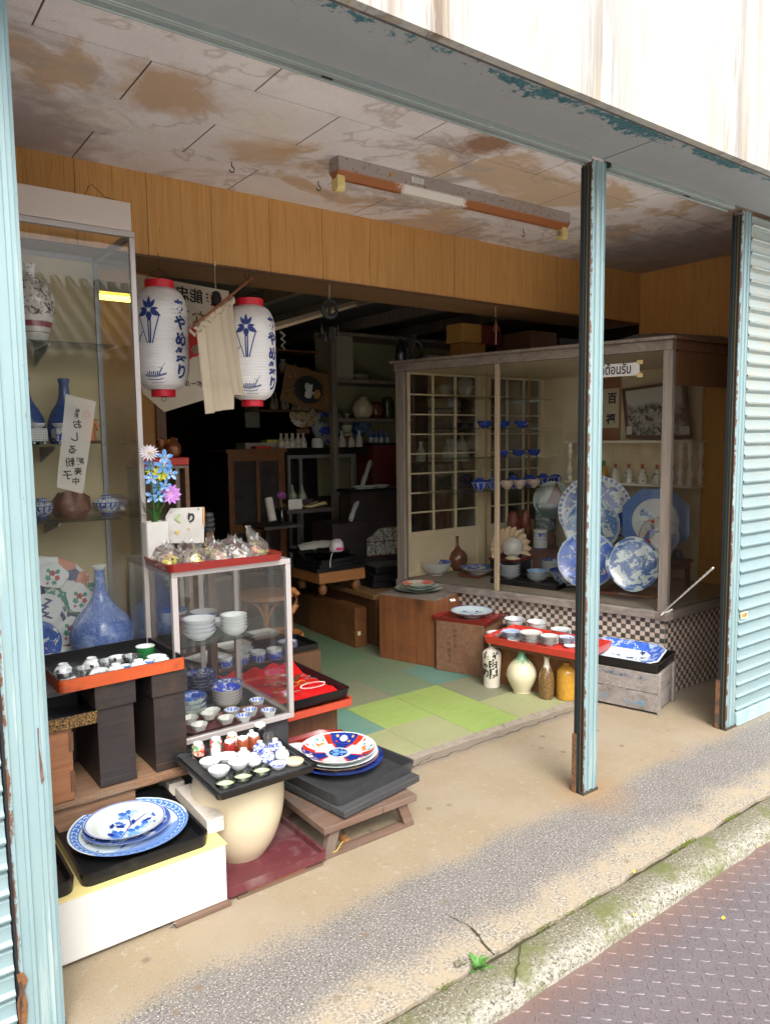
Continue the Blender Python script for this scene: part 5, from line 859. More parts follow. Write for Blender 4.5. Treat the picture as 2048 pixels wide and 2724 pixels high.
y1=yun(M['kutani'],M['white_p'],'red_flower_cup'); y2=yun(M['redg'],M['white_p'],'dark_red_cup'); y3=yun(M['iron_g'],M['white_p'],'brown_cup'); y4=yun(M['black_g'],M['creamw'],'black_cup',.0265,.066); y5=yun(M['white_p'],M['white_p'],'plain_white_cup',.018,.045)
gg=pr(MB().lathe([(.024,0),(.0245,.003),(.019,.048),(.018,.050),(.001,.050)],26,caps=(0,0)),'clear_tumbler',M['cupg'],'glass')
sk=pr(MB().lathe(smoothprof([(.001,0),(.020,0),(.027,.012),(.024,.028),(.012,.035),(.010,.045),(.008,.046),(.001,.044)],3),28),'blue_scroll_cup',M['sometsuke'],'cup')
sm=pr(MB().lathe(smoothprof([(.001,0),(.018,0),(.026,.012),(.022,.028),(.013,.034),(.012,.042),(.010,.042),(.001,.040)],3),28),'round_sprig_cup',M['p_plain_out'],'cup')
fb=pr(bowl_mb(.033,.026,.4,lobes=14,amp=.02,n=56),'white_fluted_bowl',[M['white_p'],M['white_p']],'bowl'); bb=pr(bowl_mb(.029,.016,.5),'black_dish',[M['black_g'],M['black_g']],'dish')
ash=pr(MB().lathe([(.001,0),(.030,0),(.034,.004),(.036,.018),(.033,.018),(.030,.006),(.001,.005)],40,mi=[0,0,0,0,0,1,1]),'green_glass_dish',[glassmat('ribbed glass',(.8,.85,.8),.05,1.8),plain('pale green glaze',(.42,.50,.33),.1)],'glass dish')
crm=pr(MB().lathe([(.001,0),(.028,0),(.033,.004),(.035,.012),(.032,.014),(.001,.012)],36),'cream_disc_dish',M['jar'],'lid')
G3='cups crowded on the square black tray'
its=[(y1,285,915,'red flowered cup at the far left corner'),(y1,385,880,'red flowered cup second from the left'),(y1,482,855,'red flowered cup near the back edge'),(y2,470,900,'dark red glazed cup in the second row'),(y3,548,880,'rust brown cup left of its twin'),(y3,614,862,'rust brown cup left of the black cup'),(y4,680,812,'tall black cup with cream foot at the back'),(gg,716,850,'upturned clear tumbler beside the tall black cup'),(y5,388,922,'plain white narrow cup below the flowered ones'),(sm,590,815,'round white cup at the very back'),(sm,552,935,'sprig painted round cup left of centre'),(sk,648,895,'blue scroll cup in the centre'),(sk,740,880,'blue scroll cup below the clear tumbler'),(sm,612,965,'round sprig cup in front of the blue scroll cups'),(sk,690,945,'densely painted blue scroll cup near the right'),(sm,778,930,'round sprig cup nearest the cream lid'),(bb,300,925,'shallow black dish at the left edge'),(fb,355,985,'white fluted bowl at the left edge, leftmost of four'),(fb,408,1035,'white fluted bowl nearest the green glass dishes'),(fb,455,955,'white fluted bowl right of the narrow white cup'),(fb,523,990,'white fluted bowl with faint blue sprig in the middle'),(ash,445,1090,'round glass dish with green bottom, leftmost of three'),(ash,548,1050,'round glass dish with green bottom, middle of three'),(ash,658,1015,'round glass dish with green bottom, rightmost of three'),(sd,755,985,'small sprig painted cup bowl left of the cream lid'),(crm,855,955,'round cream lid at the right corner')]
for i,(o,x,y,l) in enumerate(its):
    q=az(*k('D',x,y),TC2); dup(o,(min(max(q.x,.965),1.24),min(max(q.y,.24),.555),TC2+.0005),i*.9,l+' of the cup tray',G3,1.45 if 0 else (1.12 if o is fb else 1.0))
# ---------------- stool with trays and imari plates ----------------
T=thing('low_wooden_stool','low weathered wooden stool carrying black trays and red and blue plates','stool',(1.535,.415,0),0)
mb=MB(); mb.box(-.212,-.190,.102,.05,.19,.128); mb.box(.052,-.190,.102,.215,.19,.127); mb.build('seat',M['stoolw'],T,bevel=.002)
for sx in (-1,1):
    for sy in (-1,1):
        mb=MB(); a,b=.165*sx,.160*sy; mb.loops([[(a+dx-(0 if sx<0 else 0)+sx*.02,b+dy+sy*.004,.015) for dx,dy in ((-.022,-.014),(.022,-.014),(.022,.014),(-.022,.014))],[(a+dx-sx*.012,b+dy,.1015) for dx,dy in ((-.022,-.014),(.022,-.014),(.022,.014),(-.022,.014))]]); mb.build('leg',M['stoolw'],T,bevel=.0015)
for sy in (-1,1): mb=MB(); mb.box(-.205,.160*sy-.02,.001,.208,.160*sy+.02,.0145); mb.build('foot_rail',M['stoolw'],T,bevel=.001)
rz=R(9)
mb=MB(); mb.box(-.195,-.175,0,.195,.18,.007); mb.box(-.205,-.185,.0075,.205,.19,.034); tag(mb.build('grained_board',M['darkgrain'],loc=(1.585,.44,.1295),rz=rz,bevel=.002),'thick black grained wooden board on the low stool','board')
mb=tray_mb(.43,.37,.042,t=.006,r=.03,wall=.009,flare=.006); tag(mb.build('black_tray',M['lacqm'],loc=(1.590,.475,.1650),rz=rz),'worn black rounded tray on the low stool under the painted plates','tray')
zp=.178; G4='stacked plates on the low stool'
M['navyplate']=porc('navy rim glaze',(.012,.025,.15),(.02,.045,.24),blot=(.5,1,18,.5),ink2=(.03,.06,.28)); c4=(1.605,.555)
tag(plate_mb(.182,.032,.5,80).build('navy_plate',[M['white_p'],M['navyplate']],loc=(*c4,zp)),'deep navy blue plate, bottom of the stack on the stool','plate',G4)
tag(plate_mb(.166,.030,.5,80).build('brown_rimmed_plate',[M['white_p'],porc('olive glaze',(.32,.30,.22),(.05,.07,.2),blot=(.3,1,12,.5),rim=(.35,.16,.05))],loc=(c4[0]-.004,c4[1],zp+.016)),'brown edged plate third down in the stack on the stool','plate',G4)
tag(plate_mb(.162,.030,.5,80).build('white_plate',[M['white_p'],M['white_p']],loc=(c4[0]-.006,c4[1]-.004,zp+.028)),'plain white rimmed plate just under the red and blue plate','plate',G4)
T=thing('imari_plate','top red, blue and white Imari plate with houses and pines on the stool','plate',(c4[0]-.010,c4[1]-.006,zp+.041),R(-4),G4); R5=.158
pb=MB(); pr_=[(.001,.0),(.09,0),(.095,.004),(.14,.022),(R5,.036),(R5-.003,.0365),(.135,.020),(.098,.0085),(.001,.0085)]; pb.lathe(pr_,96,mi=[0,0,0,0,0,1,1,1]); pb.build('plate_body',[M['white_p'],M['white_p']],T)
def hz(r): # inner surface height
    P=[(0,.0085),(.098,.0085),(.135,.020),(.155,.0365)]
    for (a,za),(b,zb) in zip(P,P[1:]):
        if r<=b: return za+(zb-za)*(r-a)/(b-a)
    return .0365
mb=MB(); zof=[0]
def sec(a0,a1,r0,r1,mi,lift,n=10,rn=4,f0=None):
    for i in range(n):
        for j in range(rn):
            q=[]
            for u,w in ((i,j),(i+1,j),(i+1,j+1),(i,j+1)):
                a=R(a0+(a1-a0)*u/n); rr0=r0 if not callable(r0) else r0(u/n); rr1=r1 if not callable(r1) else r1(u/n); r_=rr0+(rr1-rr0)*w/rn; q.append((r_*math.cos(a),r_*math.sin(a),hz(r_)+lift))
            mb.poly(q,mi)
for a in (50,170,290): # navy wedge fields with red scroll borders
    sec(a-24,a+24,.052,lambda u:.098,0,.0006,12,2); sec(a-24,a+24,.098,.152,0,.0008,12,4)
    for s_ in (-1,1): sec(a+s_*24,a+s_*36,.098,.150,1,.0010,5,4); sec(a+s_*20,a+s_*27,.056,.098,1,.0012,4,2)
    for (da,r_,sz,mi) in ((0,.125,.017,2),(0,.125,.008,3),(12,.138,.006,4),(-13,.112,.006,4),(15,.108,.005,1),(-16,.14,.005,4)):
        x,y=r_*math.cos(R(a+da)),r_*math.sin(R(a+da)); zof[0]+=.00008
        for q in (blob(x,y,sz,sz,14,a,5,.25 if mi!=2 else 0),): mb.poly([(p[0],p[1],hz(math.hypot(*p))+.0016+zof[0]+(.0006 if mi==3 else 0)) for p in q],mi)
sec(0,360,0.001,.050,2,.0014,36,1); sec(0,360,.0,.0385,0,.0020,36,1)
for i in range(3):
    a=R(90+120*i); mb.poly([(p[0],p[1],.0112+.00005*i) for p in blob(.020*math.cos(a),.020*math.sin(a),.017,.013,20,a)],5)
    a=R(30+120*i); mb.poly([(p[0],p[1],.0113) for p in blob(.027*math.cos(a),.027*math.sin(a),.006,.005,10,a)],5)
sec(0,360,.0375,.0388,0,.0024,36,1); sec(0,360,.0495,.0505,0,.0024,36,1)
rnd=random.Random(5)
for a in (110,230,350):
    for i in range(5):
        aa=R(a-18+i*9); r_=.128+.012*math.sin(i*2); x,y=r_*math.cos(aa),r_*math.sin(aa); zof[0]+=.00003; mb.poly([(p[0],p[1],hz(math.hypot(*p))+.0012+zof[0]*.2) for p in blob(x,y,.007,.005,12,aa,5,.2)],[6,6,3,6,1][i])
    for i in range(26):
        aa=R(a+rnd.uniform(-24,24)); r_=rnd.uniform(.058,.118); x,y=r_*math.cos(aa),r_*math.sin(aa); mb.poly([(p[0],p[1],hz(math.hypot(*p))+.0009) for p in blob(x,y,.0022,.0013,6,aa)],rnd.choice([1,6,3,0]))
    aa=R(a-6); c_=Vector((.104*math.cos(aa),.104*math.sin(aa))); e1=Vector((-math.sin(aa),math.cos(aa))); e2=Vector((math.cos(aa),math.sin(aa)))
    def hq(pts,mi,l): mb.poly([((c_+e1*x+e2*y).x,(c_+e1*x+e2*y).y,hz((c_+e1*x+e2*y).length)+.0012+l) for x,y in pts],mi)
    hq([(-.022,0),(.022,0),(.016,.012),(-.016,.012)],4,0); 
    for s_ in (-.018,-.006,.006,.018): hq([(s_-.0008,-.014),(s_+.0008,-.014),(s_+.0008,0),(s_-.0008,0)],1,.0002)
    for y_ in (.002,.006,.010): hq([(-.02,y_),(.02,y_),(.02,y_+.0012),(-.02,y_+.0012)],1,.0004)
mb.build('painted_decoration',[plain('imari navy',(.012,.03,.20),.15,spec=.5),plain('imari red',(.52,.03,.012),.2,spec=.5),M['white_p'],plain('imari pale red',(.55,.14,.08),.2),plain('imari gold orange',(.72,.33,.07),.25),plain('imari pale blue',(.14,.32,.65),.15),plain('imari green',(.01,.30,.20),.2)],T,smooth=0)
# ---------------- red tables behind the showcase ----------------
rt=.315
mb=tray_mb(.52,.46,.030,t=.010,r=.03,wall=.012); tag(mb.build('red_tray_table',M['redw'],loc=(1.62,1.075,.285)),'worn orange red tray table under the black tray of trinkets','tray')
mb=MB(); mb.box(1.40,.95,.01,1.85,1.25,.284); tag(mb.build('wood_block',M['wdark'],bevel=.002),'brown wooden block under the worn red tray','block')
q=az(905,1700+165,.30)
mb=MB(); mb.loops([ring(oct_out(.30,.30,.09),0),ring(oct_out(.36,.34,.10),.020),ring(oct_out(.35,.33,.095),.022),ring(oct_out(.28,.28,.085),.006)]); tag(mb.build('octagonal_plate',[M['black_g']],loc=(1.62,1.06,.297)),'dark octagonal plate with white edge wedged under the trinket tray','plate')
TT=.323; mb=tray_mb(.46,.60,.040,t=.006,r=.03,wall=.010,flare=.008); o=tag(mb.build('black_tray',M['lacq'],loc=(1.645,1.16,TT)),'black tray lined with red cloth and trinkets right of the showcase','tray')
mb=MB(); nx,ny=40,52; vs=[]
for i in range(nx+1):
    for j in range(ny+1):
        x=-.205+.41*i/nx; y=-.275+.50*j/ny; z=.012+.010*abs(mnoise.noise((x*9,y*9,0)))+.006*mnoise.noise((x*30,y*26,3))+(.05*max(0,(y-.10)/.13)**1.2*(.5+.5*math.sin(x*30+2)**2) if y>.10 else 0); vs.append((x,y,max(.0075,z)))
mb.add(vs,[(i*(ny+1)+j,(i+1)*(ny+1)+j,(i+1)*(ny+1)+j+1,i*(ny+1)+j+1) for i in range(nx) for j in range(ny)]); tag(mb.build('red_cloth',plain('red silk cloth',(.62,.008,.010),.45,sc=8,var=.1),loc=(1.645,1.16,TT),smooth=80),'bright red crumpled cloth spread in the black trinket tray','cloth')
rnd=random.Random(8); JC=[plain('silver bead',(.6,.6,.62),.2,.8),M['gold'],plain('pearl',(.78,.74,.66),.2),plain('amber',(.5,.2,.04),.2),plain('violet bead',(.12,.03,.3),.2)]
JZ=TT+.034
def neck(pts,r_,m_,lab,closed=0):
    mb=MB()
    for p in pts: mb.lathe([(.0003,-r_),(r_*.8,-r_*.5),(r_*.8,r_*.5),(.0003,r_)],6,p)
    tag(mb.build('bead_string',m_),lab,'necklace','jewellery strewn on the red cloth')
neck([(1.76+.065*math.cos(a),1.02+.035*math.sin(a),JZ) for a in [i*.16 for i in range(36)]],.0035,JC[2],'looped pearl string at the near right corner of the red cloth')
neck([(1.60+i*.006,1.06+.006*math.sin(i*.8),JZ+.002) for i in range(28)],.0040,JC[1],'gold twisted chain across the middle of the red cloth')
neck([(1.62+.05*math.cos(a),.98+.02*math.sin(a*1.3),JZ) for a in [i*.2 for i in range(30)]],.0032,JC[0],'silver chain at the near edge of the red cloth')
neck([(1.56+i*.004,1.14+.02*math.sin(i*.4),JZ+.004) for i in range(34)],.0045,JC[0],'tangled silver brooch chain left on the red cloth')
neck([(1.66+i*.005,1.10+.01*math.sin(i*.9),JZ+.003) for i in range(20)],.0045,JC[3],'amber bead string beside the brown case')
neck([(1.50+.03*math.cos(a),1.02+.05*math.sin(a),JZ) for a in [i*.2 for i in range(31)]],.004,JC[4],'violet bead string seen through the showcase glass')
neck([(1.80+.02*math.cos(i*.5),1.10+.004*i,JZ) for i in range(24)],.0038,JC[0],'silver trinket chain at the right edge of the red cloth')
neck([(1.66+.035*math.cos(i*.33),1.24+.02*math.sin(i*.33),JZ+.006) for i in range(20)],.0045,JC[3],'amber ring of beads at the back of the red cloth')
neck([(1.56+.045*math.cos(i*.25),.955+.018*math.sin(i*.25),JZ) for i in range(26)],.0035,JC[1],'gold looped chain at the near left of the red cloth')
mb=MB(); mb.box(0,0,0,.12,.018,.010); tag(mb.build('brown_case',plain('brown leather',(.12,.06,.03),.4),loc=(1.68,1.085,JZ+.004),rz=R(38),bevel=.004),'slim brown case lying diagonally on the red cloth','case')
mb=MB(); mb.box(0,0,0,.03,.028,.002); tag(mb.build('paper_tag',M['white'],loc=(1.70,1.20,JZ+.008),rz=R(20)),'small white paper tag on the red cloth','tag')
for i,(x,y) in enumerate(((1.655,1.12),(1.585,.965),(1.565,1.03))): tag(MB().lathe([(.001,0),(.013,.001),(.012,.004),(.005,.006),(.001,.006)],16,lobes=8,amp=.1).build('brooch',JC[[0,2,1][i]],loc=(x,y,JZ+.003)),['silver flower brooch in the middle of the red cloth','oval pearl brooch at the near left of the red cloth','small gold brooch seen beside the pearl one'][i],'brooch')
# back black tray with saucers
mb=tray_mb(.30,.26,.03,r=.02); tag(mb.build('black_tray',M['lacq'],loc=(1.96,1.66,.36)),'small dark tray of blue saucers behind the red cloth','tray'); mb=MB(); mb.box(1.40,1.50,.01,2.10,2.12,.358); tag(mb.build('low_table',M['wdark'],bevel=.003),'low brown table behind the showcase holding cups','table')
sc=pr(plate_mb(.055,.014),'wave_saucer',[M['white_p'],M['p_pl']],'saucer'); stack(sc,4,(1.945,1.60,.3675),.011,'blue wave saucer right of the showcase frame','saucers on the small dark tray')
M['wavep']=porc('indigo wave cup glaze',bands=((.05,.62,14,-.5),),blot=(.05,.75,60,.5),side=True); wc=pr(MB().lathe([(.001,0),(.034,0),(.040,.01),(.041,.055),(.0385,.055),(.037,.012),(.001,.008)],36,mi=[0,0,0,1,1,1,1]),'wave_cup',[M['wavep'],M['white_p']],'cup')
for (x,y,l) in ((1.55,1.55,'first'),(1.64,1.54,'second'),(1.73,1.53,'third'),(1.82,1.52,'fourth'),(1.71,1.64,'rear one')): dup(wc,(x,y,.359),x*3,f'wave patterned blue cup behind the showcase glass, {l} from the left','cups on the low brown table')
mb=MB(); mb.loops([ring(rr(.15,.12,.01,3),0),ring(rr(.19,.155,.012,3),.020),ring(rr(.182,.147,.010,3),.021),ring(rr(.145,.115,.008,3),.006)]); sq=pr(mb,'square_tray_dish',[M['sketch'],],'dish',smooth=30); dup(sq,(1.74,1.86,.359),R(8),'square cream dish on the low table, left of its twin','square dishes'); dup(sq,(1.98,1.98,.359),R(4),'square cream dish with red flower seal nearest the rattan stool','square dishes')
dup(sq,(1.52,1.72,.361),R(20),'square dish with pinkish glaze leaning at the back of the low table','square dishes')
# low red tray in front with hexagonal plates
mb=MB(); mb.loops([ring(oct_out(.40,.30,.07),0),ring(oct_out(.42,.32,.075),.022),ring(oct_out(.40,.30,.07),.022),ring(oct_out(.38,.28,.065),.006)]); tag(mb.build('octagonal_red_tray',M['red'],loc=(1.62,.80,.14)),'low octagonal red tray of white plates behind the painted plates','tray'); mb=MB(); mb.box(1.47,.70,.005,1.78,.90,.139); tag(mb.build('wood_block',M['wdark']),'dark block under the octagonal red tray','block')
mb=MB(); hx=lambda r_,z:[(r_*math.cos(R(60*i+10)),r_*math.sin(R(60*i+10))*.85,z) for i in range(6)]; mb.loops([hx(.05,0),hx(.088,.012),hx(.084,.014),hx(.045,.005)]); hp=tag(mb.build('hexagonal_plate',[porc('white hexagon glaze',(.66,.66,.70),(.03,.03,.04),blot=(.1,.7,26,.62))],loc=(1.69,.80,.150),smooth=20),'white hexagonal plate with black leaf sketch on the octagonal red tray','plate')
dup(hp,(1.685,.795,.146),.1,'lower of the two white hexagonal plates on the octagonal red tray')
stack(pr(plate_mb(.060,.012),'rimmed_white_dish',[M['white_p'],porc('grey white glaze',(.62,.64,.64),bands=((.93,.96,0,0),),ink=(.05,.06,.1))],'dish'),4,(1.53,.785,.147),.009,'blue lined white dish beside the hexagonal plates','white dishes behind the painted plates')
tag(plate_mb(.058,.014).build('red_seal_dish',[M['white_p'],porc('red seal glaze',PW,(.5,.05,.05),blot=(.2,.7,25,.62))],loc=(1.50,.70,.16)),'white dish with tiny red seal just behind the painted plate stack','dish')
mb=MB(); mb.box(1.44,.655,.06,1.56,.75,.1595); tag(mb.build('small_block',M['dkbox']),'small dark block hidden under the red seal dish','block')
# rattan stool
q=az(*k('Q',1190,900),0); q=ay(*k('Q',1215,335),2.42); T=thing('rattan_stool','round rattan stool with wicker top seen behind the showcase','stool',(q.x,2.42,.011)); rat=plain('rattan',(.48,.20,.06),.4,sc=60,var=.3); hs_=q.z-.011
MB().lathe([(.001,hs_),(.16,hs_+.004),(.185,hs_-.005),(.19,hs_-.025),(.165,hs_-.04),(.001,hs_-.045)],44).build('seat',plain('wicker weave',(.40,.19,.07),.6,sc=110,var=.6,bump=1.),T)
for i in range(4):
    a=R(45+90*i+20); mb=MB(); mb.tube([(.13*math.cos(a),.13*math.sin(a),hs_-.04),(.145*math.cos(a),.145*math.sin(a),hs_*.5),(.17*math.cos(a),.17*math.sin(a),.005)],.014,8); 
    for s_ in (-1,1): mb.tube([(.135*math.cos(a),.135*math.sin(a),hs_-.18),(.14*math.cos(a+s_*.25),.14*math.sin(a+s_*.25),hs_-.09),(.15*math.cos(a+s_*.6),.15*math.sin(a+s_*.6),hs_-.035)],.007,6)
    mb.build('leg',rat,T)
mb=MB(); mb.tube([(.155*math.cos(i*2*PI/24),.155*math.sin(i*2*PI/24),.12) for i in range(25)],.008,6); mb.build('stretcher_ring',rat,T)
q=ay(*k('F',545,1480),2.3); T=thing('wicker_basket','orange wicker basket handle poking out behind the showcase','basket',(q.x,2.3,0)); mb=MB(); mb.tube([(-.02,0,q.z-.1),(.02,0,q.z-.05),(.03,0,q.z+.02),(0,0,q.z+.05),(-.06,0,q.z+.055)],.022,10); mb.lathe([(.001,.01),(.14,.01),(.17,.25),(.16,.26),(.15,.25),(.13,.02)],30,(-.12,0,0)); mb.tube([(-.02,0,.25),(-.02,0,q.z-.08)],.012,8); mb.build('basket_body',rat,T)
# ---------------- angled display case (vitrine) ----------------
VA=Vector((3.81,.48,0)); VB=Vector((3.275,2.31,0)); vd=(VB-VA).normalized(); vn=Vector((-vd.y,vd.x,0)); VL=(VB-VA).length; VR=math.atan2(vd.y,vd.x)-PI/2
ZS,ZT=.50,2.075; XR=4.80; YV=2.32
def vm(x,y,zv=None): return ap(*k('G',x,y),VA,vn)
T=thing('display_case','large angled wood framed glass display case on a chequered tile base','display case'); TV=T
def tilem(name,off):
    t=NT(name); v=t.co('Object'); sp=t.n('SeparateXYZ'); t.t.links.new(v,sp.inputs[0]); s=1/.0285
    u=t.ma('MULTIPLY',sp.outputs[off],s); w=t.ma('MULTIPLY',sp.outputs[2],s); fu=t.ma('FRACT',u); fw=t.ma('FRACT',w); iu=t.ma('FLOOR',u); iw=t.ma('FLOOR',w)
    par=t.ma('ABSOLUTE',t.ma('MODULO',t.ma('ADD',iu,iw),2.)); g=t.ma('MULTIPLY',t.ma('MULTIPLY',t.gt(fu,.05,.02),t.ma('SUBTRACT',1.,t.gt(fu,.95,.02))),t.ma('MULTIPLY',t.gt(fw,.05,.02),t.ma('SUBTRACT',1.,t.gt(fw,.95,.02))))
    wn=t.n('TexWhiteNoise',noise_dimensions='2D'); cm=t.n('CombineXYZ'); t.put(cm.inputs[0],iu); t.put(cm.inputs[1],iw); t.t.links.new(cm.outputs[0],wn.inputs[0])
    lt=t.mix(wn.outputs[0],(.56,.43,.34),(.64,.53,.44)); dk=t.mix(wn.outputs[0],(.055,.05,.045),(.10,.092,.085)); c=t.mix(t.gt(par,.5,.1),lt,dk); c=t.mix(t.ma('MULTIPLY',t.gt(t.noise(v,5,5,.7),.6,.1),.35),c,(.30,.24,.18)); c=t.mix(g,(.26,.22,.18),c); t.bump(g,.6,.0015); return t.end(c,.35,0,.4)
# base in its own frame (local y runs along the aisle face)
mb=MB(); mb.box(0,0,.001,.012,VL-.02,ZS-.04); o=mb.build('tiled_base',tilem('chequer tile aisle',1),T,loc=VA+vn*0,rz=VR,smooth=0)
mb=MB(); mb.box(0,0,.001,XR-VA.x-.001,.012,ZS-.04); mb.build('tiled_base',tilem('chequer tile street',0),T,loc=VA+Vector((.004,-.0005,0)),smooth=0)
def bar(p,q,w,h,z0,off=0,m=None,name='frame',bev=.003,ext=0):
    p=Vector(p);q=Vector(q); d=(q-p).normalized(); n=Vector((-d.y,d.x,0)); p=p-d*ext; q=q+d*ext
    mb=MB(); a=p+n*(off);b=q+n*(off); mb.loops([[(*(v_).xy,z0) for v_ in (a,b,b+n*w,a+n*w)],[(*(v_).xy,z0+h) for v_ in (a,b,b+n*w,a+n*w)]]); return mb.build(name,m or M['grey'],T,bevel=bev)
# n points to the aisle side for A->B
VD=Vector((XR,.48,0))
bar(VA,VB,.085,.045,ZS-.04,-.045,name='sill',m=wood('sill wood',(.15,.12,.10),(.30,.26,.22),'Y',1,.8,.5,(.12,.10,.08))); bar(VD,VA,.085,.044,ZS-.041,-.045,name='sill',m=wood('dark sill wood',(.10,.08,.065),(.20,.165,.13),'X',1,.8,.5),ext=.0)
mb=MB(); mb.loops([[(VA.x+.02,VA.y+.02,z),(VA.x-.055,VA.y+.028,z),(VA.x-.042,VA.y-.042,z),(VA.x+.02,VA.y-.041,z)] for z in (ZS-.042,ZS+.0035)]); mb.build('sill',M['grey'],T,bevel=.003)
bar(VA,VB,.055,.055,ZT-.075,-.03,name='top_rail',ext=.01); bar(VA,VB,.10,.018,ZT-.0195,-.045,name='cornice',ext=.03); bar(VD,VA,.055,.055,ZT-.0755,-.03,name='top_rail',m=M['wdark']); bar(VD,VA,.10,.0175,ZT-.019,-.045,name='cornice',ext=.0,m=M['wdark'])
def vpost(p,w,d,name='post',m=None,z0=ZS+.005,z1=ZT-.076):
    mb=MB(); mb.box(-w/2,-d/2,z0,w/2,d/2,z1); return mb.build(name,m or M['greyz'],T,loc=p,rz=VR,bevel=.003)
vpost(VA+vd*.012+vn*-.002,.05,.055); vpost(VB-vd*.035,.045,.07); mp_=vm(892,1100); vpost(Vector((mp_.x,mp_.y,0)),.03,.030,'mullion',wood('mullion wood',(.30,.22,.13),(.42,.33,.22),'Z',1,.6,.3))
mb=MB(); mb.box(-.0015,.03,ZS+.005,.0015,VL-.07,ZT-.076); mb.build('glass_pane',M['glassv'],T,loc=VA,rz=VR,smooth=0)
mb=MB(); mb.box(VA.x+.03,.478,ZS+.005,XR-.005,.481,ZT-.12); mb.build('glass_pane',M['glassv'],T,smooth=0); mb=MB(); mb.box(VA.x+.03,.470,ZT-.27,XR-.003,.4765,ZT-.076); mb.build('dark_transom_board',M['wdark'],T)
def fan(z): return [(VA.x+.03,.50,z),(XR,.50,z),(XR,YV,z),(VB.x+.03,YV,z)]
mb=MB(); mb.loops([fan(ZS-.012),fan(ZS+.0055)]); mb.build('case_floor',wood('grey case floor',(.28,.225,.17),(.40,.335,.26),'Y',1,.75,.3),T)
mb=MB(); mb.loops([fan(ZT-.073),fan(ZT-.02)]); mb.build('case_ceiling',M['cream'],T)
ZC0=ZS+.006; ZC1=ZT-.0735
mb=MB(); 
for i in range(6): mb.box(XR-.012,.86+.24*i,ZC0,XR-.001,.86+.24*(i+1)-.002,ZC1)
mb.build('side_boarding',M['cream'],T,bevel=.001)
# shoji with glass: built as door leaves of the case
def shoji(x0,x1,cols,rows,zb,zt2,name='lattice_door'):
    D=bpy.data.objects.new(name,None); COL.objects.link(D); D.parent=T; Y=YV-.045
    fr=.042; mb=MB(); mb.box(x0,Y,ZC0,x0+fr,Y+.03,ZC1-.001); mb.box(x1-fr,Y,ZC0,x1,Y+.03,ZC1-.001); mb.box(x0+fr,Y,zt2,x1-fr,Y+.03,ZC1-.001); mb.box(x0+fr,Y,zb-.045,x1-fr,Y+.03,zb); mb.box(x0+fr,Y,ZC0,x1-fr,Y+.03,ZC0+.03); mb.build('stile_frame',M['cream'],D,bevel=.002)
    mb=MB(); mb.box(x0+fr,Y+.012,ZC0+.031,x1-fr,Y+.02,zb-.046); mb.build('lower_panel',M['cream'],D)
    mb=MB(); w=(x1-x0-2*fr)
    for i in range(1,cols): x=x0+fr+w*i/cols; mb.box(x-.006,Y+.004,zb,x+.006,Y+.022,zt2)
    for j in range(1,rows): z=zb+(zt2-zb)*j/rows; mb.box(x0+fr,Y+.002,z-.005,x1-fr,Y+.0215,z+.005)
    mb.build('lattice_bars',M['cream'],D); mb=MB(); mb.box(x0+fr,Y+.0235,zb,x1-fr,Y+.0265,zt2); mb.build('door_glass',M['glass'],D,smooth=0)
zb=ay(*k('G',235,1570),YV-.04).z; zt2=ay(*k('G',235,400),YV-.04).z
shoji(3.325,4.075,3,8,zb,zt2); shoji(4.135,4.79,3,8,zb,zt2)
vp2=MB(); vp2.box(4.0755,YV-.05,ZC0,4.1345,YV-.01,ZC1-.001); vp2.build('door_post',M['cream'],T)
# glass shelves on brass poles
YS=1.98
SZ=[ay(*k('G',1050,y),YS).z for y in (1243,1008,797,578)]
poly=lambda z:[(3.52,YS+.0,z),(4.62,YS,z),(4.62,2.24,z),(3.42,2.24,z)]
for z in SZ: mb=MB(); mb.loops([poly(z-.006),poly(z)]); mb.build('glass_shelf',M['shelfg'],T,smooth=0)
for gx,gy in ((810,700),(1122,700)):
    q=ay(*k('G',gx,gy),YS+.10); mb=MB(); mb.tube([(q.x,YS+.10,ZC0),(q.x,YS+.10,ZC1)],.007,8); mb.build('shelf_pole',M['gold'],T)
# balustrade shelf on right wall
XB=4.60; zu=ax(*k('H',450,968),XB).z; zl=ax(*k('H',450,1265),XB).z
mb=MB(); mb.box(XB,.82,zu-.016,XR-.013,1.90,zu); mb.box(XB,.82,zl-.016,XR-.013,1.90,zl); mb.box(XB-.008,.81,zu-.006,XB-.0005,1.905,zu+.001); mb.build('balustrade_shelf',M['creamw'],T,bevel=.002)
bal=smoothprof([(.018,0),(.020,.02),(.012,.035),(.021,.06),(.024,.08),(.012,.11),(.008,.14),(.018,.155),(.010,.165),(.016,.19),(.022,.215),(.014,.235),(.020,.255),(.020,.27)],3)
def bl_(x,y): mb=MB(); s=(zu-.0165-zl)/.27; mb.lathe([(r,z*s) for r,z in bal],18,(x,y,zl+.0005)); mb.build('baluster',M['creamw'],T)
bl_(XB+.025,.845); bl_(XB+.025,.915); bl_(XB+.025,1.86); bl_(XR-.04,.845)
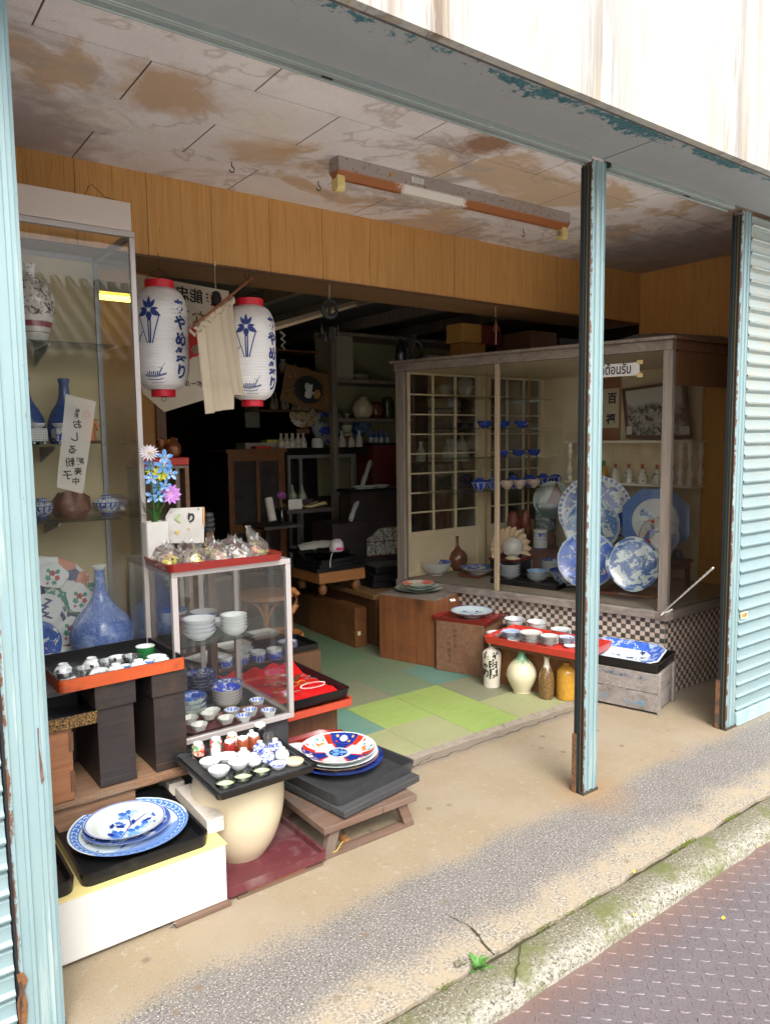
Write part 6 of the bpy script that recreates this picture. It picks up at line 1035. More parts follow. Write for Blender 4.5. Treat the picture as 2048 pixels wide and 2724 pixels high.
# ---- case contents ----
G='lidded blue bowls on the glass shelves'
M['cob']=porc('cobalt bowl glaze',(.02,.06,.42),(.55,.62,.75),blot=(.1,.9,32,.60),side=True,ink2=(.5,.6,.75)); M['cobw']=porc('cobalt stripe glaze',(.55,.62,.72),(.012,.03,.26),bands=((.05,.95,9,-.75),),side=True)
kb=lidbowl('small_lidded_bowl',.070,.060,M['cobw'],M['cob']); PROTO.append(kb)
for (gx,l) in ((765,'leftmost, striped dark blue'),(868,'second from left, behind the mullion'),(1012,'third, beside a pinkish cup'),(1130,'fourth, in the middle')): q=ay(*k('G',gx,1235),YS+.06); dup(kb,(q.x,YS+.06,SZ[0]+.001),gx,f'lidded bowl on the third glass shelf down, {l}',G)
for (gx,yy,l) in ((1230,2.12,'fifth, further back'),(1335,2.14,'rightmost, behind the ship plate')): q=ay(*k('G',gx,1200),yy); dup(kb,(q.x,yy,SZ[0]+.001),gx,f'lidded bowl on the third glass shelf down, {l}',G)
pk=pr(MB().lathe(smoothprof([(.001,0),(.016,0),(.018,.008),(.044,.03),(.048,.062),(.044,.062),(.036,.03),(.001,.012)],2),30),'pinkish_cup',plain('pinkish cream glaze',(.62,.48,.40),.2),'cup')
for gx,l in ((930,'just right of the mullion'),(1025,'second from the mullion'),(1130,'third from the mullion'),(1238,'fourth, partly hidden')): q=ay(*k('G',gx,1243),YS+.005); dup(pk,(q.x,YS-.0+.042,SZ[0]+.0012) if 0 else (q.x,YS+.035,SZ[0]-.045),0,f'pinkish cream cup under the third glass shelf, {l}','pinkish cups')
for o in [o for o in bpy.data.objects if o.name.startswith('pinkish_cup') and o is not pk]: bpy.data.objects.remove(o)
for gx,l in ((938,'just right of the mullion'),(1030,'second from the mullion'),(1135,'third from the mullion')): q=ay(*k('G',gx,1243),YS+.025); dup(pk,(q.x-.01,YS+.0-.02,SZ[0]+.001),0,f'pinkish cream cup at the front of the third glass shelf, {l}','pinkish cups')
cbw=pr(bowl_mb(.060,.050,.42),'cobalt_bowl',[M['cob'],M['ink']],'bowl'); cbw2=pr(bowl_mb(.053,.050,.42),'cobalt_cup',[M['cob'],M['white_p']],'cup')
for gx,l in ((800,'left of the mullion'),(930,'right of the mullion'),(1068,'rightmost')): q=ay(*k('G',gx,790),YS+.06); dup(cbw,(q.x,YS+.06,SZ[2]+.001),gx,f'cobalt blue bowl on the upper occupied glass shelf, {l}','cobalt bowls on the upper shelf')
for gx,l in ((935,'nearest the mullion'),(1050,'middle of three'),(1160,'rightmost of three')): q=ay(*k('G',gx,1003),YS+.06); dup(cbw2,(q.x,YS+.06,SZ[1]+.001),gx,f'cobalt cup with white crest on the second glass shelf, {l}','cobalt cups on the second shelf')
ZF=ZC0+.0005
def fl(c,x,y): return az(*k(c,x,y),ZF)
q=fl('G',445,1895); tag(bowl_mb(.118,.098,.42).build('flower_bowl',[M['p_plain_out'],M['p_blue']],loc=(q.x+.06,q.y+.075,ZF)),'deep white bowl with indigo flowers at the left front of the display case','bowl')
q=fl('G',585,1850); tag(MB().lathe(smoothprof([(.001,0),(.05,0),(.076,.045),(.082,.095),(.062,.14),(.03,.165),(.016,.20),(.013,.245),(.02,.262),(.010,.262)],3),40).build('brown_flask',M['brown_g'],loc=(q.x+.05,q.y+.04,ZF)),'glossy brown long necked flask behind the flower bowl','flask')
q=fl('G',725,1895); mb=MB(); mb.box(-.12,-.07,0,.14,.10,.022); tag(mb.build('brown_board',M['brown_g'],loc=(q.x+.07,q.y+.03,ZF),rz=VR,bevel=.002),'dark glossy board under the wide blue plate','board')
tag(plate_mb(.138,.045,.42,64).build('wide_blue_dish',[M['white_p'],M['p_blue']],loc=(q.x+.055,q.y+.02,ZF+.0225)),'wide shallow blue patterned dish on the dark board behind the glass','dish')
# shell lamp
sq_=ap(*k('G',830,1745),(3.95,1.72,0),(0,1,0)); T2=thing('red_lacquer_table','small red and black lacquer table under the shell lamp','table',(3.97,1.86,ZF),VR); mb=MB(); mb.box(-.14,-.11,.125,.14,.11,.140); mb.build('table_top',M['red'],T2,bevel=.003); mb=MB(); mb.box(-.13,-.10,.001,.13,.10,.124); mb.build('table_body',M['lacq'],T2,bevel=.003)
T2=thing('shell_lamp','ivory scallop shell ornament with a round white globe in it','ornament',(3.90,1.80,ZF+.1405),VR+R(-35)); T2.scale=(1.2,1.2,1.2); mb=MB(); n=48; L=[]
for ring_,(rr_,h_) in enumerate(((.02,0),(.05,.008),(.08,.012),(.10,.004))):
    pass
def shell(tilt,rad,nm):
    mb=MB(); nu,nv=60,10; vs=[]
    for i in range(nu+1):
        a=R(-20+220*i/nu)
        for j in range(nv+1):
            u=j/nv; r_=rad*u*(1+.05*u*math.cos(a*20)); vs.append((r_*math.cos(a),-.012*u*math.cos(a*20)-.045*u*u*.8,r_*math.sin(a)*1.05))
    mb.add(vs,[(i*(nv+1)+j,(i+1)*(nv+1)+j,(i+1)*(nv+1)+j+1,i*(nv+1)+j+1) for i in range(nu) for j in range(nv)]); mb.xf(Matrix.Translation((0,.03,.05))@Matrix.Rotation(tilt,4,'X')); o=mb.build(nm,plain('ivory shell '+nm,(.68,.50,.33),.35,sc=14),T2,smooth=80); m=o.modifiers.new('s','SOLIDIFY'); m.thickness=.003; return o
shell(R(-8),.13,'upper_shell'); shell(R(-95+10),.095,'lower_shell')
mb=MB(); mb.lathe([(.001,-.062)]+[(.062*math.cos(R(a)),.062*math.sin(R(a))) for a in range(-80,90,10)]+[(.001,.062)],32,(0,-.035,.075)); mb.build('globe',plain('milk glass',(.62,.60,.56),.25),T2); mb=MB(); mb.lathe([(.03,0),(.045,.004),(.03,.02),(.001,.02)],24,(0,-.035,.0)); mb.build('shell_foot',M['cream'],T2)
mb=MB(); 
for i in range(16): a=PI+PI*i/15; mb.lathe([(.0004,-.004),(.004,0),(.0004,.004)],6,(.055*math.cos(a),-.035+.055*math.sin(a),.040))
mb.build('pearl_trim',JC[2],T2)
# maroon stand
sx=fl('G',935,1835)
T2=thing('maroon_stand','maroon wooden box stand holding small sake bottles and jars','stand',(sx.x+.03,sx.y+.03,ZF),VR+R(0)); 
mb=MB(); 
P1=az(*k('G',945,1835),ZF); P2=az(*k('G',1330,1835),ZF)
dv=(P2-P1).normalized(); T2.rotation_euler=(0,0,math.atan2(dv.y,dv.x)); wd_=min((P2-P1).length,.62); T2.location=P1
zst=ap(*k('G',1130,1690),P1,Vector((-dv.y,dv.x,0))).z-ZF
mar=wood('maroon box wood',(.12,.035,.022),(.19,.065,.045),'X',1,.5,.2,(.22,.11,.09))
mb.box(0,.01,0,wd_,.30,zst-.026); mb.build('box_body',mar,T2,bevel=.002); mb=MB(); mb.box(-.015,-.005,zst-.0255,wd_+.015,.31,zst-.012); mb.box(-.025,-.015,zst-.0115,wd_+.025,.315,zst); mb.build('top_moulding',mar,T2,bevel=.002)
mb=MB(); mb.box(0,.20,zst+.001,wd_,.30,zst+.11); mb.build('upper_step',mar,T2,bevel=.002)
ZM=ZF+zst+.001
def onm(x,y): return az(*k('S',x,y),ZM)
q=onm(530,410); tb=[(a*1.22,b*1.3) for a,b in [(.001,0),(.028,0),(.033,.01),(.034,.03),(.027,.055),(.013,.075),(.009,.085),(.010,.10),(.014,.112),(.009,.112)]]
tag(MB().lathe(smoothprof(tb,3),30).build('sake_bottle',porc('mint and gold glaze',(.62,.66,.58),(.25,.10,.03),blot=(.25,.75,30,.55),side=True,ink2=(.5,.3,.12)),loc=(q.x+.0,q.y+.02,ZM),),'small sake bottle with gold brown bird on mint, left on the maroon stand','bottle')
q=onm(715,435); tag(MB().lathe(smoothprof(tb,3),30).build('sake_bottle',porc('lilac blossom glaze',(.64,.60,.58),(.10,.04,.07),bands=((.20,.24,0,0),(.10,.12,0,0),(.62,.66,0,0)),blot=(.26,.6,50,.56),side=True),loc=(q.x,q.y+.02,ZM)),'small sake bottle with lilac blossoms and dark bands on the maroon stand','bottle')
q=onm(1000,455); tag(MB().lathe([(a*1.25,b*1.22) for a,b in [(.001,0),(.040,0),(.044,.004),(.044,.098),(.047,.101),(.047,.118),(.040,.124),(.001,.124)]],40).build('lidded_jar',porc('white jar with blue boats',(.64,.67,.64),blot=(.2,.85,18,.58),bands=((.0,.05,0,0),(.80,.815,0,0),(.48,.495,0,0)),side=True),loc=(q.x,q.y+.03,ZM)),'white lidded jar with blue landscape on the maroon stand','jar')
q=onm(1190,400); T2=thing('stacked_food_box','tall tiered porcelain food box with dense vine pattern and lid','tiered box',(q.x-.0,q.y+.11,ZM)); T2.scale=(1.28,1.28,1.2); vine=porc('dense vine glaze',(.48,.53,.48),(.06,.10,.13),blot=(-.1,1.1,70,.49),side=True)
for i in range(4): MB().lathe([(.001,0),(.060,0),(.064,.004),(.064,.046),(.067,.048),(.067,.051),(.001,.051)],40,(0,0,i*.052)).build('tier',vine,T2)
MB().lathe([(.067,0),(.066,.006),(.05,.020),(.018,.027),(.001,.028)],40,(0,0,.2085)).build('lid',vine,T2); mb=MB(); mb.tube([(-.022,0,.234),(0,0,.246),(.022,0,.234)],.003,6); mb.build('handle',M['white_p'],T2)
for i,gx in enumerate((1010,1095)):
    q=ay(*k('G',gx,1500),2.12); tag(MB().lathe(smoothprof([(.001,0),(.03,0),(.048,.05),(.05,.10),(.034,.15),(.026,.165),(.03,.175),(.001,.17)],3),30).build('red_clay_jug',plain('red clay %d'%i,(.22,.055,.035),.4),loc=(q.x,2.12,ZM+.112)),['left dark red clay jug behind the lattice reflections','right dark red clay jug behind the small sake bottles'][i],'jug')
mb=MB(); mb.box(-.16,-.08,0,.16,.08,zst+.10); q=ay(*k('G',1050,1500),2.12); tag(mb.build('dark_plinth',M['wdark'],loc=(q.x,2.12,ZF)),'dark plinth behind the maroon stand under the clay jugs','plinth')
# black tray with bowl stacks
P1=az(*k('G',915,1955),ZF);P2=az(*k('G',1320,1985),ZF); mid=(P1+P2)/2+Vector((.16,.10,0)); tz=.020
mb=tray_mb(.30,.50,.030,r=.008,wall=.006); tag(mb.build('black_tray',M['lacq'],loc=(mid.x-.03,mid.y-.02,ZF),rz=VR),'long black tray of blue rimmed bowls behind the display case glass','tray')
def intray(x,y): return az(*k('S',x,y),ZF+.006)
G6='bowls stacked behind the display case glass'
vb=pr(bowl_mb(.080,.042,.45),'blue_rim_bowl',[M['p_plain_out'],M['p_blue']],'bowl'); vb2=pr(bowl_mb(.076,.036,.45,lobes=8,amp=.02,n=64),'pale_blue_bowl',[porc('sketchy outer',(.62,.68,.66),(.05,.08,.2),blot=(.2,.8,30,.62),side=True),porc('pale blue inside',(.60,.70,.76),(.20,.42,.75),blot=(.1,.95,12,.47),ink2=(.3,.5,.8))],'bowl')
q=intray(540,935); stack(vb,4,(q.x+.04,q.y+.07,ZF+.0065),.021,'deep blue rimmed bowl left on the long black tray',G6)
q=intray(960,975); stack(vb2,3,(q.x+.04,q.y+.065,ZF+.0065),.019,'pale blue ribbed bowl at the front of the long black tray',G6)
fz=pr(plate_mb(.088,.032),'fret_rim_plate',[M['white_p'],porc('black fret glaze',PW,(.02,.03,.08),bands=((.8,.95,16,-.4),))],'plate'); q=intray(720,760); q=az(*k('S',700,850),ZF); stack(fz,4,(q.x+.10,q.y+.12,ZF+.001),.013,'dark fret rimmed plate behind the deep blue bowls',G6)
q=az(*k('S',1090,900),ZF); stack(bowlblue,4,(q.x+.10,q.y+.07,ZF+.001),.020,'plain blue bowl behind the pale ribbed ones',G6,scale=1.15)
q=az(*k('S',1400,1070),ZF); mb=MB().lathe([(.001,0),(.085,0),(.09,.006),(.001,.008)],40); tag(mb.build('round_black_stand',M['lacq'],loc=(q.x+.08,q.y+.09,ZF)),'round black stand under the large dragon bowl','stand')
tag(bowl_mb(.118,.10,.42,n=48).build('dragon_bowl',[porc('dragon bowl outer',(.62,.68,.70),(.03,.06,.25),bands=((.9,.97,0,0),),blot=(.15,.85,20,.52),side=True),porc('deep cobalt inside',(.05,.14,.5),(.01,.03,.35),blot=(0,1,20,.5))],loc=(q.x+.08,q.y+.09,ZF+.0085)),'large bowl with blue dragons on a black stand, beside the middle post','bowl')
# standing plates; facing the aisle
def stand_plate(name,lab,x,y,Y,rad,mi,tilt=78,face=-60,lobes=0,amp=0,z=None,H=.03,n=72,crop='H'):
    q=ay(*k(crop,x,y),Y); mb=plate_mb(rad,H,.5,n,lobes=lobes,amp=amp); mb.xf(Matrix.Rotation(R(tilt),4,'X')); o=mb.build(name,[M['white_p'],mi],loc=(q.x,Y,q.z),rz=R(face)); return tag(o,lab,'plate','plates standing in the display case')
# generated coordinates are useless once tilted, so standing plates are rotated as objects
def stand_plate(name,lab,x,y,Y,rad,mi,tilt=78,face=-60,lobes=0,amp=0,H=.03,n=72,crop='H',mb=None,cat='plate'):
    q=ay(*k(crop,x,y),Y); mb=mb or plate_mb(rad,H,.5,n,lobes=lobes,amp=amp); o=mb.build(name,[M['white_p'],mi],loc=(q.x,Y,q.z)); o.rotation_euler=(Matrix.Rotation(R(face),4,'Z')@Matrix.Rotation(R(tilt),4,'X')).to_euler(); return tag(o,lab,cat,'plates standing in the display case')
t=NT('ship plate glaze'); g=t.n('TexCoord').outputs['Generated']; sp=t.n('SeparateXYZ'); t.t.links.new(g,sp.inputs[0]); v=t.co(); h=t.ma('ADD',sp.outputs[1],t.ma('MULTIPLY',t.ma('SUBTRACT',t.noise(v,16,4),.5),.12)); c=t.mix(t.gt(h,.42,.03),(.10,.15,.14),t.mix(t.noise(v,14,4),(.22,.33,.33),(.50,.52,.44))); d=t.n('VectorMath',operation='DISTANCE'); t.t.links.new(g,d.inputs[0]); d.inputs[1].default_value=(.58,.50,.5)
sh_f=t.ma('MULTIPLY',t.ma('SUBTRACT',1.,t.gt(t.ma('ADD',t.ma('ABSOLUTE',t.ma('SUBTRACT',sp.outputs[0],.60)),t.ma('ADD',t.ma('MULTIPLY',sp.outputs[1],.45),t.ma('MULTIPLY',t.noise(v,22,3),.12))),.51,.01)),t.gt(sp.outputs[1],.38,.01)); c=t.mix(sh_f,c,(.14,.045,.035)); M['ship']=t.end(c,.12)
stand_plate('ship_plate','round plate painted with a brown sailing ship on green sea','',0,0,0,0) if 0 else None
stand_plate('ship_plate','round plate painted with a brown shape on green sea, behind the tiered box',1469,1331,2.0,.150,M['ship'],80,-52,crop='X')
M['iris_p']=porc('large iris plate glaze',(.62,.66,.66),(.015,.035,.30),bands=((.90,.985,40,-.5),),blot=(0,.84,12,.485),ink2=(.10,.18,.55)); M['wave_p']=porc('crackle wave glaze',(.56,.62,.62),(.02,.08,.32),bands=((.94,.97,0,0),),blot=(0,.92,13,.47),ink2=(.14,.30,.5)); M['land_p']=porc('landscape glaze',(.56,.64,.56),(.03,.08,.50),bands=((.95,.975,0,0),),blot=(0,.95,14,.44),ink2=(.12,.24,.70)); M['chry_p']=porc('chrysanthemum glaze',(.56,.65,.66),(.02,.07,.26),bands=((.86,.96,7,-.6),),blot=(0,.84,15,.49),ink2=(.08,.18,.45)); M['geo_p']=porc('dense blue border glaze',(.62,.66,.66),(.04,.11,.36),bands=((.70,1.5,0,0),),blot=(0,.55,12,.56),ink2=(.13,.25,.50)); M['ima_s']=porc('small imari glaze',(.55,.55,.47),(.4,.06,.04),bands=((.93,.97,0,0),),blot=(.2,.9,14,.5),inks=([(.38,.06,.04),(.55,.55,.47),(.05,.18,.1),(.1,.15,.4)],22))
stand_plate('iris_charger','very large plate with dark irises and a chain border behind the middle post',1582,1360,1.48,.262,M['iris_p'],78,-56,crop='X')
stand_plate('wave_plate','blue wave and crackle plate leaning in front of the huge iris plate',1573,1400,1.30,.188,M['wave_p'],74,-56,crop='X')
stand_plate('village_plate','blue village landscape plate low behind the middle post',1560,1491,1.10,.185,M['land_p'],70,-54,crop='X')
mb=MB(); mb.loops([ring(oct_out(.24,.26,.06),0),ring(oct_out(.43,.44,.12),.030),ring(oct_out(.425,.435,.118),.032),ring(oct_out(.28,.29,.085),.012)],[0,1,1]); stand_plate('octagonal_charger','large octagonal platter with dense blue border at the right of the case',1742,1387,.98,.18,M['geo_p'],78,-52,mb=mb,crop='X')
stand_plate('imari_dish','small red and green Imari dish leaning on the octagonal platter',1750,1427,.86,.125,M['ima_s'],76,-52,crop='X')
mb=MB(); oo=[(.160*math.cos(2*PI*i/64)*(1+.03*math.cos(4*2*PI*i/64)),.168*math.sin(2*PI*i/64)*(1+.03*math.cos(4*2*PI*i/64))) for i in range(64)]; sc_=lambda f,z:[(x*f,y*f,z) for x,y in oo]; mb.loops([sc_(.55,0),sc_(1,.026),sc_(.98,.028),sc_(.7,.012)],[0,1,1]); stand_plate('chrysanthemum_plate','lobed plate with big blue chrysanthemum leaning at the front right of the case',1683,1502,.78,.14,M['chry_p'],70,-54,mb=mb,crop='X')
q=az(*k('H',440,2010),ZF); tag(bowl_mb(.080,.062,.42,n=40).build('dark_bowl',[M['navy'],M['black_g']],loc=(q.x+.02,q.y+.03,ZF+.016)),'dark navy bowl with gold veins in front of the chrysanthemum plate','bowl')
mb=MB(); q1=az(*k('H',240,2025),ZF); q2=az(*k('H',630,2065),ZF); d=(q2-q1); mb.box(0,0,0,d.length,.30,.015); tag(mb.build('red_brown_board',M['wbox'],loc=q1,rz=math.atan2(d.y,d.x),bevel=.002),'reddish brown board lying at the front of the case near the corner','board')
T2=thing('small_wooden_bench','small brown bench in the right corner of the display case','bench',(4.42,.86,ZF)); q=ay(*k('H',840,1790),.80); hb=q.z-ZF; mb=MB(); mb.box(-.16,-.09,hb-.018,.16,.09,hb); mb.build('seat',mar,T2,bevel=.002)
for sx_ in (-.13,.13): mb=MB(); mb.box(sx_-.012,-.08,0,sx_+.012,-.055,hb-.019); mb.box(sx_-.012,.055,0,sx_+.012,.08,hb-.019); mb.build('leg',mar,T2)
mb=MB(); mb.box(-.12,-.078,hb-.055,.12,-.066,hb-.0185); mb.build('apron',mar,T2)
q=ay(*k('H',750,1740),.90); mb=MB(); tag(MB().lathe([(.001,0),(.03,0),(.034,.02),(.026,.05),(.03,.055),(.001,.056)],20).build('indigo_cup_stand',M['navy'],loc=(q.x,.86,ZF+hb+.001)),'dark indigo piece standing on the small bench','cup')
# bottles on balustrade shelf
bbp=pr(MB().lathe(smoothprof([(.001,0),(.036,0),(.040,.01),(.036,.05),(.022,.09),(.012,.105),(.012,.135),(.015,.138),(.001,.138)],3),28,mi=[0]*15+[1]*20),'red_necked_bottle',[porc('landscape bottle glaze',(.58,.55,.46),(.08,.08,.07),blot=(.1,.6,26,.55),side=True),plain('red neck',(.35,.06,.04),.3)],'bottle')
for i,(gx,l) in enumerate(((350,'leftmost, beside the yellow flask'),(442,'second from the left'),(535,'third from the left'),(637,'fourth, just left of the corner post'),(742,'fifth, just right of the corner post'))): q=ax(*k('H',gx,1250),XB+.04); dup(bbp,(XB+.045,q.y+.0,zl+.001),i,f'landscape bottle with red neck on the balustrade shelf, {l}','red necked bottles on the balustrade shelf')
q=ax(*k('H',272,1225),XB+.09); tag(MB().lathe(smoothprof([(.001,0),(.032,0),(.042,.02),(.036,.075),(.020,.115),(.012,.13),(.012,.155),(.001,.155)],3),28,mi=[0]*13+[1]*20).build('yellow_flask',[M['mustard'],M['p_green']],loc=(XB+.09,q.y,zl+.001)),'mustard yellow flask with green neck beside the middle post','flask')
# calligraphy and photo on upper shelf
def wl(x,y,X): return ax(*k('H',x,y),X)
Xc=XR-.03; T2=thing('calligraphy_frame','brush calligraphy of two characters on cream paper with brown mounting','calligraphy'); p0=wl(225,520,Xc);p1=wl(395,520,Xc);p2=wl(395,950,Xc);p3=wl(225,955,Xc); top=max(p0.z,1.98) if 0 else p0.z
mb=MB(); mb.box(Xc-.004,p1.y,zu+.002,Xc,p0.y,p0.z); mb.build('mount',plain('brown mount',(.30,.12,.05),.5),T2); mb=MB(); z1=wl(300,610,Xc).z; z0=wl(300,880,Xc).z; mb.box(Xc-.0065,p1.y+.012,z0,Xc-.0045,p0.y-.002,z1); mb.build('paper',plain('aged paper',(.56,.49,.36),.8),T2)
for ch,(cx,cy) in (('百',(335,680)),('福',(325,825))): 
    c=wl(cx,cy,Xc); text(ch,.085,lambda x,y:(Xc-.007,c.y-x,c.z+y),bold=.003).build('brush_character',M['blackink'],T2,smooth=0)
c=wl(250,720,Xc); text('人',.05,lambda x,y:(Xc-.007,c.y-x,c.z+y),bold=.002).build('brush_character',M['blackink'],T2,smooth=0)
T2=thing('framed_photograph','dark framed old black and white photograph leaning in the display case','picture'); Xp=XR-.10
P4=[wl(410,610,Xp),wl(848,548,Xp),wl(888,955,Xp),wl(440,950,Xp)]
mid=sum((p for p in P4),Vector())/4; 
mb=MB(); mb.loops([[p for p in P4],[p+Vector((-.02,0,0)) for p in P4]]); mb.build('frame',M['wdark'],T2,smooth=0)
inn=[mid+(p-mid)*.88+Vector((-.0215,0,0)) for p in P4]; mb=MB(); mb.poly(inn,0)
t=NT('old photograph'); v=t.co(); n=t.noise(v,26,6,.75); sp=t.n('SeparateXYZ'); t.t.links.new(v,sp.inputs[0]); c=t.mix(t.gt(n,.50,.06),(.42,.40,.34),(.07,.065,.055)); up_=t.gt(t.ma('ADD',sp.outputs[2],t.ma('MULTIPLY',t.noise(v,10,4),.12)),mid.z+.11,.02); c=t.mix(up_,c,(.50,.50,.45)); mb.build('photo_print',t.end(c,.25),T2,smooth=0)
for sx_ in (455,820): a=wl(sx_-10,870,Xp);b=wl(sx_+(25 if sx_<600 else 60),925,Xp); mb=MB(); mb.box(Xp-.0235,b.y,b.z,Xp-.022,a.y,a.z); mb.build('white_caption',M['white'],T2,smooth=0)
# Thai sign on the aisle glass
def vg(x,y): return ap(*k('H',x,y),VA+vn*.004,vn)
a=vg(150,535);b=vg(520,515);c_=vg(520,425); d_=vg(150,445); z0,z1=b.z,c_.z; a.z=z0; d_.z=z1; 
mb=MB(); mb.plate3([Vector((a.x,a.y,z0)),Vector((b.x,b.y,z0)),Vector((b.x,b.y,z1)),Vector((a.x,a.y,z1))],.0006); T2=tag(mb.build('welcome_sign',M['white'],smooth=0),'white paper strip with handwritten Thai letters taped to the display glass','sign')
ce=vg(385,478); w_=-vd; text('ยินดีต้อนรับ',.078,lambda x,y:tuple(ce+w_*(x*.70-.06)+vn*.0025+Vector((0,0,y))),bold=.0012).build('thai_writing',M['blackink'],T2,smooth=0)
mb=MB()
for s_ in (c_,b): 
    e=s_+vn*.002; mb.poly([e+w_*-.015+Vector((0,0,-.012)),e+w_*.02+Vector((0,0,-.012)),e+w_*.02+Vector((0,0,.012)),e+w_*-.015+Vector((0,0,.012))])
mb.build('yellow_tape',plain('old tape',(.55,.42,.18),.4),T2,smooth=0)
# white cord tied at the corner
A=az(*k('H',640,2135),ZS+.02); A=Vector((3.765,.465,ZS+.01)); B=ay(*k('H',1030,1848),.03); mb=MB()
n=40
for s_ in (0,PI): mb.tube([A.lerp(B,i/n)+Vector((.004*math.cos(i*1.1+s_),0,.004*math.sin(i*1.1+s_))) for i in range(n+1)],.0035,6)
mb.tube([A+Vector((-.02,-.01,-.004)),A+Vector((0,-.01,.008)),A+Vector((.03,-.01,.0)),A+Vector((.07,-.012,.008))],.006,6); mb.tube([A+Vector((-.04,-.012,-.010)),A+Vector((-.01,-.012,.0)),A+Vector((.05,-.013,-.002))],.004,6)
tag(mb.build('tied_cord',M['rope']),'white twisted cord tied from the case corner to the right post','cord')
# things on top of the case
mb=MB(); q0=ap(*k('H',370,265),(4.0,1.0,0),vn); nu,nv=40,16; vs=[]
for i in range(nu+1):
    for j in range(nv+1):
        x=i/nu; y=j/nv; h=.085*math.sin(PI*min(1,max(0,y*1.0)))**.4*min(1,(x*5))**.5*min(1,(1-x)*9)**.5*(.55+.6*x-.3*x*x)+.014*mnoise.noise((x*9,y*6,1))+.006*mnoise.noise((x*26,y*20,1)); vs.append((3.82+.85*x*.95,.50+.34*y+.14*(1-x),ZT+.001+max(0,h)))
mb.add(vs,[(i*(nv+1)+j,(i+1)*(nv+1)+j,(i+1)*(nv+1)+j+1,i*(nv+1)+j+1) for i in range(nu) for j in range(nv)]); tag(mb.build('folded_tarp',plain('brown grey tarp',(.11,.085,.075),.6,sc=16,var=.4),smooth=80),'crumpled brown grey tarpaulin folded on top of the display case corner','tarpaulin')
T2=thing('honey_wood_box','light wooden drawer box with red side resting on top of the display case','box'); 
a=ay(*k('G',628,165),1.98); b=ay(*k('G',775,150),1.98); c_=ay(*k('G',628,22),1.98); h_=c_.z-a.z
mb=MB(); mb.box(a.x,1.98,a.z+.002,b.x,2.14,a.z+h_); mb.build('drawer_front',wood('honey box wood',(.40,.19,.04),(.50,.27,.07),'X',1,.5,.15),T2,bevel=.002); mb=MB(); mb.box(b.x+.001,1.985,a.z-.0,b.x+.20,2.14,a.z+h_-.001); mb.build('red_side',plain('dark red side',(.15,.02,.012),.5),T2,bevel=.002)
mb=MB(); mb.box(a.x+.035,2.0,ZT+.001,b.x+.06,2.14,a.z+.001); mb.build('lower_box',wood('lower honey wood',(.28,.13,.035),(.36,.18,.05),'X',1,.5,.15),T2,bevel=.002)
q=ay(*k('G',145,270),2.36); T2=tag(MB().lathe(smoothprof([(.001,0),(.035,0),(.038,.01),(.036,.08),(.016,.12),(.012,.16),(.016,.165),(.001,.165)],3),24).build('dark_bottle',M['black_g'],loc=(3.27,2.26,ZT+.001)),'dark glass bottle standing on the left end of the display case','bottle')
mb=MB(); mb.tube([(.055*math.sin(a_),0,.07+.065*math.cos(a_)) for a_ in [i*2*PI/24 for i in range(25)]],.016,8); tag(mb.build('dark_ring',M['iron'],loc=(3.37,2.22,ZT+.006),rz=R(-30)),'dark upright ring shaped ornament beside the dark bottle','ornament')
mb=MB().lathe([(.001,0),(.05,0),(.055,.02),(.03,.035),(.001,.04)],24)
for i in range(len(mb.v)): p=Vector(mb.v[i]); mb.v[i]=(p.x*(1+.6*mnoise.noise(p*40)),p.y*(1+.5*mnoise.noise(p*50)),p.z)
tag(mb.build('plastic_wrap',M['plastic'],loc=(3.41,2.08,ZT+.001),smooth=25),'crumpled clear plastic lying on the case beside the dark ring','plastic wrap')
q=ap(*k('G',920,205),VA-vn*.12,vn); mb=MB(); mb.box(0,0,0,.085,.035,.018); T2=tag(mb.build('small_packet',M['ink'],loc=(q.x,q.y,ZT+.001),rz=VR+R(80),bevel=.001),'small blue and white packet on the display case top','packet')
for i,(x_,m_) in enumerate(((4.05,M['wdark']),(4.36,M['dkbox']))): mb=MB(); mb.box(x_,1.75,ZT+.001,x_+.28,2.1,ZT+.21-.03*i); tag(mb.build('dark_carton',m_,bevel=.004),['dark brown carton on the case right of the red sided drawer','nearly black carton on the case, in the dark corner'][i],'carton')
# ---------------- boxes, bottles and trays in front of the case ----------------
def boxat(name,lab,P0,P1,depth,h,m_,bev=.003,cat='box',inset=0):
    """box whose aisle face runs from P0 (far) to P1 (near)"""
    d=(Vector(P1)-Vector(P0)); a=math.atan2(d.y,d.x); mb=MB(); mb.box(0,0,0,d.length,depth,h); return tag(mb.build(name,m_,loc=(P0[0],P0[1],.0101),rz=a,bevel=bev),lab,cat)
hb1=.445
b1=boxat('wooden_box','tall plain sugi wood box with dusty foot, carrying three green plates',(2.958,2.129),(3.103,1.71),.40,hb1,M['wboxz'])
mb=MB(); mb.box(0,0,0,.4435,.40,.006); mb.xf(Matrix.Translation((0,0,hb1+.0003))); mb.build('dusty_top',M['grey'],b1)
cpl=(3.225,2.02); G7='plates stacked on the tall wooden box'; zz=.0101+hb1+.0075
tag(plate_mb(.165,.026,.5,72).build('celadon_plate',[M['pale_p'],M['pale_p']],loc=(*cpl,zz)),'wide pale green plate at the bottom of the stack on the tall box','plate',G7)
tag(plate_mb(.138,.024,.5,72).build('celadon_plate',[M['pale_p'],M['pale_p']],loc=(cpl[0]-.004,cpl[1],zz+.017)),'middle pale green plate in the stack on the tall box','plate',G7)
tag(plate_mb(.118,.024,.5,72).build('red_panel_plate',[M['pale_p'],porc('red panel glaze',(.58,.58,.48),(.50,.08,.05),bands=((.45,.92,3,.0),(.94,.97,0,0)),blot=(.3,.95,24,.58),rim=(.3,.1,.05))],loc=(cpl[0]-.006,cpl[1]+.002,zz+.033)),'red and cream panelled plate on top of the stack on the tall box','plate',G7)
hb2=.330
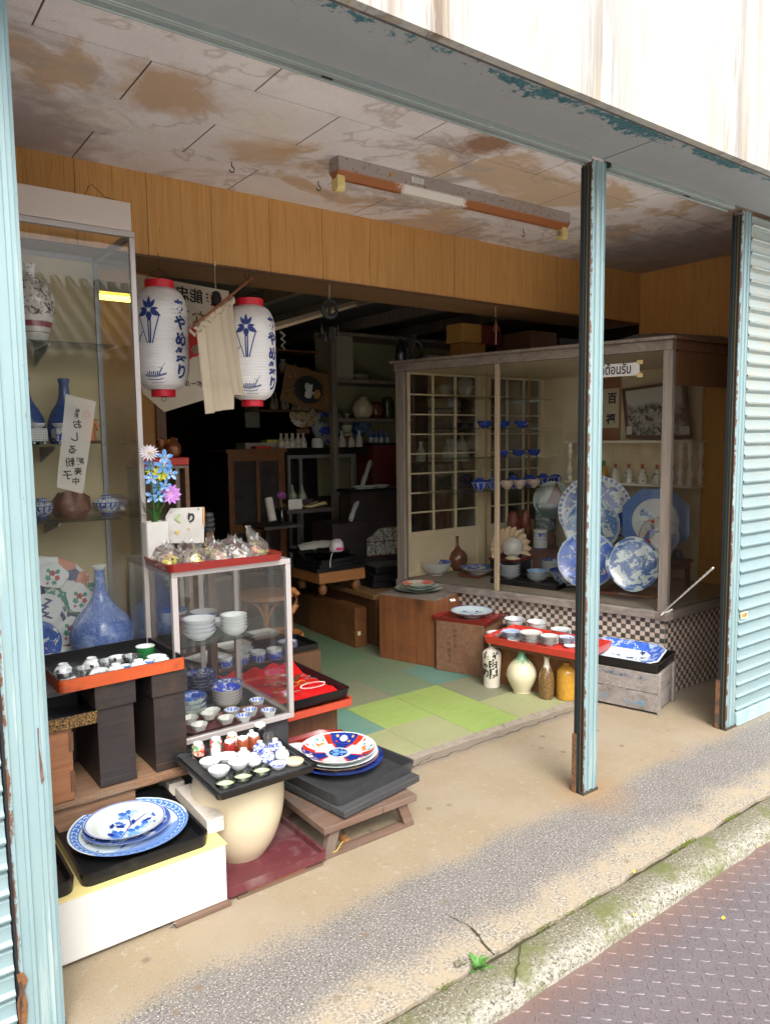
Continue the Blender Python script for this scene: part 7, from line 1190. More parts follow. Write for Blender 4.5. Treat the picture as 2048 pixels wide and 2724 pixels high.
b2_=boxat('wooden_box','lower old crate with faint brush writing under the red square tray',(3.082,1.672),(3.210,1.363),.36,hb2,M['wboxy'])
d=Vector((3.210-3.082,1.363-1.672,0)).normalized(); nn=Vector((d.y,-d.x,0)); 
def onbox(x,y): 
    q=ap(*k('I',x,y),Vector((3.082,1.672,0))+nn*.001,nn); return q
LL=.334
for body,(x0,y0),(x1,y1),sz in (('昭和四年',(455,315),(455,385),.030),('円城寺氏',(425,375),(432,455),.032)):
    A=onbox(x0,y0);B=onbox(x1,y1); n=len(body)
    for i,ch in enumerate(body):
        c=A.lerp(B,i/(n-1)); text(ch,sz,lambda x,y:tuple(b2_.matrix_basis.inverted()@Vector((c.x+d.x*x+nn.x*.0008,c.y+d.y*x+nn.y*.0008,c.z+y))),bold=-.0002).build('faded_writing',plain('faded black ink',(.04,.025,.02),.8),b2_,smooth=0)
cc=Vector((3.082,1.672,0))+d*.167-nn*.18
mb=tray_mb(.40,.375,.028,t=.006,r=.012,wall=.010,flare=.012); tr_=tag(mb.build('red_square_tray',M['red'],loc=(cc.x,cc.y,.0101+hb2+.0008),rz=math.atan2(d.y,d.x)),'square red lacquer tray on the lower crate','tray')
tag(plate_mb(.140,.040,.42,72).build('bird_plate',[porc('celadon outer',(.60,.70,.70),bands=((.8,.85,0,0),),side=True),porc('indigo plum glaze',(.60,.71,.72),bands=((.955,.985,0,0),),blot=(.12,.66,13,.545))],loc=(cc.x+.01,cc.y,.0101+hb2+.0075)),'large pale blue plate with indigo plum blossoms on the square red tray','plate')
# long red tray of bowls on a low table
u_=d; RB=Vector((3.075,1.225,0)); ZR=.285
La=az(*k('I',585,345),ZR+.03); Lb=az(*k('I',1010,425),ZR+.03); dd=(Lb-La).normalized(); nn2=Vector((dd.y,-dd.x,0)); LEN=.66
a_=math.atan2(dd.y,dd.x); mb=tray_mb(LEN,.36,.042,t=.006,r=.008,wall=.010,flare=.010); cc2=La+dd*LEN/2-nn2*.185; T2=tag(mb.build('long_red_tray',M['bright'],loc=(cc2.x,cc2.y,ZR),rz=a_),'long bright red lacquer tray of white bowls beside the middle post','tray')
T2=thing('low_table','dark brown low table under the long red tray','table',(cc2.x,cc2.y,.0101),a_); mb=MB(); mb.box(-LEN/2+.03,-.15,ZR-.035,LEN/2-.03,.15,ZR-.0108); mb.build('table_top',M['wdark'],T2); mb=MB(); mb.box(-LEN/2+.04,-.06,0,LEN/2-.04,.14,ZR-.036); mb.build('table_body',M['wcab'],T2)
zr=ZR+.0065
def rt_(x,y): return az(*k('I',x,y+17),zr)
G8='white bowls for sale on the long red tray'
blb=pr(bowl_mb(.064,.062,.5,n=40),'blue_line_bowl',[porc('blue line outer',bands=((.85,.93,0,0),),blot=(.3,.6,14,.66),side=True,ink=(.05,.08,.25)),M['white_p']],'bowl'); blb2=pr(bowl_mb(.064,.062,.5,n=40),'brown_line_bowl',[porc('brown line outer',bands=((.80,.86,0,0),),side=True,ink=(.12,.06,.05)),M['white_p']],'bowl')
q=rt_(742,290); dup(blb,(q.x+.03,q.y+.05,zr),0,'deep white bowl with a dark line and blue mark, left of the brown lined one',G8); q=rt_(848,305); dup(blb2,(q.x+.03,q.y+.05,zr),0,'deep white bowl with a thin brown line under its rim',G8)
s1=pr(plate_mb(.052,.018),'white_saucer',[M['white_p'],M['white_p']],'saucer'); s2=pr(plate_mb(.058,.017),'blue_ray_saucer',[M['white_p'],porc('blue ray glaze',PW,(.05,.16,.5),bands=((.45,.95,30,.0),))],'saucer'); s3=pr(plate_mb(.067,.020),'grey_sprig_plate',[M['white_p'],porc('grey sprig glaze',(.70,.71,.66),(.10,.11,.12),blot=(.1,.9,18,.62))],'plate'); s4=pr(plate_mb(.052,.016),'fish_saucer',[M['white_p'],porc('grey fish glaze',(.70,.71,.66),(.10,.10,.12),blot=(0,.6,24,.60))],'saucer'); s5=pr(plate_mb(.063,.018),'blue_patch_plate',[M['white_p'],porc('blue patch glaze',PW,(.20,.38,.72),blot=(.2,.95,9,.57))],'plate'); s6=pr(plate_mb(.050,.015),'blue_sprig_saucer',[M['white_p'],M['p_pl']],'saucer')
for o,n,x,y,dz,l in ((s1,2,650,325,.010,'plain white saucer at the left end of the long red tray'),(s2,4,725,335,.0105,'blue rayed saucer in front of the dark lined bowl'),(s3,5,818,355,.0115,'grey sprigged plate in the middle of the long red tray'),(s4,5,905,365,.0105,'small white saucer with a grey fish near the tray edge'),(s5,3,958,320,.012,'white plate with pale blue patch left of the middle post'),(s6,4,985,360,.010,'blue sprigged saucer nearest the middle post')):
    q=rt_(x,y+5); stack(o,n,(q.x+.02,q.y+.035,zr+.0005),dz,l,G8)
q=rt_(1000,378); dup(s1,(q.x+.01,q.y+.02,zr),0,'single small white saucer at the near edge of the long red tray',G8,.75)
q=rt_(735,345); dup(s1,(q.x-.0,q.y-.0,zr),0,'single white saucer in front of the blue rayed stack',G8,.9)
# four bottles
def fb_(x,y): return az(*k('I',x,y),.0101)
q=fb_(645,578); pj=smoothprof([(.001,0),(.046,0),(.050,.01),(.053,.10),(.058,.185),(.052,.215),(.020,.238),(.016,.252),(.022,.262),(.020,.272),(.014,.272)],3)
T2=tag(MB().lathe(pj,48).build('inscribed_sake_bottle',plain('ivory crackle glaze',(.60,.55,.46),.2,sc=40,var=.1),loc=(q.x+.015,q.y+.05,.0101)),'ivory sake bottle with bold black brush characters beside the lower crate','bottle','bottles on the tiled floor in front of the case')
def jr(z):
    for (r0,z0_),(r1,z1_) in zip(pj,pj[1:]):
        if z0_<=z<=z1_ and z1_>z0_: return r0+(r1-r0)*(z-z0_)/(z1_-z0_)
    return .05
ca=math.atan2(CAM.y-T2.location.y,CAM.x-T2.location.x)
def jw(a0,zc_): 
    def f(x,y): z=zc_+y; r_=jr(z)+.0012; a=ca+R(a0)+x/.054; return (r_*math.cos(a),r_*math.sin(a),z)
    return f
for ch,a0,z_,sz in (('酒',-28,.196,.044),('舗',26,.196,.044),('由',8,.148,.058),('良',12,.085,.072),('の',-42,.135,.032),('助',-46,.088,.05)): text(ch,sz,jw(a0,z_),bold=.0024).build('brush_character',M['blackink'],T2,smooth=0)
t=NT('ivory glaze with green neck'); g=t.n('SeparateXYZ'); t.t.links.new(t.co(),g.inputs[0]); v=t.co(); f=t.gt(t.ma('ADD',g.outputs[2],t.ma('MULTIPLY',t.ma('SUBTRACT',t.noise(t.co(sc=(1,1,.15)),50,3),.5),.10)),.196,.018); c=t.mix(f,t.mix(t.noise(v,10,3),(.60,.53,.34),(.66,.60,.44)),(.10,.27,.15)); c=t.mix(t.gt(g.outputs[2],.256,.003),c,(.25,.14,.06)); M['gneck']=t.end(c,.15,0,.5)
q=fb_(780,608); tag(MB().lathe(smoothprof([(.001,0),(.046,0),(.050,.006),(.052,.012),(.080,.07),(.090,.115),(.072,.165),(.035,.205),(.022,.23),(.022,.258),(.026,.268),(.016,.268)],3),56).build('green_necked_bottle',M['gneck'],loc=(q.x+.02,q.y+.045,.0101)),'round bellied cream bottle with green neck on the tiled floor','bottle','bottles on the tiled floor in front of the case')
t=NT('brown bottle white neck'); g=t.n('SeparateXYZ'); t.t.links.new(t.co(),g.inputs[0]); v=t.co(); c=t.mix(t.gt(t.noise(v,90,4,.7),.55,.06),(.13,.07,.025),(.21,.13,.05)); c=t.mix(t.gt(t.ma('ADD',g.outputs[2],t.ma('MULTIPLY',t.ma('SUBTRACT',t.noise(v,50,3),.5),.04)),.185,.006),c,(.58,.52,.42)); M['bwn']=t.end(c,.15,0,.5)
q=fb_(895,632); tag(MB().lathe(smoothprof([(.001,0),(.036,0),(.042,.008),(.045,.05),(.046,.12),(.034,.165),(.018,.195),(.014,.23),(.018,.245),(.018,.25),(.012,.25)],3),40).build('brown_bottle',M['bwn'],loc=(q.x+.012,q.y+.035,.0101)),'slim brown bottle with white glazed neck on the tiled floor','bottle','bottles on the tiled floor in front of the case')
q=fb_(985,635); tag(MB().lathe(smoothprof([(.001,0),(.046,0),(.054,.008),(.057,.05),(.058,.14),(.052,.17),(.030,.195),(.020,.203),(.020,.212),(.023,.216),(.014,.216)],3),48).build('mustard_jar',M['mustard'],loc=(q.x+.012,q.y+.03,.0101)),'mustard yellow jar partly hidden by the middle post','jar','bottles on the tiled floor in front of the case')
# crate with black tray and octagonal platter
A=az(1746,1903,0); B=az(*k('U',388,890),0); dC=(A-B).normalized(); B=A-dC*.46; aC=math.atan2(dC.y,dC.x); hC=.225
T2=thing('slatted_crate','grey weathered slatted crate with blue stencilled letters, right of the middle post','crate',(B.x,B.y,.001),aC)
w=.46; dp=.31
for z0_,z1_ in ((.012,.112),(.116,hC)):
    mb=MB(); mb.box(0,0,z0_,w,.010,z1_); mb.box(0,dp-.01,z0_,w,dp,z1_); mb.build('side_board',M['crate'],T2,bevel=.0015); mb=MB(); mb.box(w-.012,.011,z0_+.002,w-.001,dp-.011,z1_); mb.build('end_board',M['crate'],T2,bevel=.0015); mb=MB(); mb.box(.001,.011,z0_+.002,.012,dp-.011,z1_); mb.build('end_board',M['crate'],T2,bevel=.0015)
mb=MB(); mb.box(w-.0005,.001,0,w+.012,.035,hC+.005); mb.box(w-.0005,dp-.05,0,w+.012,dp-.005,hC+.006); mb.build('corner_batten',M['crate'],T2,bevel=.002)
ml=plain('blue stencil ink',(.05,.25,.42),.8,c2=(.3,.28,.26),sc=60,thr=.5); md_=plain('navy stencil ink',(.03,.08,.18),.8,c2=(.3,.28,.26),sc=60,thr=.5)
text('高性能',.036,lambda x,y:(w-.125-x*1.1,-.0012,.055-y),bold=.0008).build('stencil_letters',ml,T2,smooth=0); text('日マグ',.030,lambda x,y:(.13-x*1.1,-.0012,.055-y),bold=.0004).build('stencil_letters',ml,T2,smooth=0); text('東京電気化学工業株式会社',.027,lambda x,y:(w-.215-x*1.0,-.0012,.196-y*.8),bold=.0006).build('stencil_letters',md_,T2,smooth=0)
i0=MB(); text('ハイパワー',.045,lambda x,y:(.24-x*1.2,-.0010,.125-y*.6)).build('faded_print',plain('faded pale print',(.36,.335,.32),.8),T2,smooth=0)
mb=tray_mb(w+.02,dp+.02,.050,t=.006,r=.025,wall=.009,flare=.010); T3=tag(mb.build('black_tray',M['lacq'],loc=tuple((Vector((B.x,B.y,0))+Vector((math.cos(aC),math.sin(aC),0))*(w/2)+Vector((-math.sin(aC),math.cos(aC),0))*(dp/2)).xy)+(hC+.0085,),rz=aC),'black lacquer tray on the grey crate by the right shutter post','tray')
mb=MB(); OO=lambda w_,d_,c_,z:[(x,y,z) for x,y in oct_out(w_,d_,c_)]
def wv(L_): return L_
mb.loops([OO(.20,.12,.03,0),OO(.42,.28,.06,.040),OO(.40,.26,.056,.042),OO(.27,.15,.04,.016),OO(.24,.13,.034,.012)],[0,1,1,2]); 
M['octp']=porc('cobalt leaf border glaze',(.40,.50,.78),(.02,.07,.50),blot=(-.1,2,26,.47),ink2=(.08,.2,.62)); M['octc']=porc('sketched boat centre glaze',(.62,.70,.78),(.02,.03,.12),blot=(0,1.4,9,.56),ink2=(.05,.08,.2))
o=tag(mb.build('octagonal_platter',[M['white_p'],M['octp'],M['octc']],loc=(T3.location.x-.012,T3.location.y-.005,hC+.031),smooth=15),'octagonal cobalt blue platter with boat scene tilted on the black tray','plate'); o.rotation_euler=(R(10),R(0),aC)
mb=MB(); mb.loops([OO(.424,.284,.061,.0395),OO(.428,.288,.062,.042),OO(.410,.270,.058,.0432)],caps=(0,0)); mb.build('white_rim',M['white_p'],o)
mb=MB(); mb.tube([(.18,.10,-.001),(.14,.12,-.02)],.004,5)
# ---------------- dark back room ----------------
def c6(x,y): return k('F',x,y)
zB=.285
# row of chests along the platform
rows=[(2.42,2.74,'nearest the tall box, with a small paper label'),(2.745,3.10,'second from the tall box'),(3.105,3.40,'third from the tall box'),(3.405,3.68,'furthest back, half hidden by the wicker basket')]
for i,(y0,y1,l) in enumerate(rows):
    x0=2.955+.012*i; mb=MB(); mb.box(x0,y0,.0105,3.055 if y0<3.7 else x0+.3,y1,zB+.012*(i==0)); o=tag(mb.build('wooden_chest',M['wcab'] if i<2 else M['wdark'],bevel=.003),'low brown chest along the platform step, '+l,'chest','row of low chests')
    mb=MB(); mb.box(x0-.003,y0+.01,zB+.0125*(i==0)+.0005,3.05,y1-.01,zB+.014*(i==0)+.005); mb.build('lid',M['wcab'] if i<2 else M['wdark'],o)
    if i==0: mb=MB(); mb.box(x0+.02,y0-.0015,.10,x0+.045,y0-.0003,.13); mb.build('paper_label',M['creamw'],o)
zP=.4012
def pf(x,y,z=zP): return az(*c6(x,y),z)
# go board with stacked trays
q=ay(*c6(900,1230),2.62); T=thing('go_board','thick wooden go board on turned legs carrying black trays','board',(q.x+.0,2.72,zP)); a=.20
mb=MB(); mb.box(-a,-.17,.085,a,.22,.165); mb.build('board',wood('kaya wood',(.26,.10,.03),(.36,.16,.055),'X',1,.45,.15),T,bevel=.004)
for sx in (-1,1):
    for sy in (-.12,.17): MB().lathe([(.001,0),(.02,.0),(.034,.025),(.032,.05),(.022,.065),(.026,.084),(.001,.084)],16,(sx*.145,sy,0)).build('leg',M['wcab'],T)
z=zP+.166
for i in range(3): mb=tray_mb(.42-.03*i,.36-.03*i,.028,r=.01); tag(mb.build('black_tray',M['lacq'],loc=(q.x,2.74,z),rz=R(3*i)),['lowest','middle','uppermost'][i]+' black lacquer tray stacked on the go board','tray','black trays on the go board'); z+=.029
for i in range(3): tag(MB().lathe([(.001,0),(.11,0),(.14,.012),(.135,.014),(.10,.004),(.001,.004)],40).build('black_plate',M['lacq'],loc=(q.x+.03,2.74,z)),['lowest','middle','uppermost'][i]+' round black plate above the go board trays','plate','round black plates'); z+=.013
mb=MB().lathe(smoothprof([(.001,0),(.045,0),(.052,.02),(.050,.06),(.036,.078),(.012,.088),(.001,.086)],3),24)
for i in range(len(mb.v)): p=Vector(mb.v[i]); mb.v[i]=tuple(p*(1+.15*mnoise.noise(p*50)))
o=tag(mb.build('wrapped_parcel',plain('white wrap',(.62,.55,.55),.3),loc=(q.x+.02,2.66,z+.002)),'small white wrapped parcel with pink label on the black plates','parcel'); mb=MB(); mb.loops([[(.0535*math.cos(R(a_)),.0535*math.sin(R(a_)),z_) for a_ in range(-150,-60,10)] for z_ in (.012,.034)],caps=(0,0)); 
mb=MB(); mb.box(-.035,-.0545,.012,.030,-.0525,.034); mb.build('pink_label',plain('pink label',(.55,.05,.2),.5),o)
text('ADERIA',.012,lambda x,y:(x,-.0555,.044+y)).build('label_print',M['blackink'],o,smooth=0) if 0 else None
mb=MB(); pts=[(q.x-.02,2.64,z-.0),(q.x-.06,2.60,z-.005),(q.x-.10,2.56,z-.05),(q.x-.11,2.545,z-.09)]; mb.tube(pts,.003,6); tag(mb.build('white_strap',M['rope']),'white strap hanging from the plates over the go board','strap')
mb=MB(); nu=24; vs=[]
for i in range(nu+1):
    for j in range(9): x=i/nu; y=j/8; vs.append((.36*x,.14*y,.045*math.sin(PI*y)**.5*(.6+.4*math.sin(x*3))+.012*mnoise.noise((x*8,y*5,2))))
mb.add(vs,[(i*9+j,(i+1)*9+j,(i+1)*9+j+1,i*9+j+1) for i in range(nu) for j in range(8)]); tag(mb.build('folded_paper_bag',plain('dull paper',(.42,.40,.34),.8),loc=(q.x-.19,2.82,z+.012),smooth=80),'folded pale paper bag behind the wrapped parcel','paper bag')
mb=MB(); mb.box(q.x-.2,2.84,z-.02,q.x+.2,3.0,z+.011); tag(mb.build('black_box',M['lacq']),'black box behind the stacked trays under the paper bag','box')
p=pf(835,1290); tag(MB().lathe([(.001,0),(.03,0),(.034,.006),(.030,.012),(.030,.055),(.036,.062),(.030,.062),(.001,.05)],24).build('white_pot',M['pale_p'],loc=(p.x,p.y,zP)),'small white pot under the go board','pot')
mb=MB(); nu,nv=20,14; vs=[]
for i in range(nu+1):
    for j in range(nv+1):
        x=i/nu-.5; y=j/nv-.5; h=.05*max(0,1-(x*x+y*y)*4.2)**.6*(1+.9*mnoise.noise((x*9,y*9,4))); vs.append((.17*x,.12*y,max(.001,h)))
mb.add(vs,[(i*(nv+1)+j,(i+1)*(nv+1)+j,(i+1)*(nv+1)+j+1,i*(nv+1)+j+1) for i in range(nu) for j in range(nv)]); p=pf(1110,1360); tag(mb.build('crumpled_tissue',plain('white tissue',(.66,.62,.60),.7),loc=(p.x+.02,p.y+.03,zP),smooth=60),'crumpled white tissue on the platform edge','tissue')
mb=MB(); mb.box(0,0,0,.11,.02,.012); p=pf(960,1320); tag(mb.build('pale_blue_stick',plain('blue grey plastic',(.28,.36,.48),.4),loc=p,rz=R(20)),'pale blue plastic handle on the platform beside the tissue','handle tool'); bpy.data.objects['pale_blue_stick']['category']='tool'
p=pf(1035,1345); tag(MB().lathe([(.001,0),(.035,0),(.04,.012),(.03,.02),(.001,.02)],20).build('red_lacquer_lid_dish',M['red'],loc=p),'little dark red dish beside the tissue','dish')
for i,(x,y,z0_,w,d_,h) in enumerate(((3.42,2.62,zP,.42,.30,.05),(3.40,2.60,zP+.052,.40,.28,.05),(3.44,2.66,zP+.104,.36,.26,.045))): mb=MB(); mb.loops([ring(rr(w,d_,.02),0),ring(rr(w,d_,.02),h)]); tag(mb.build('lacquer_box',M['lacq'],loc=(x,y,z0_),rz=R(i*2-12),bevel=.003),['lowest','middle','topmost'][i]+' flat black lacquer box right of the go board','box','flat lacquer boxes')
# photo album cards
T=thing('photo_display','open album of small black and white postcards leaning in the dark','album',(3.62,2.95,zP+.16),R(-12)); mb=MB(); mb.box(-.17,.0,0,.20,.012,.24); mb.xf(Matrix.Rotation(R(-18),4,'X')); mb.build('backing',M['wdark'],T)
cm=NT('postcard print'); v=cm.co(rnd=9); cm.end(cm.mix(cm.gt(cm.noise(v,60,5,.8),.5,.08),(.50,.47,.42),(.05,.05,.05)),.5)
for i in range(4):
    for j in range(2): mb=MB(); mb.box(-.16+i*.088,-.003,.01+j*.115,-.16+i*.088+.08,-.001,.01+j*.115+.105); mb.xf(Matrix.Rotation(R(-18),4,'X')); mb.build('postcard',cm.m,T)
mb=MB(); mb.box(-.2,0,0,.2,.25,.155); tag(mb.build('dark_crate',M['dkbox'],loc=(3.62,2.93,zP+.0005),rz=R(-12)),'dark crate under the postcard album','crate')
# bubble wrap roll
A=ay(*c6(1165,385),3.25); B=ay(*c6(1005,858),2.95); mb=MB(); mb.tube([B.lerp(A,i/14) for i in range(15)],[.020+.003*math.sin(i*2.1) for i in range(15)],12); tag(mb.build('wrapped_roll',plain('bubble wrapped roll',(.40,.42,.42),.3,sc=60,var=.5,bump=1)),'long bubble wrapped roll leaning in the dark interior','roll')
mb=MB(); mb.box(B.x-.15,2.98,zP,B.x+.18,3.30,B.z-.025); tag(mb.build('dark_chest',M['dkbox'],bevel=.003),'dark chest carrying the foot of the wrapped roll','chest')
A=ay(*c6(345,680),2.9); B=ay(*c6(380,865),2.85); mb=MB(); mb.tube([B,A],[.030,.030],20); mb.lathe([(.018,0),(.0185,.001),(.001,.001)],16,tuple(A+Vector((0,0,.001)))); 
T=tag(mb.build('paper_roll',plain('grey paper roll',(.50,.47,.42),.7)),'upright grey paper roll leaning behind the sweets','roll')
mb=MB(); mb.box(B.x-.12,2.75,B.z-.05,B.x+.2,3.1,B.z-.03); mb.box(B.x+.02,3.0,.012,B.x+.05,3.03,B.z-.051); tag(mb.build('dark_table',M['dkbox']),'dark table behind the sweets under the paper roll','table')
p=ay(*c6(450,660),2.95); T=thing('purple_flower','single purple artificial flower in a dark bottle','flower',(p.x,2.95,B.z-.029)); zz=p.z-(B.z-.029); MB().lathe([(.001,0),(.025,0),(.028,.05),(.010,.09),(.012,.12),(.001,.12)],16).build('dark_vase',M['black_g'],T); petals(None,Vector((0,0,zz)),.042,16,(-.2,-.7,.7),.13,.25,2).build('flower',[plain('deep purple petal',(.28,.06,.34),.6),M['mustard']],T,smooth=60); mb=MB(); mb.tube([(0,0,.1),(0,0,zz)],.003,5); mb.build('stem',M['leaf'],T)
p=ay(*c6(570,770),2.9); mb=MB(); mb.box(p.x-.065,2.9,p.z-.0,p.x+.05,2.904,p.z+.075); tag(mb.build('white_card',plain('grey card',(.50,.48,.44),.7)),'blank pale card standing behind the sweets bags','card')
mb=MB(); mb.box(p.x-.1,2.86,p.z-.03,p.x+.32,3.05,p.z-.001); tag(mb.build('dark_shelf_board',M['dkbox']),'dark board carrying the pale card and dry sticks','board')
rnd=random.Random(6)
for i in range(3): pass
mb=MB(); 
for i in range(9): a0=Vector((p.x+.08+rnd.uniform(0,.05),2.90+.01*i,p.z+.006)); mb.tube([a0,a0+Vector((.16,rnd.uniform(-.02,.02),rnd.uniform(0,.04)))],.004,5)
tag(mb.build('dry_sticks',plain('dry straw',(.40,.30,.15),.8)),'bundle of dry straw coloured sticks beside the pale card','sticks')
for i,xx in enumerate((540,618)):
    p=ay(*c6(xx,690),3.0); tag(MB().lathe(smoothprof([(.001,0),(.03,0),(.034,.03),(.018,.06),(.009,.08),(.008,.11),(.001,.11)],3),20).build('green_flask',plain('dull green glaze %d'%i,(.18,.21,.15),.25),loc=(p.x,3.0,p.z)),['left','right'][i]+' dull green flask behind the pale card','flask','pair of green flasks')
mb=MB(); mb.box(p.x-.12,2.96,p.z-.03,p.x+.07,3.1,p.z-.001); mb.box(p.x-.03,3.03,.41,p.x,3.06,p.z-.0305); tag(mb.build('black_cabinet_block',M['dkbox']),'small black stand under the green flasks','stand')
# counter: wood cabinet and aluminium showcase
YC=3.72
def ctr(x,y): return ay(*c6(x,y),YC)
zc_=ctr(250,285).z; T=thing('wooden_cabinet','dark brown glazed wooden cabinet in the back of the shop','cabinet',(0,0,0)); x0=ctr(25,500).x; x1=ctr(480,500).x
mb=MB(); mb.box(x0,YC+.02,zP,x1,YC+.45,zc_-.03); mb.build('carcass',M['dkbox'],T)
mb=MB(); mb.box(x0-.02,YC-.01,zc_-.03,x1+.02,YC+.46,zc_); mb.build('top',M['wcab'],T,bevel=.003)
for a,b in ((x0,x0+.05),(x0+(x1-x0)*.48,x0+(x1-x0)*.54),(x1-.06,x1)): mb=MB(); mb.box(a,YC,zP,b,YC+.02,zc_-.031); mb.build('door_stile',M['wcab'],T,bevel=.002)
mb=MB(); mb.box(x0+.05,YC+.004,zc_-.10,x1-.06,YC+.018,zc_-.031); mb.build('door_rail',M['wcab'],T); mb=MB(); mb.box(x0+.05,YC+.004,zP+.35,x1-.06,YC+.018,zP+.42); mb.build('door_rail',M['wcab'],T)
mb=MB(); mb.box(x0+.05,YC+.012,zP+.42,x1-.06,YC+.015,zc_-.10); mb.build('door_glass',M['glass'],T,smooth=0)
x2=ctr(505,500).x; x3=ctr(1040,500).x; T=thing('aluminium_showcase','dim aluminium framed glass showcase in the back of the shop','showcase')
zA=ctr(800,330).z; mb=MB(); 
for x in (x2,ctr(600,500).x,x3-.03): mb.box(x,YC,zP,x+.025,YC+.025,zA-.03)
mb.box(x2,YC-.002,zA-.029,x3,YC+.025,zA); mb.build('frame',M['alud'],T); mb=MB(); mb.box(x2,YC+.03,zP,x3,YC+.4,zP+.04); mb.box(x2,YC+.38,zP+.041,x3,YC+.4,zA); mb.box(x2,YC+.03,zA-.01,x3,YC+.4,zA); mb.build('carcass',M['dkbox'],T); mb=MB(); mb.box(x2+.03,YC+.010,zP,x3-.03,YC+.014,zA-.03); mb.build('front_glass',M['glass'],T,smooth=0)
mb=MB(); mb.box(x0,YC+.02,zA+.001,x3+.45,YC+.5,zc_) if zc_>zA+.01 else mb.box(x2,YC+.02,zA+.001,x3+.45,YC+.5,zA+.02); ct=tag(mb.build('counter_board',M['lacq']),'black board over the back showcases with bottles and plates on it','board')
zt=max(zc_,zA+.02)+.001
tb2=smoothprof([(.001,0),(.030,0),(.034,.02),(.030,.06),(.013,.095),(.010,.115),(.014,.13),(.001,.13)],3)
mk=pr(MB().lathe(tb2,22),'white_sake_bottle',porc('dark floral white',(.55,.52,.45),(.14,.05,.05),blot=(.2,.6,30,.58),side=True),'bottle')
for i,x in enumerate((475,500,517,548,565,595,612,640,655)): q=ctr(x,260); dup(mk,(q.x,YC+.06+.05*(i%2),zt),i,NTH[i]+' small white bottle with red print in the counter row, from the left','row of white bottles on the counter')
for i,(x,l) in enumerate(((890,'dark shouldered white bottle left of the counter group of four'),(945,'squat floral bottle second in the counter group of four'),(1015,'plain pale long necked bottle third in the counter group'),(1085,'floral bottle rightmost in the counter group of four'))): q=ctr(x,300); dup(mk,(q.x,YC-.0+.02,zt-.0),i*2,l,'counter group of four bottles',1.15)
q=ctr(755,265); tag(MB().lathe([(.001,0),(.05,0),(.055,.03),(.052,.07),(.045,.085),(.001,.09)],26).build('teapot_jar',M['p_plain_out'],loc=(q.x,YC+.03,zt)),'round pale pot in front of the blue pine tree plate','pot')
bbv=pr(MB().lathe(tb2,14),'blue_small_bottle',porc('blue and white tube',(.45,.5,.55),(.02,.06,.3),bands=((.45,1.,0,0),),side=True),'bottle')
for i,x in enumerate((1195,1222,1240,1258,1280,1298,1325)): q=ay(*c6(x,225),YC); dup(bbv,(q.x,YC+.05+.03*(i%2),q.z-.01),i,NTH[i]+' little blue necked bottle from the left on the black riser tray','little blue necked bottles',(.62,.62,.85))
q=ay(*c6(1180,228),YC); q2=ay(*c6(1345,228),YC); mb=MB(); mb.box(q.x-.02,YC-.02,q.z-.035,q2.x+.1,YC+.15,q.z-.011); tag(mb.build('black_riser_tray',M['lacq']),'black tray under the little blue bottles','tray')
a_=ctr(1165,290); b_=ctr(1345,560); mb=MB(); mb.box(a_.x,YC-.03,zP,b_.x+.4,YC+.3,q.z-.0355); tag(mb.build('red_lacquer_cabinet',plain('deep red lacquer',(.12,.012,.010),.3)),'deep red lacquer cabinet left of the display case in the dark','cabinet')
mb=MB(); a_=ctr(205,200); b_=ctr(700,255); mb.box(a_.x,YC+.1,zt,b_.x-.15,YC+.3,zt+.05); tag(mb.build('paper_pile',plain('pale papers',(.42,.40,.32),.8)),'pile of pale papers on the back counter','papers')
mb=MB(); a_=ctr(245,255); b_=ctr(365,275); mb.box(a_.x,YC-.005,zt,b_.x,YC+.09,zt+.02); tag(mb.build('red_booklet',M['redink']),'small red booklet at the counter edge','booklet')
mb=MB(); a_=ctr(370,150); b_=ctr(520,175); mb.box(a_.x,YC+.08,zt+.051,b_.x,YC+.2,zt+.075); tag(mb.build('yellow_packet',plain('pale yellow plastic',(.55,.52,.10),.4)),'pale yellow packet on the paper pile','packet')
def splate(name,lab,x,y,Y,rad,mi,face,tilt=80,crop='F'):
    q=ay(*k(crop,x,y),Y); o=plate_mb(rad,.03,.5,64).build(name,[M['white_p'],mi],loc=q); o.rotation_euler=(Matrix.Rotation(R(face),4,'Z')@Matrix.Rotation(R(tilt),4,'X')).to_euler(); return tag(o,lab,'plate','plates on stands on the back counter')
splate('pine_plate','large round plate with blue pine trees on the back counter',825,115,YC+.18,.165,porc('pine glaze',(.42,.48,.46),(.02,.04,.30),bands=((.93,.96,0,0),),blot=(0,.9,10,.54)),-15)
splate('blue_leaf_plate','deep blue leaf patterned plate half turned on the back counter',1050,65,YC+.22,.17,porc('deep leaf glaze',(.20,.33,.5),(.01,.04,.25),blot=(0,1,10,.48),ink2=(.03,.1,.4)),-60)
q=ay(*c6(622,20),YC+.2); T=thing('fan_plate','pale scalloped oval plate with brown fan marks on a stand','plate',q,R(-15),'plates on stands on the back counter'); o_=MB().lathe([(.001,0),(.10,0),(.125,.01),(.12,.012),(.001,.004)],60,lobes=18,amp=.02,sq=.88); o=o_.build('plate_body',porc('brown fan marks',(.50,.42,.28),(.12,.06,.03),blot=(0,1,34,.54)),T); o.rotation_euler=(R(80),0,0); mb=MB(); mb.box(-.06,-.01,-.16,.06,.04,-.115); mb.build('plate_stand',M['wcab'],T)
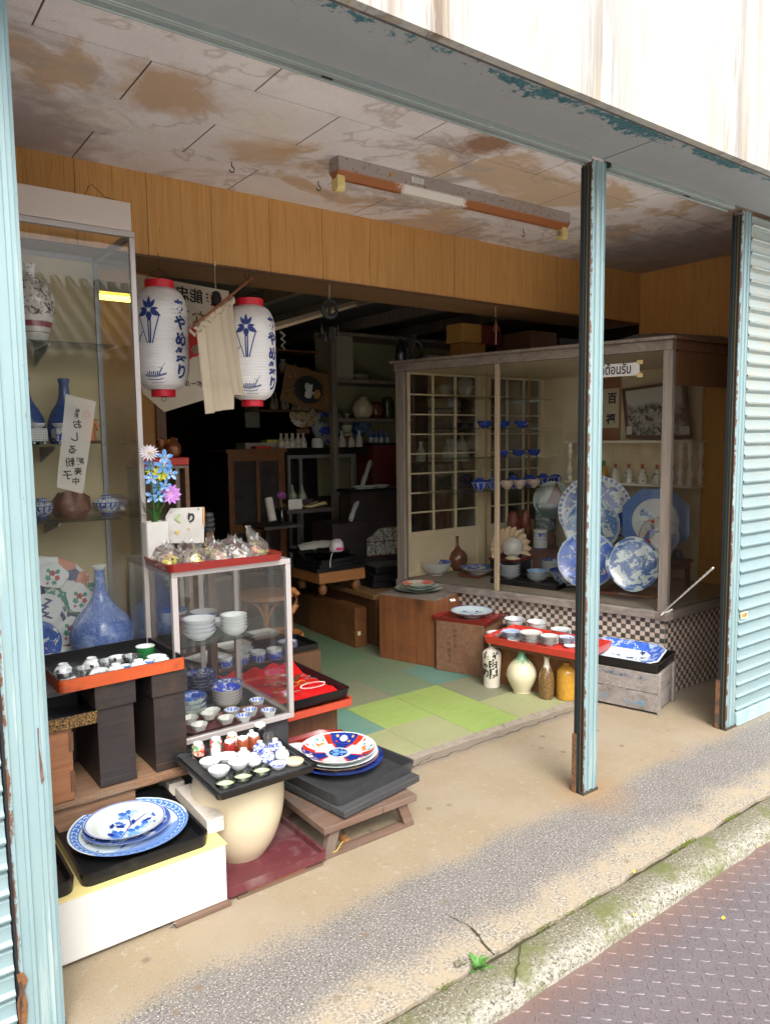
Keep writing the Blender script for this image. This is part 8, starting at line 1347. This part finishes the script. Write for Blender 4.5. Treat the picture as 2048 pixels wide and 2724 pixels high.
q=ay(*c6(985,160),YC+.0); tag(MB().lathe(smoothprof([(.001,0),(.05,0),(.05,.02),(.02,.03),(.05,.06),(.056,.09),(.03,.12),(.016,.15),(.03,.19),(.034,.20),(.001,.20)],3),30).build('gourd_vase',plain('pale celadon gourd',(.42,.42,.32),.2),loc=(q.x,YC+.02,q.z-.02)),'pale gourd shaped vase between the two blue plates','vase'); mb=MB(); mb.box(q.x-.05,YC,zt,q.x+.05,YC+.1,q.z-.021); tag(mb.build('vase_plinth',M['wdark']),'small plinth under the pale gourd vase','plinth')
# shelf wall at the back right
YW=4.3
def sw(x,y,Y=3.62): return ay(*k('E',x,y),Y)
T=thing('wall_shelves','grey wooden built in shelves with olive back board, in the rear','shelves'); p1=sw(1175,600); xL=p1.x; 
mb=MB(); mb.box(xL,3.60,zP,xL+.05,3.66,2.50); mb.box(xL+.9,3.60,1.3,xL+.95,3.66,2.50); mb.build('upright',M['greyz'],T)
for y_,nm in ((400,'a'),(680,'b'),(915,'c')):
    z=sw(1185,y_).z; mb=MB(); mb.box(xL+.051,3.61,z-.03,xL+1.7,3.95,z); mb.build('shelf_board',M['greyz'],T)
mb=MB(); mb.box(xL+.051,3.955,1.0,xL+1.7,3.97,2.5); mb.build('back_board',plain('olive back board',(.27,.26,.14),.7,sc=3),T)
mb=MB(); mb.box(xL+.052,3.64,sw(1185,680).z+.001,xL+.25,3.95,sw(1185,400).z-.031); mb.build('side_panel',plain('cream side panel',(.34,.31,.22),.7),T)
zq=sw(1185,680).z; p=sw(1340,640,3.75); tag(MB().lathe(smoothprof([(.001,0),(.07,0),(.10,.03),(.095,.06),(.05,.085),(.04,.095),(.001,.10)],3),30).build('stone_jar',plain('grey stoneware',(.20,.19,.15),.6),loc=(p.x,3.75,zq+.001)),'wide grey stoneware jar on the middle rear shelf','jar')
zq=sw(1185,915).z; p=sw(1365,900,3.75); tag(MB().lathe(smoothprof([(.001,0),(.055,0),(.09,.05),(.095,.11),(.06,.17),(.04,.185),(.045,.20),(.001,.20)],3),34).build('cream_ginger_jar',M['jar'],loc=(p.x,3.75,zq+.001)),'shiny cream ginger jar on the lower rear shelf','jar')
p=sw(1440,900,3.78); tag(MB().lathe(smoothprof([(.001,0),(.05,0),(.075,.06),(.07,.12),(.05,.15),(.001,.16)],3),30).build('brown_shelf_jar',M['brown_g'],loc=(p.x,3.78,zq+.001)),'glossy brown jar right of the cream ginger jar','jar'); p=sw(1510,900,3.78); tag(MB().lathe(smoothprof([(.001,0),(.05,0),(.055,.10),(.05,.2),(.001,.21)],3),30).build('dark_green_jar',plain('dark green mottled',(.05,.07,.03),.2,sc=40,var=.8),loc=(p.x+.0,3.78,zq+.001)),'tall dark green mottled jar on the lower rear shelf','jar')
# left rear shelves with small bottles and framed cat picture
T=thing('rear_rack','dark rack of small bottles behind the right lantern','rack'); a=ay(*k('E',840,870),3.9); b=ay(*k('E',1165,845),3.9)
for y_ in (515,650,868):
    z=ay(*k('E',1000,y_),3.9).z; mb=MB(); mb.box(a.x-.2,3.9,z-.015,b.x,4.1,z); mb.build('rack_board',M['wdark'] if y_!=515 else M['wcab'],T)
smb=pr(MB().lathe(tb2,14),'rack_bottle',plain('dim glassware',(.22,.2,.15),.2,var=.6,sc=20),'bottle'); z=ay(*k('E',1000,868),3.9).z+.001
for i in range(9): dup(smb,(a.x+.02+i*.055,3.96+.04*(i%2),z),i,NTH[i]+' small dim bottle from the left on the low rack board','dim bottles on the rear rack',(.8,.8,1.0+.2*(i%3)))
z=ay(*k('E',1000,650),3.9).z+.001; p=ay(*k('E',898,600),3.95); tag(MB().lathe(smoothprof([(.001,0),(.022,0),(.040,.06),(.030,.09),(.016,.10),(.024,.12),(.001,.12)],3),22).build('small_white_vase',M['pale_p'],loc=(p.x,3.96,z)),'small pale vase on the upper rack board','vase'); p=ay(*k('E',972,600),3.95); tag(MB().lathe([(.001,0),(.02,0),(.03,.02),(.012,.05),(.004,.09),(.001,.10)],18).build('white_figurine',M['pale_p'],loc=(p.x,3.96,z)),'tiny white figurine on the upper rack board','figurine'); mb=MB(); p=ay(*k('E',1030,600),3.95); mb.box(p.x-.03,3.94,z,p.x+.03,4.0,z+.06); tag(mb.build('orange_carton',M['orange']),'tiny orange carton on the upper rack board','carton')
p=ay(*k('E',885,462),3.7); mb=MB(); s_=.0022
zig=[(-.02,.07),(.02,.045),(-.015,.02),(.025,-.005),(-.01,-.03),(.03,-.065),(.035,-.055),(.008,-.028),(.045,0),(.008,.022),(.045,.05),(.0,.08)]
mb.plate3([(p.x+x,3.7,p.z+z_*1.1) for x,z_ in zig],.001); tag(mb.build('paper_streamer',M['white'],smooth=0),'white zigzag folded paper streamer hanging in the dark','streamer')
T=thing('lucky_cat_picture','brown framed relief picture of a white cat holding a gold coin','picture',ay(*k('E',1045,740),3.7),0); 
mb=MB(); mb.box(-.24,0,-.16,.24,.02,.16); mb.build('frame_panel',plain('brown picture board',(.17,.085,.025),.5),T); mb=MB(); mb.poly([(.14*math.cos(R(a_)),-.002,.12*math.sin(R(a_))-.01) for a_ in range(0,360,15)]); mb.build('dark_fan_ground',M['black'],T,smooth=0)
mb=MB(); mb.lathe([(.001,0),(.03,.01),(.038,.04),(.028,.075),(.024,.08),(.030,.095),(.024,.12),(.001,.125)],20,(0,-.02,-.09),sq=.5); 
for sx in (-1,1): mb.lathe([(.010,0),(.006,.012),(.0005,.018)],8,(sx*.017,-.02,.030)); 
mb.tube([(-.03,-.03,-.02),(-.045,-.035,.01),(-.04,-.035,.035)],[.010,.009,.010],8); mb.tube([(.028,-.03,-.03),(.045,-.036,-.035)],.009,8); mb.build('cat_relief',M['white_p'],T)
mb=MB(); mb.lathe([(.001,-.004),(.03,-.004),(.03,.004),(.001,.004)],20,sq=1.4); mb.xf(Matrix.Translation((.075,-.03,-.035))@Matrix.Rotation(R(90),4,'X')); mb.build('gold_coin',M['gold'],T)
mb=MB(); rnd=random.Random(4)
for sx in (-1,1):
    for i in range(16): mb.lathe([(.001,-.01),(.010,0),(.001,.01)],5,(sx*(.17+rnd.uniform(-.04,.04)),-.006,rnd.uniform(-.12,.10)))
mb.build('gold_foliage',M['gold'],T)
for o in T.children: o.rotation_euler=(0,R(12),0)
T.rotation_euler=(0,0,R(-8))
mb=MB(); p=ay(*k('E',780,885),3.9); mb.box(p.x-.07,4.12,p.z-.12,p.x+.07,4.125,p.z+.12); tag(mb.build('pinned_paper',plain('dim paper',(.20,.20,.17),.8)),'dim sheet of paper pinned in the dark beneath the right lantern','paper')
# flat plates on black ledge near display case
p=ay(*c6(1180,600),3.0); mb=MB(); mb.box(p.x-.22,3.0,p.z-.03,p.x+.32,3.2,p.z-.005); tag(mb.build('black_ledge_box',M['lacq']),'black box with shallow white plates on it, left of the display case','box')
for i,x in enumerate((1125,1195,1290)): p2=ay(*c6(x,600),3.0); dup(s3,(p2.x,3.07,p.z-.0045),0,['left','middle','right'][i]+' shallow white plate on the black ledge in the dark','shallow plates in the dark',1.1)
mb=MB(); mb.box(p.x-.2,3.02,zP+.0,p.x+.3,3.18,p.z-.031); tag(mb.build('ledge_cabinet',M['dkbox']),'dark cabinet below the black box of white plates','cabinet')
# items seen through the lattice doors
for i,(gx,gy,m_,s_,l) in enumerate(((330,1045,'pale_p',1.3,'pale bottle seen through the lattice, leftmost'),(368,1045,'pale_p',1.2,'pale bottle seen through the lattice, second'),(530,1045,'pale_p',1.5,'tall pale bottle seen through the lattice, middle'),(565,1045,'pale_p',1.5,'greenish bottle seen through the lattice'),(630,1050,'pale_p',2.,'broad pale flask seen through the lattice'))):
    p=ay(*k('G',gx,gy),2.9); o=MB().lathe(tb2,20).build('lattice_bottle',M[m_],loc=(p.x,2.9,p.z)); o.scale=(s_,s_,s_); tag(o,l,'bottle','bottles behind the lattice doors')
p=ay(*k('G',330,1050),2.9);p2=ay(*k('G',700,1050),2.9); mb=MB(); mb.box(p.x-.1,2.82,p.z-.02,p2.x+.1,3.05,p.z-.001); mb.box(p.x-.1,2.82,zP,p.x-.07,3.05,p.z-.021); mb.box(p2.x+.07,2.82,zP,p2.x+.1,3.05,p.z-.021); tag(mb.build('rear_table',M['dkbox']),'dark table behind the lattice doors holding bottles','table')
for gx,gy,nm,l,m_ in ((655,560,'tall_vase','flowered pale vase seen through the upper lattice','p_plain_out'),(560,650,'square_planter','blue and white planter seen through the upper lattice','vert'),(500,560,'small_planter','little pale pot seen through the upper lattice','pale_p')):
    p=ay(*k('G',gx,gy),2.9); s_=1.6 if nm=='tall_vase' else 1.; o=MB().lathe([(.001,0),(.03,0),(.045,.05),(.048,.07),(.03,.085),(.001,.085)],24).build(nm,M[m_],loc=(p.x,2.9,p.z)); o.scale=(.9*s_ if s_>1 else 1,.9*s_ if s_>1 else 1,s_*1.1); tag(o,l,'pot')
p=ay(*k('G',420,565),2.9);p2=ay(*k('G',740,660),2.9); mb=MB(); mb.box(p.x-.1,2.85,ay(*k('G',560,652),2.9).z-.02,p2.x+.1,3.0,ay(*k('G',560,652),2.9).z-.001); mb.box(p.x-.1,2.85,p.z-.015,p2.x+.1,3.0,p.z+.0); mb.box(p2.x+.1,2.85,zP,p2.x+.12,3.0,p.z+.3); mb.box(p.x-.12,2.85,zP,p.x-.1,3.0,p.z+.3);tag(mb.build('rear_shelf',M['dkbox']),'dark shelf unit behind the lattice holding pots','shelf')
p=ay(*k('G',500,1400),2.7); mb=MB(); mb.box(p.x-.11,2.7,p.z-.25,p.x+.11,2.72,p.z+.18); tag(mb.build('leaning_board',wood('red brown board',(.14,.05,.02),(.20,.08,.035),'Z',1,.5)),'red brown board leaning behind the lattice doors','board')
p=ay(*k('G',690,1480),2.65); tag(MB().lathe(smoothprof([(.001,0),(.06,0),(.085,.06),(.08,.14),(.03,.20),(.024,.22),(.001,.22)],3),30).build('green_grey_jar',plain('green grey glaze',(.22,.25,.20),.2),loc=(p.x,2.65,p.z-.08)),'green grey jar low behind the lattice doors','jar'); mb=MB(); mb.box(p.x-.3,2.55,zP,p.x+.12,2.82,p.z-.081); tag(mb.build('rear_chest',M['dkbox']),'dark chest low behind the lattice doors','chest')
# ---------------- small things on the ground ----------------
q=az(*k('J',228,1050),0); T=thing('weed_plant','small green weed growing from the kerb crack','weed',(q.x,q.y,-.012)); rnd=random.Random(3); mb=MB()
for i in range(40):
    a=rnd.uniform(0,2*PI); l=rnd.uniform(.018,.052); d=Vector((math.cos(a),math.sin(a),rnd.uniform(.35,1.5))).normalized(); s_=d.cross(Vector((0,0,1))).normalized()*l*.13; p0=d*.006; mb.add([p0,p0+d*l*.55+s_,p0+d*l-Vector((0,0,l*.2)),p0+d*l*.55-s_,p0+d*l*.55+Vector((0,0,.002))],[(0,1,4),(1,2,4),(2,3,4),(3,0,4)])
mb.build('leaves',M['leaf'],T)
q=az(*k('J',135,1045),0); mb=MB(); mb.plate3([q+Vector((-.02,-.01,.004)),q+Vector((.02,-.014,.004)),q+Vector((.018,.006,.007)),q+Vector((-.012,.012,.006))],.003); tag(mb.build('concrete_chip',M['kerb'],smooth=0),'chip of concrete lying beside the weed','chip')
mb=MB(); rnd=random.Random(12)
for gx,gy,n,sp_ in ((1250,450,240,.03),(1460,320,130,.025),(660,800,60,.03),(790,735,60,.03),(540,860,50,.03),(60,1160,50,.02),(1170,480,40,.02)):
    q=az(*k('J',gx,gy),-.004); dx=Vector((1,0,0))
    for i in range(n):
        p=Vector((q.x+rnd.gauss(0,sp_),-.495+rnd.gauss(0,.006),-.006+rnd.uniform(0,.006))); r_=rnd.uniform(.0012,.003); mb.add([p+Vector((r_,0,0)),p+Vector((0,r_,r_)),p+Vector((-r_,0,0)),p+Vector((0,-r_,r_)),p+Vector((0,0,r_*2))],[(0,1,4),(1,2,4),(2,3,4),(3,0,4)])
tag(mb.build('crack_moss',plain('moss',(.12,.15,.02),.9,sc=90,var=.6)),kind='stuff')
def leaf(gx,gy,z,l,m_,lab,rz=0,crop='J',cat='leaf',nm='fallen_leaf'):
    q=az(*k(crop,gx,gy),z); mb=MB(); pts=[(0,0,0),(.3,.22,.002),(.7,.24,.004),(1,0,.001),(.7,-.22,.003),(.3,-.24,.002)]; mb.add([(x*l-l/2,y*l,zz*l*30) for x,y,zz in pts]+[(0,0,.0)],[(0,1,6),(1,2,6),(2,3,6),(3,4,6),(4,5,6),(5,0,6)]); tag(mb.build(nm,m_,loc=(q.x,q.y,z+.002),rz=R(rz)),lab,cat)
leaf(1432,820,-.043,.022,M['yleaf'],'bright yellow leaf lying on the chequer plate road',10); leaf(785,1000,-.043,.026,M['dryleaf'],'thin orange dry leaf on the steel plate near the kerb',-20); leaf(995,592,.001,.022,M['yleaf'],'yellow green leaf in the kerb crack',20); leaf(992,805,-.005,.014,M['yleaf'],'tiny yellow leaf at the kerb edge',60); leaf(1600,470,-.036,.012,M['yleaf'],'tiny yellow leaf beside the lapped road plate',0); leaf(215,1295,-.02,.030,M['dryleaf'],'pale dry leaf at the foot of the kerb near the weed',40)
mb=MB(); q=az(*k('J',928,905),-.043); mb.tube([q+Vector((-.02,-.006,.003)),q+Vector((-.01,.008,.008)),q+Vector((.006,.006,.006)),q+Vector((.014,-.008,.003))],.0012,5); tag(mb.build('twig',M['dryleaf']),'curled brown twig lying on the steel road plate','twig')
q=az(*k('J',1035,830),-.043); tag(MB().lathe([(.001,0),(.006,.002),(.004,.006),(.001,.007)],8,sq=.7).build('pebble',M['kerb'],loc=q+Vector((0,0,.001))),'small round pebble on the steel plate by the kerb','pebble')
A=az(*k('D',1130,1400),0); 
for i,(gx,gy,l) in enumerate(((1130,1395,'dry brown leaf heap under the low stool, nearest the front leg'),(1150,1415,'second curled dry leaf under the low stool'))): q=az(*k('D',gx,gy),.003); mb=MB().lathe([(.001,0),(.018,.002),(.012,.01),(.001,.012)],9,lobes=3,amp=.4); tag(mb.build('curled_leaf',M['dryleaf'],loc=q,smooth=0),l,'leaf')
mb=MB(); q=az(*k('D',1110,1470),.016); mb.tube([q+Vector((-.03,0,.0)),q+Vector((-.01,-.004,.006)),q+Vector((.02,0,.03))],.0012,5); tag(mb.build('straw',M['yleaf']),'thin yellow straw sticking out at the stool foot','straw')
q=az(635,2384,0); mb=MB(); 
for i in range(5): d=Vector((math.cos(i*.7-.6),math.sin(i*.7-.9)*.5,.25)); s_=d.cross(Vector((0,0,1))).normalized()*.004; mb.add([q,q+d*.025+s_,q+d*.05,q+d*.025-s_],[(0,1,2),(0,2,3)])
tag(mb.build('grass_blades',M['leaf']),'few green grass blades beside the crimson floor tray','grass tuft')
def _rm(o):
    for c in list(o.children): _rm(c)
    bpy.data.objects.remove(o)
for _o in PROTO: _rm(_o)
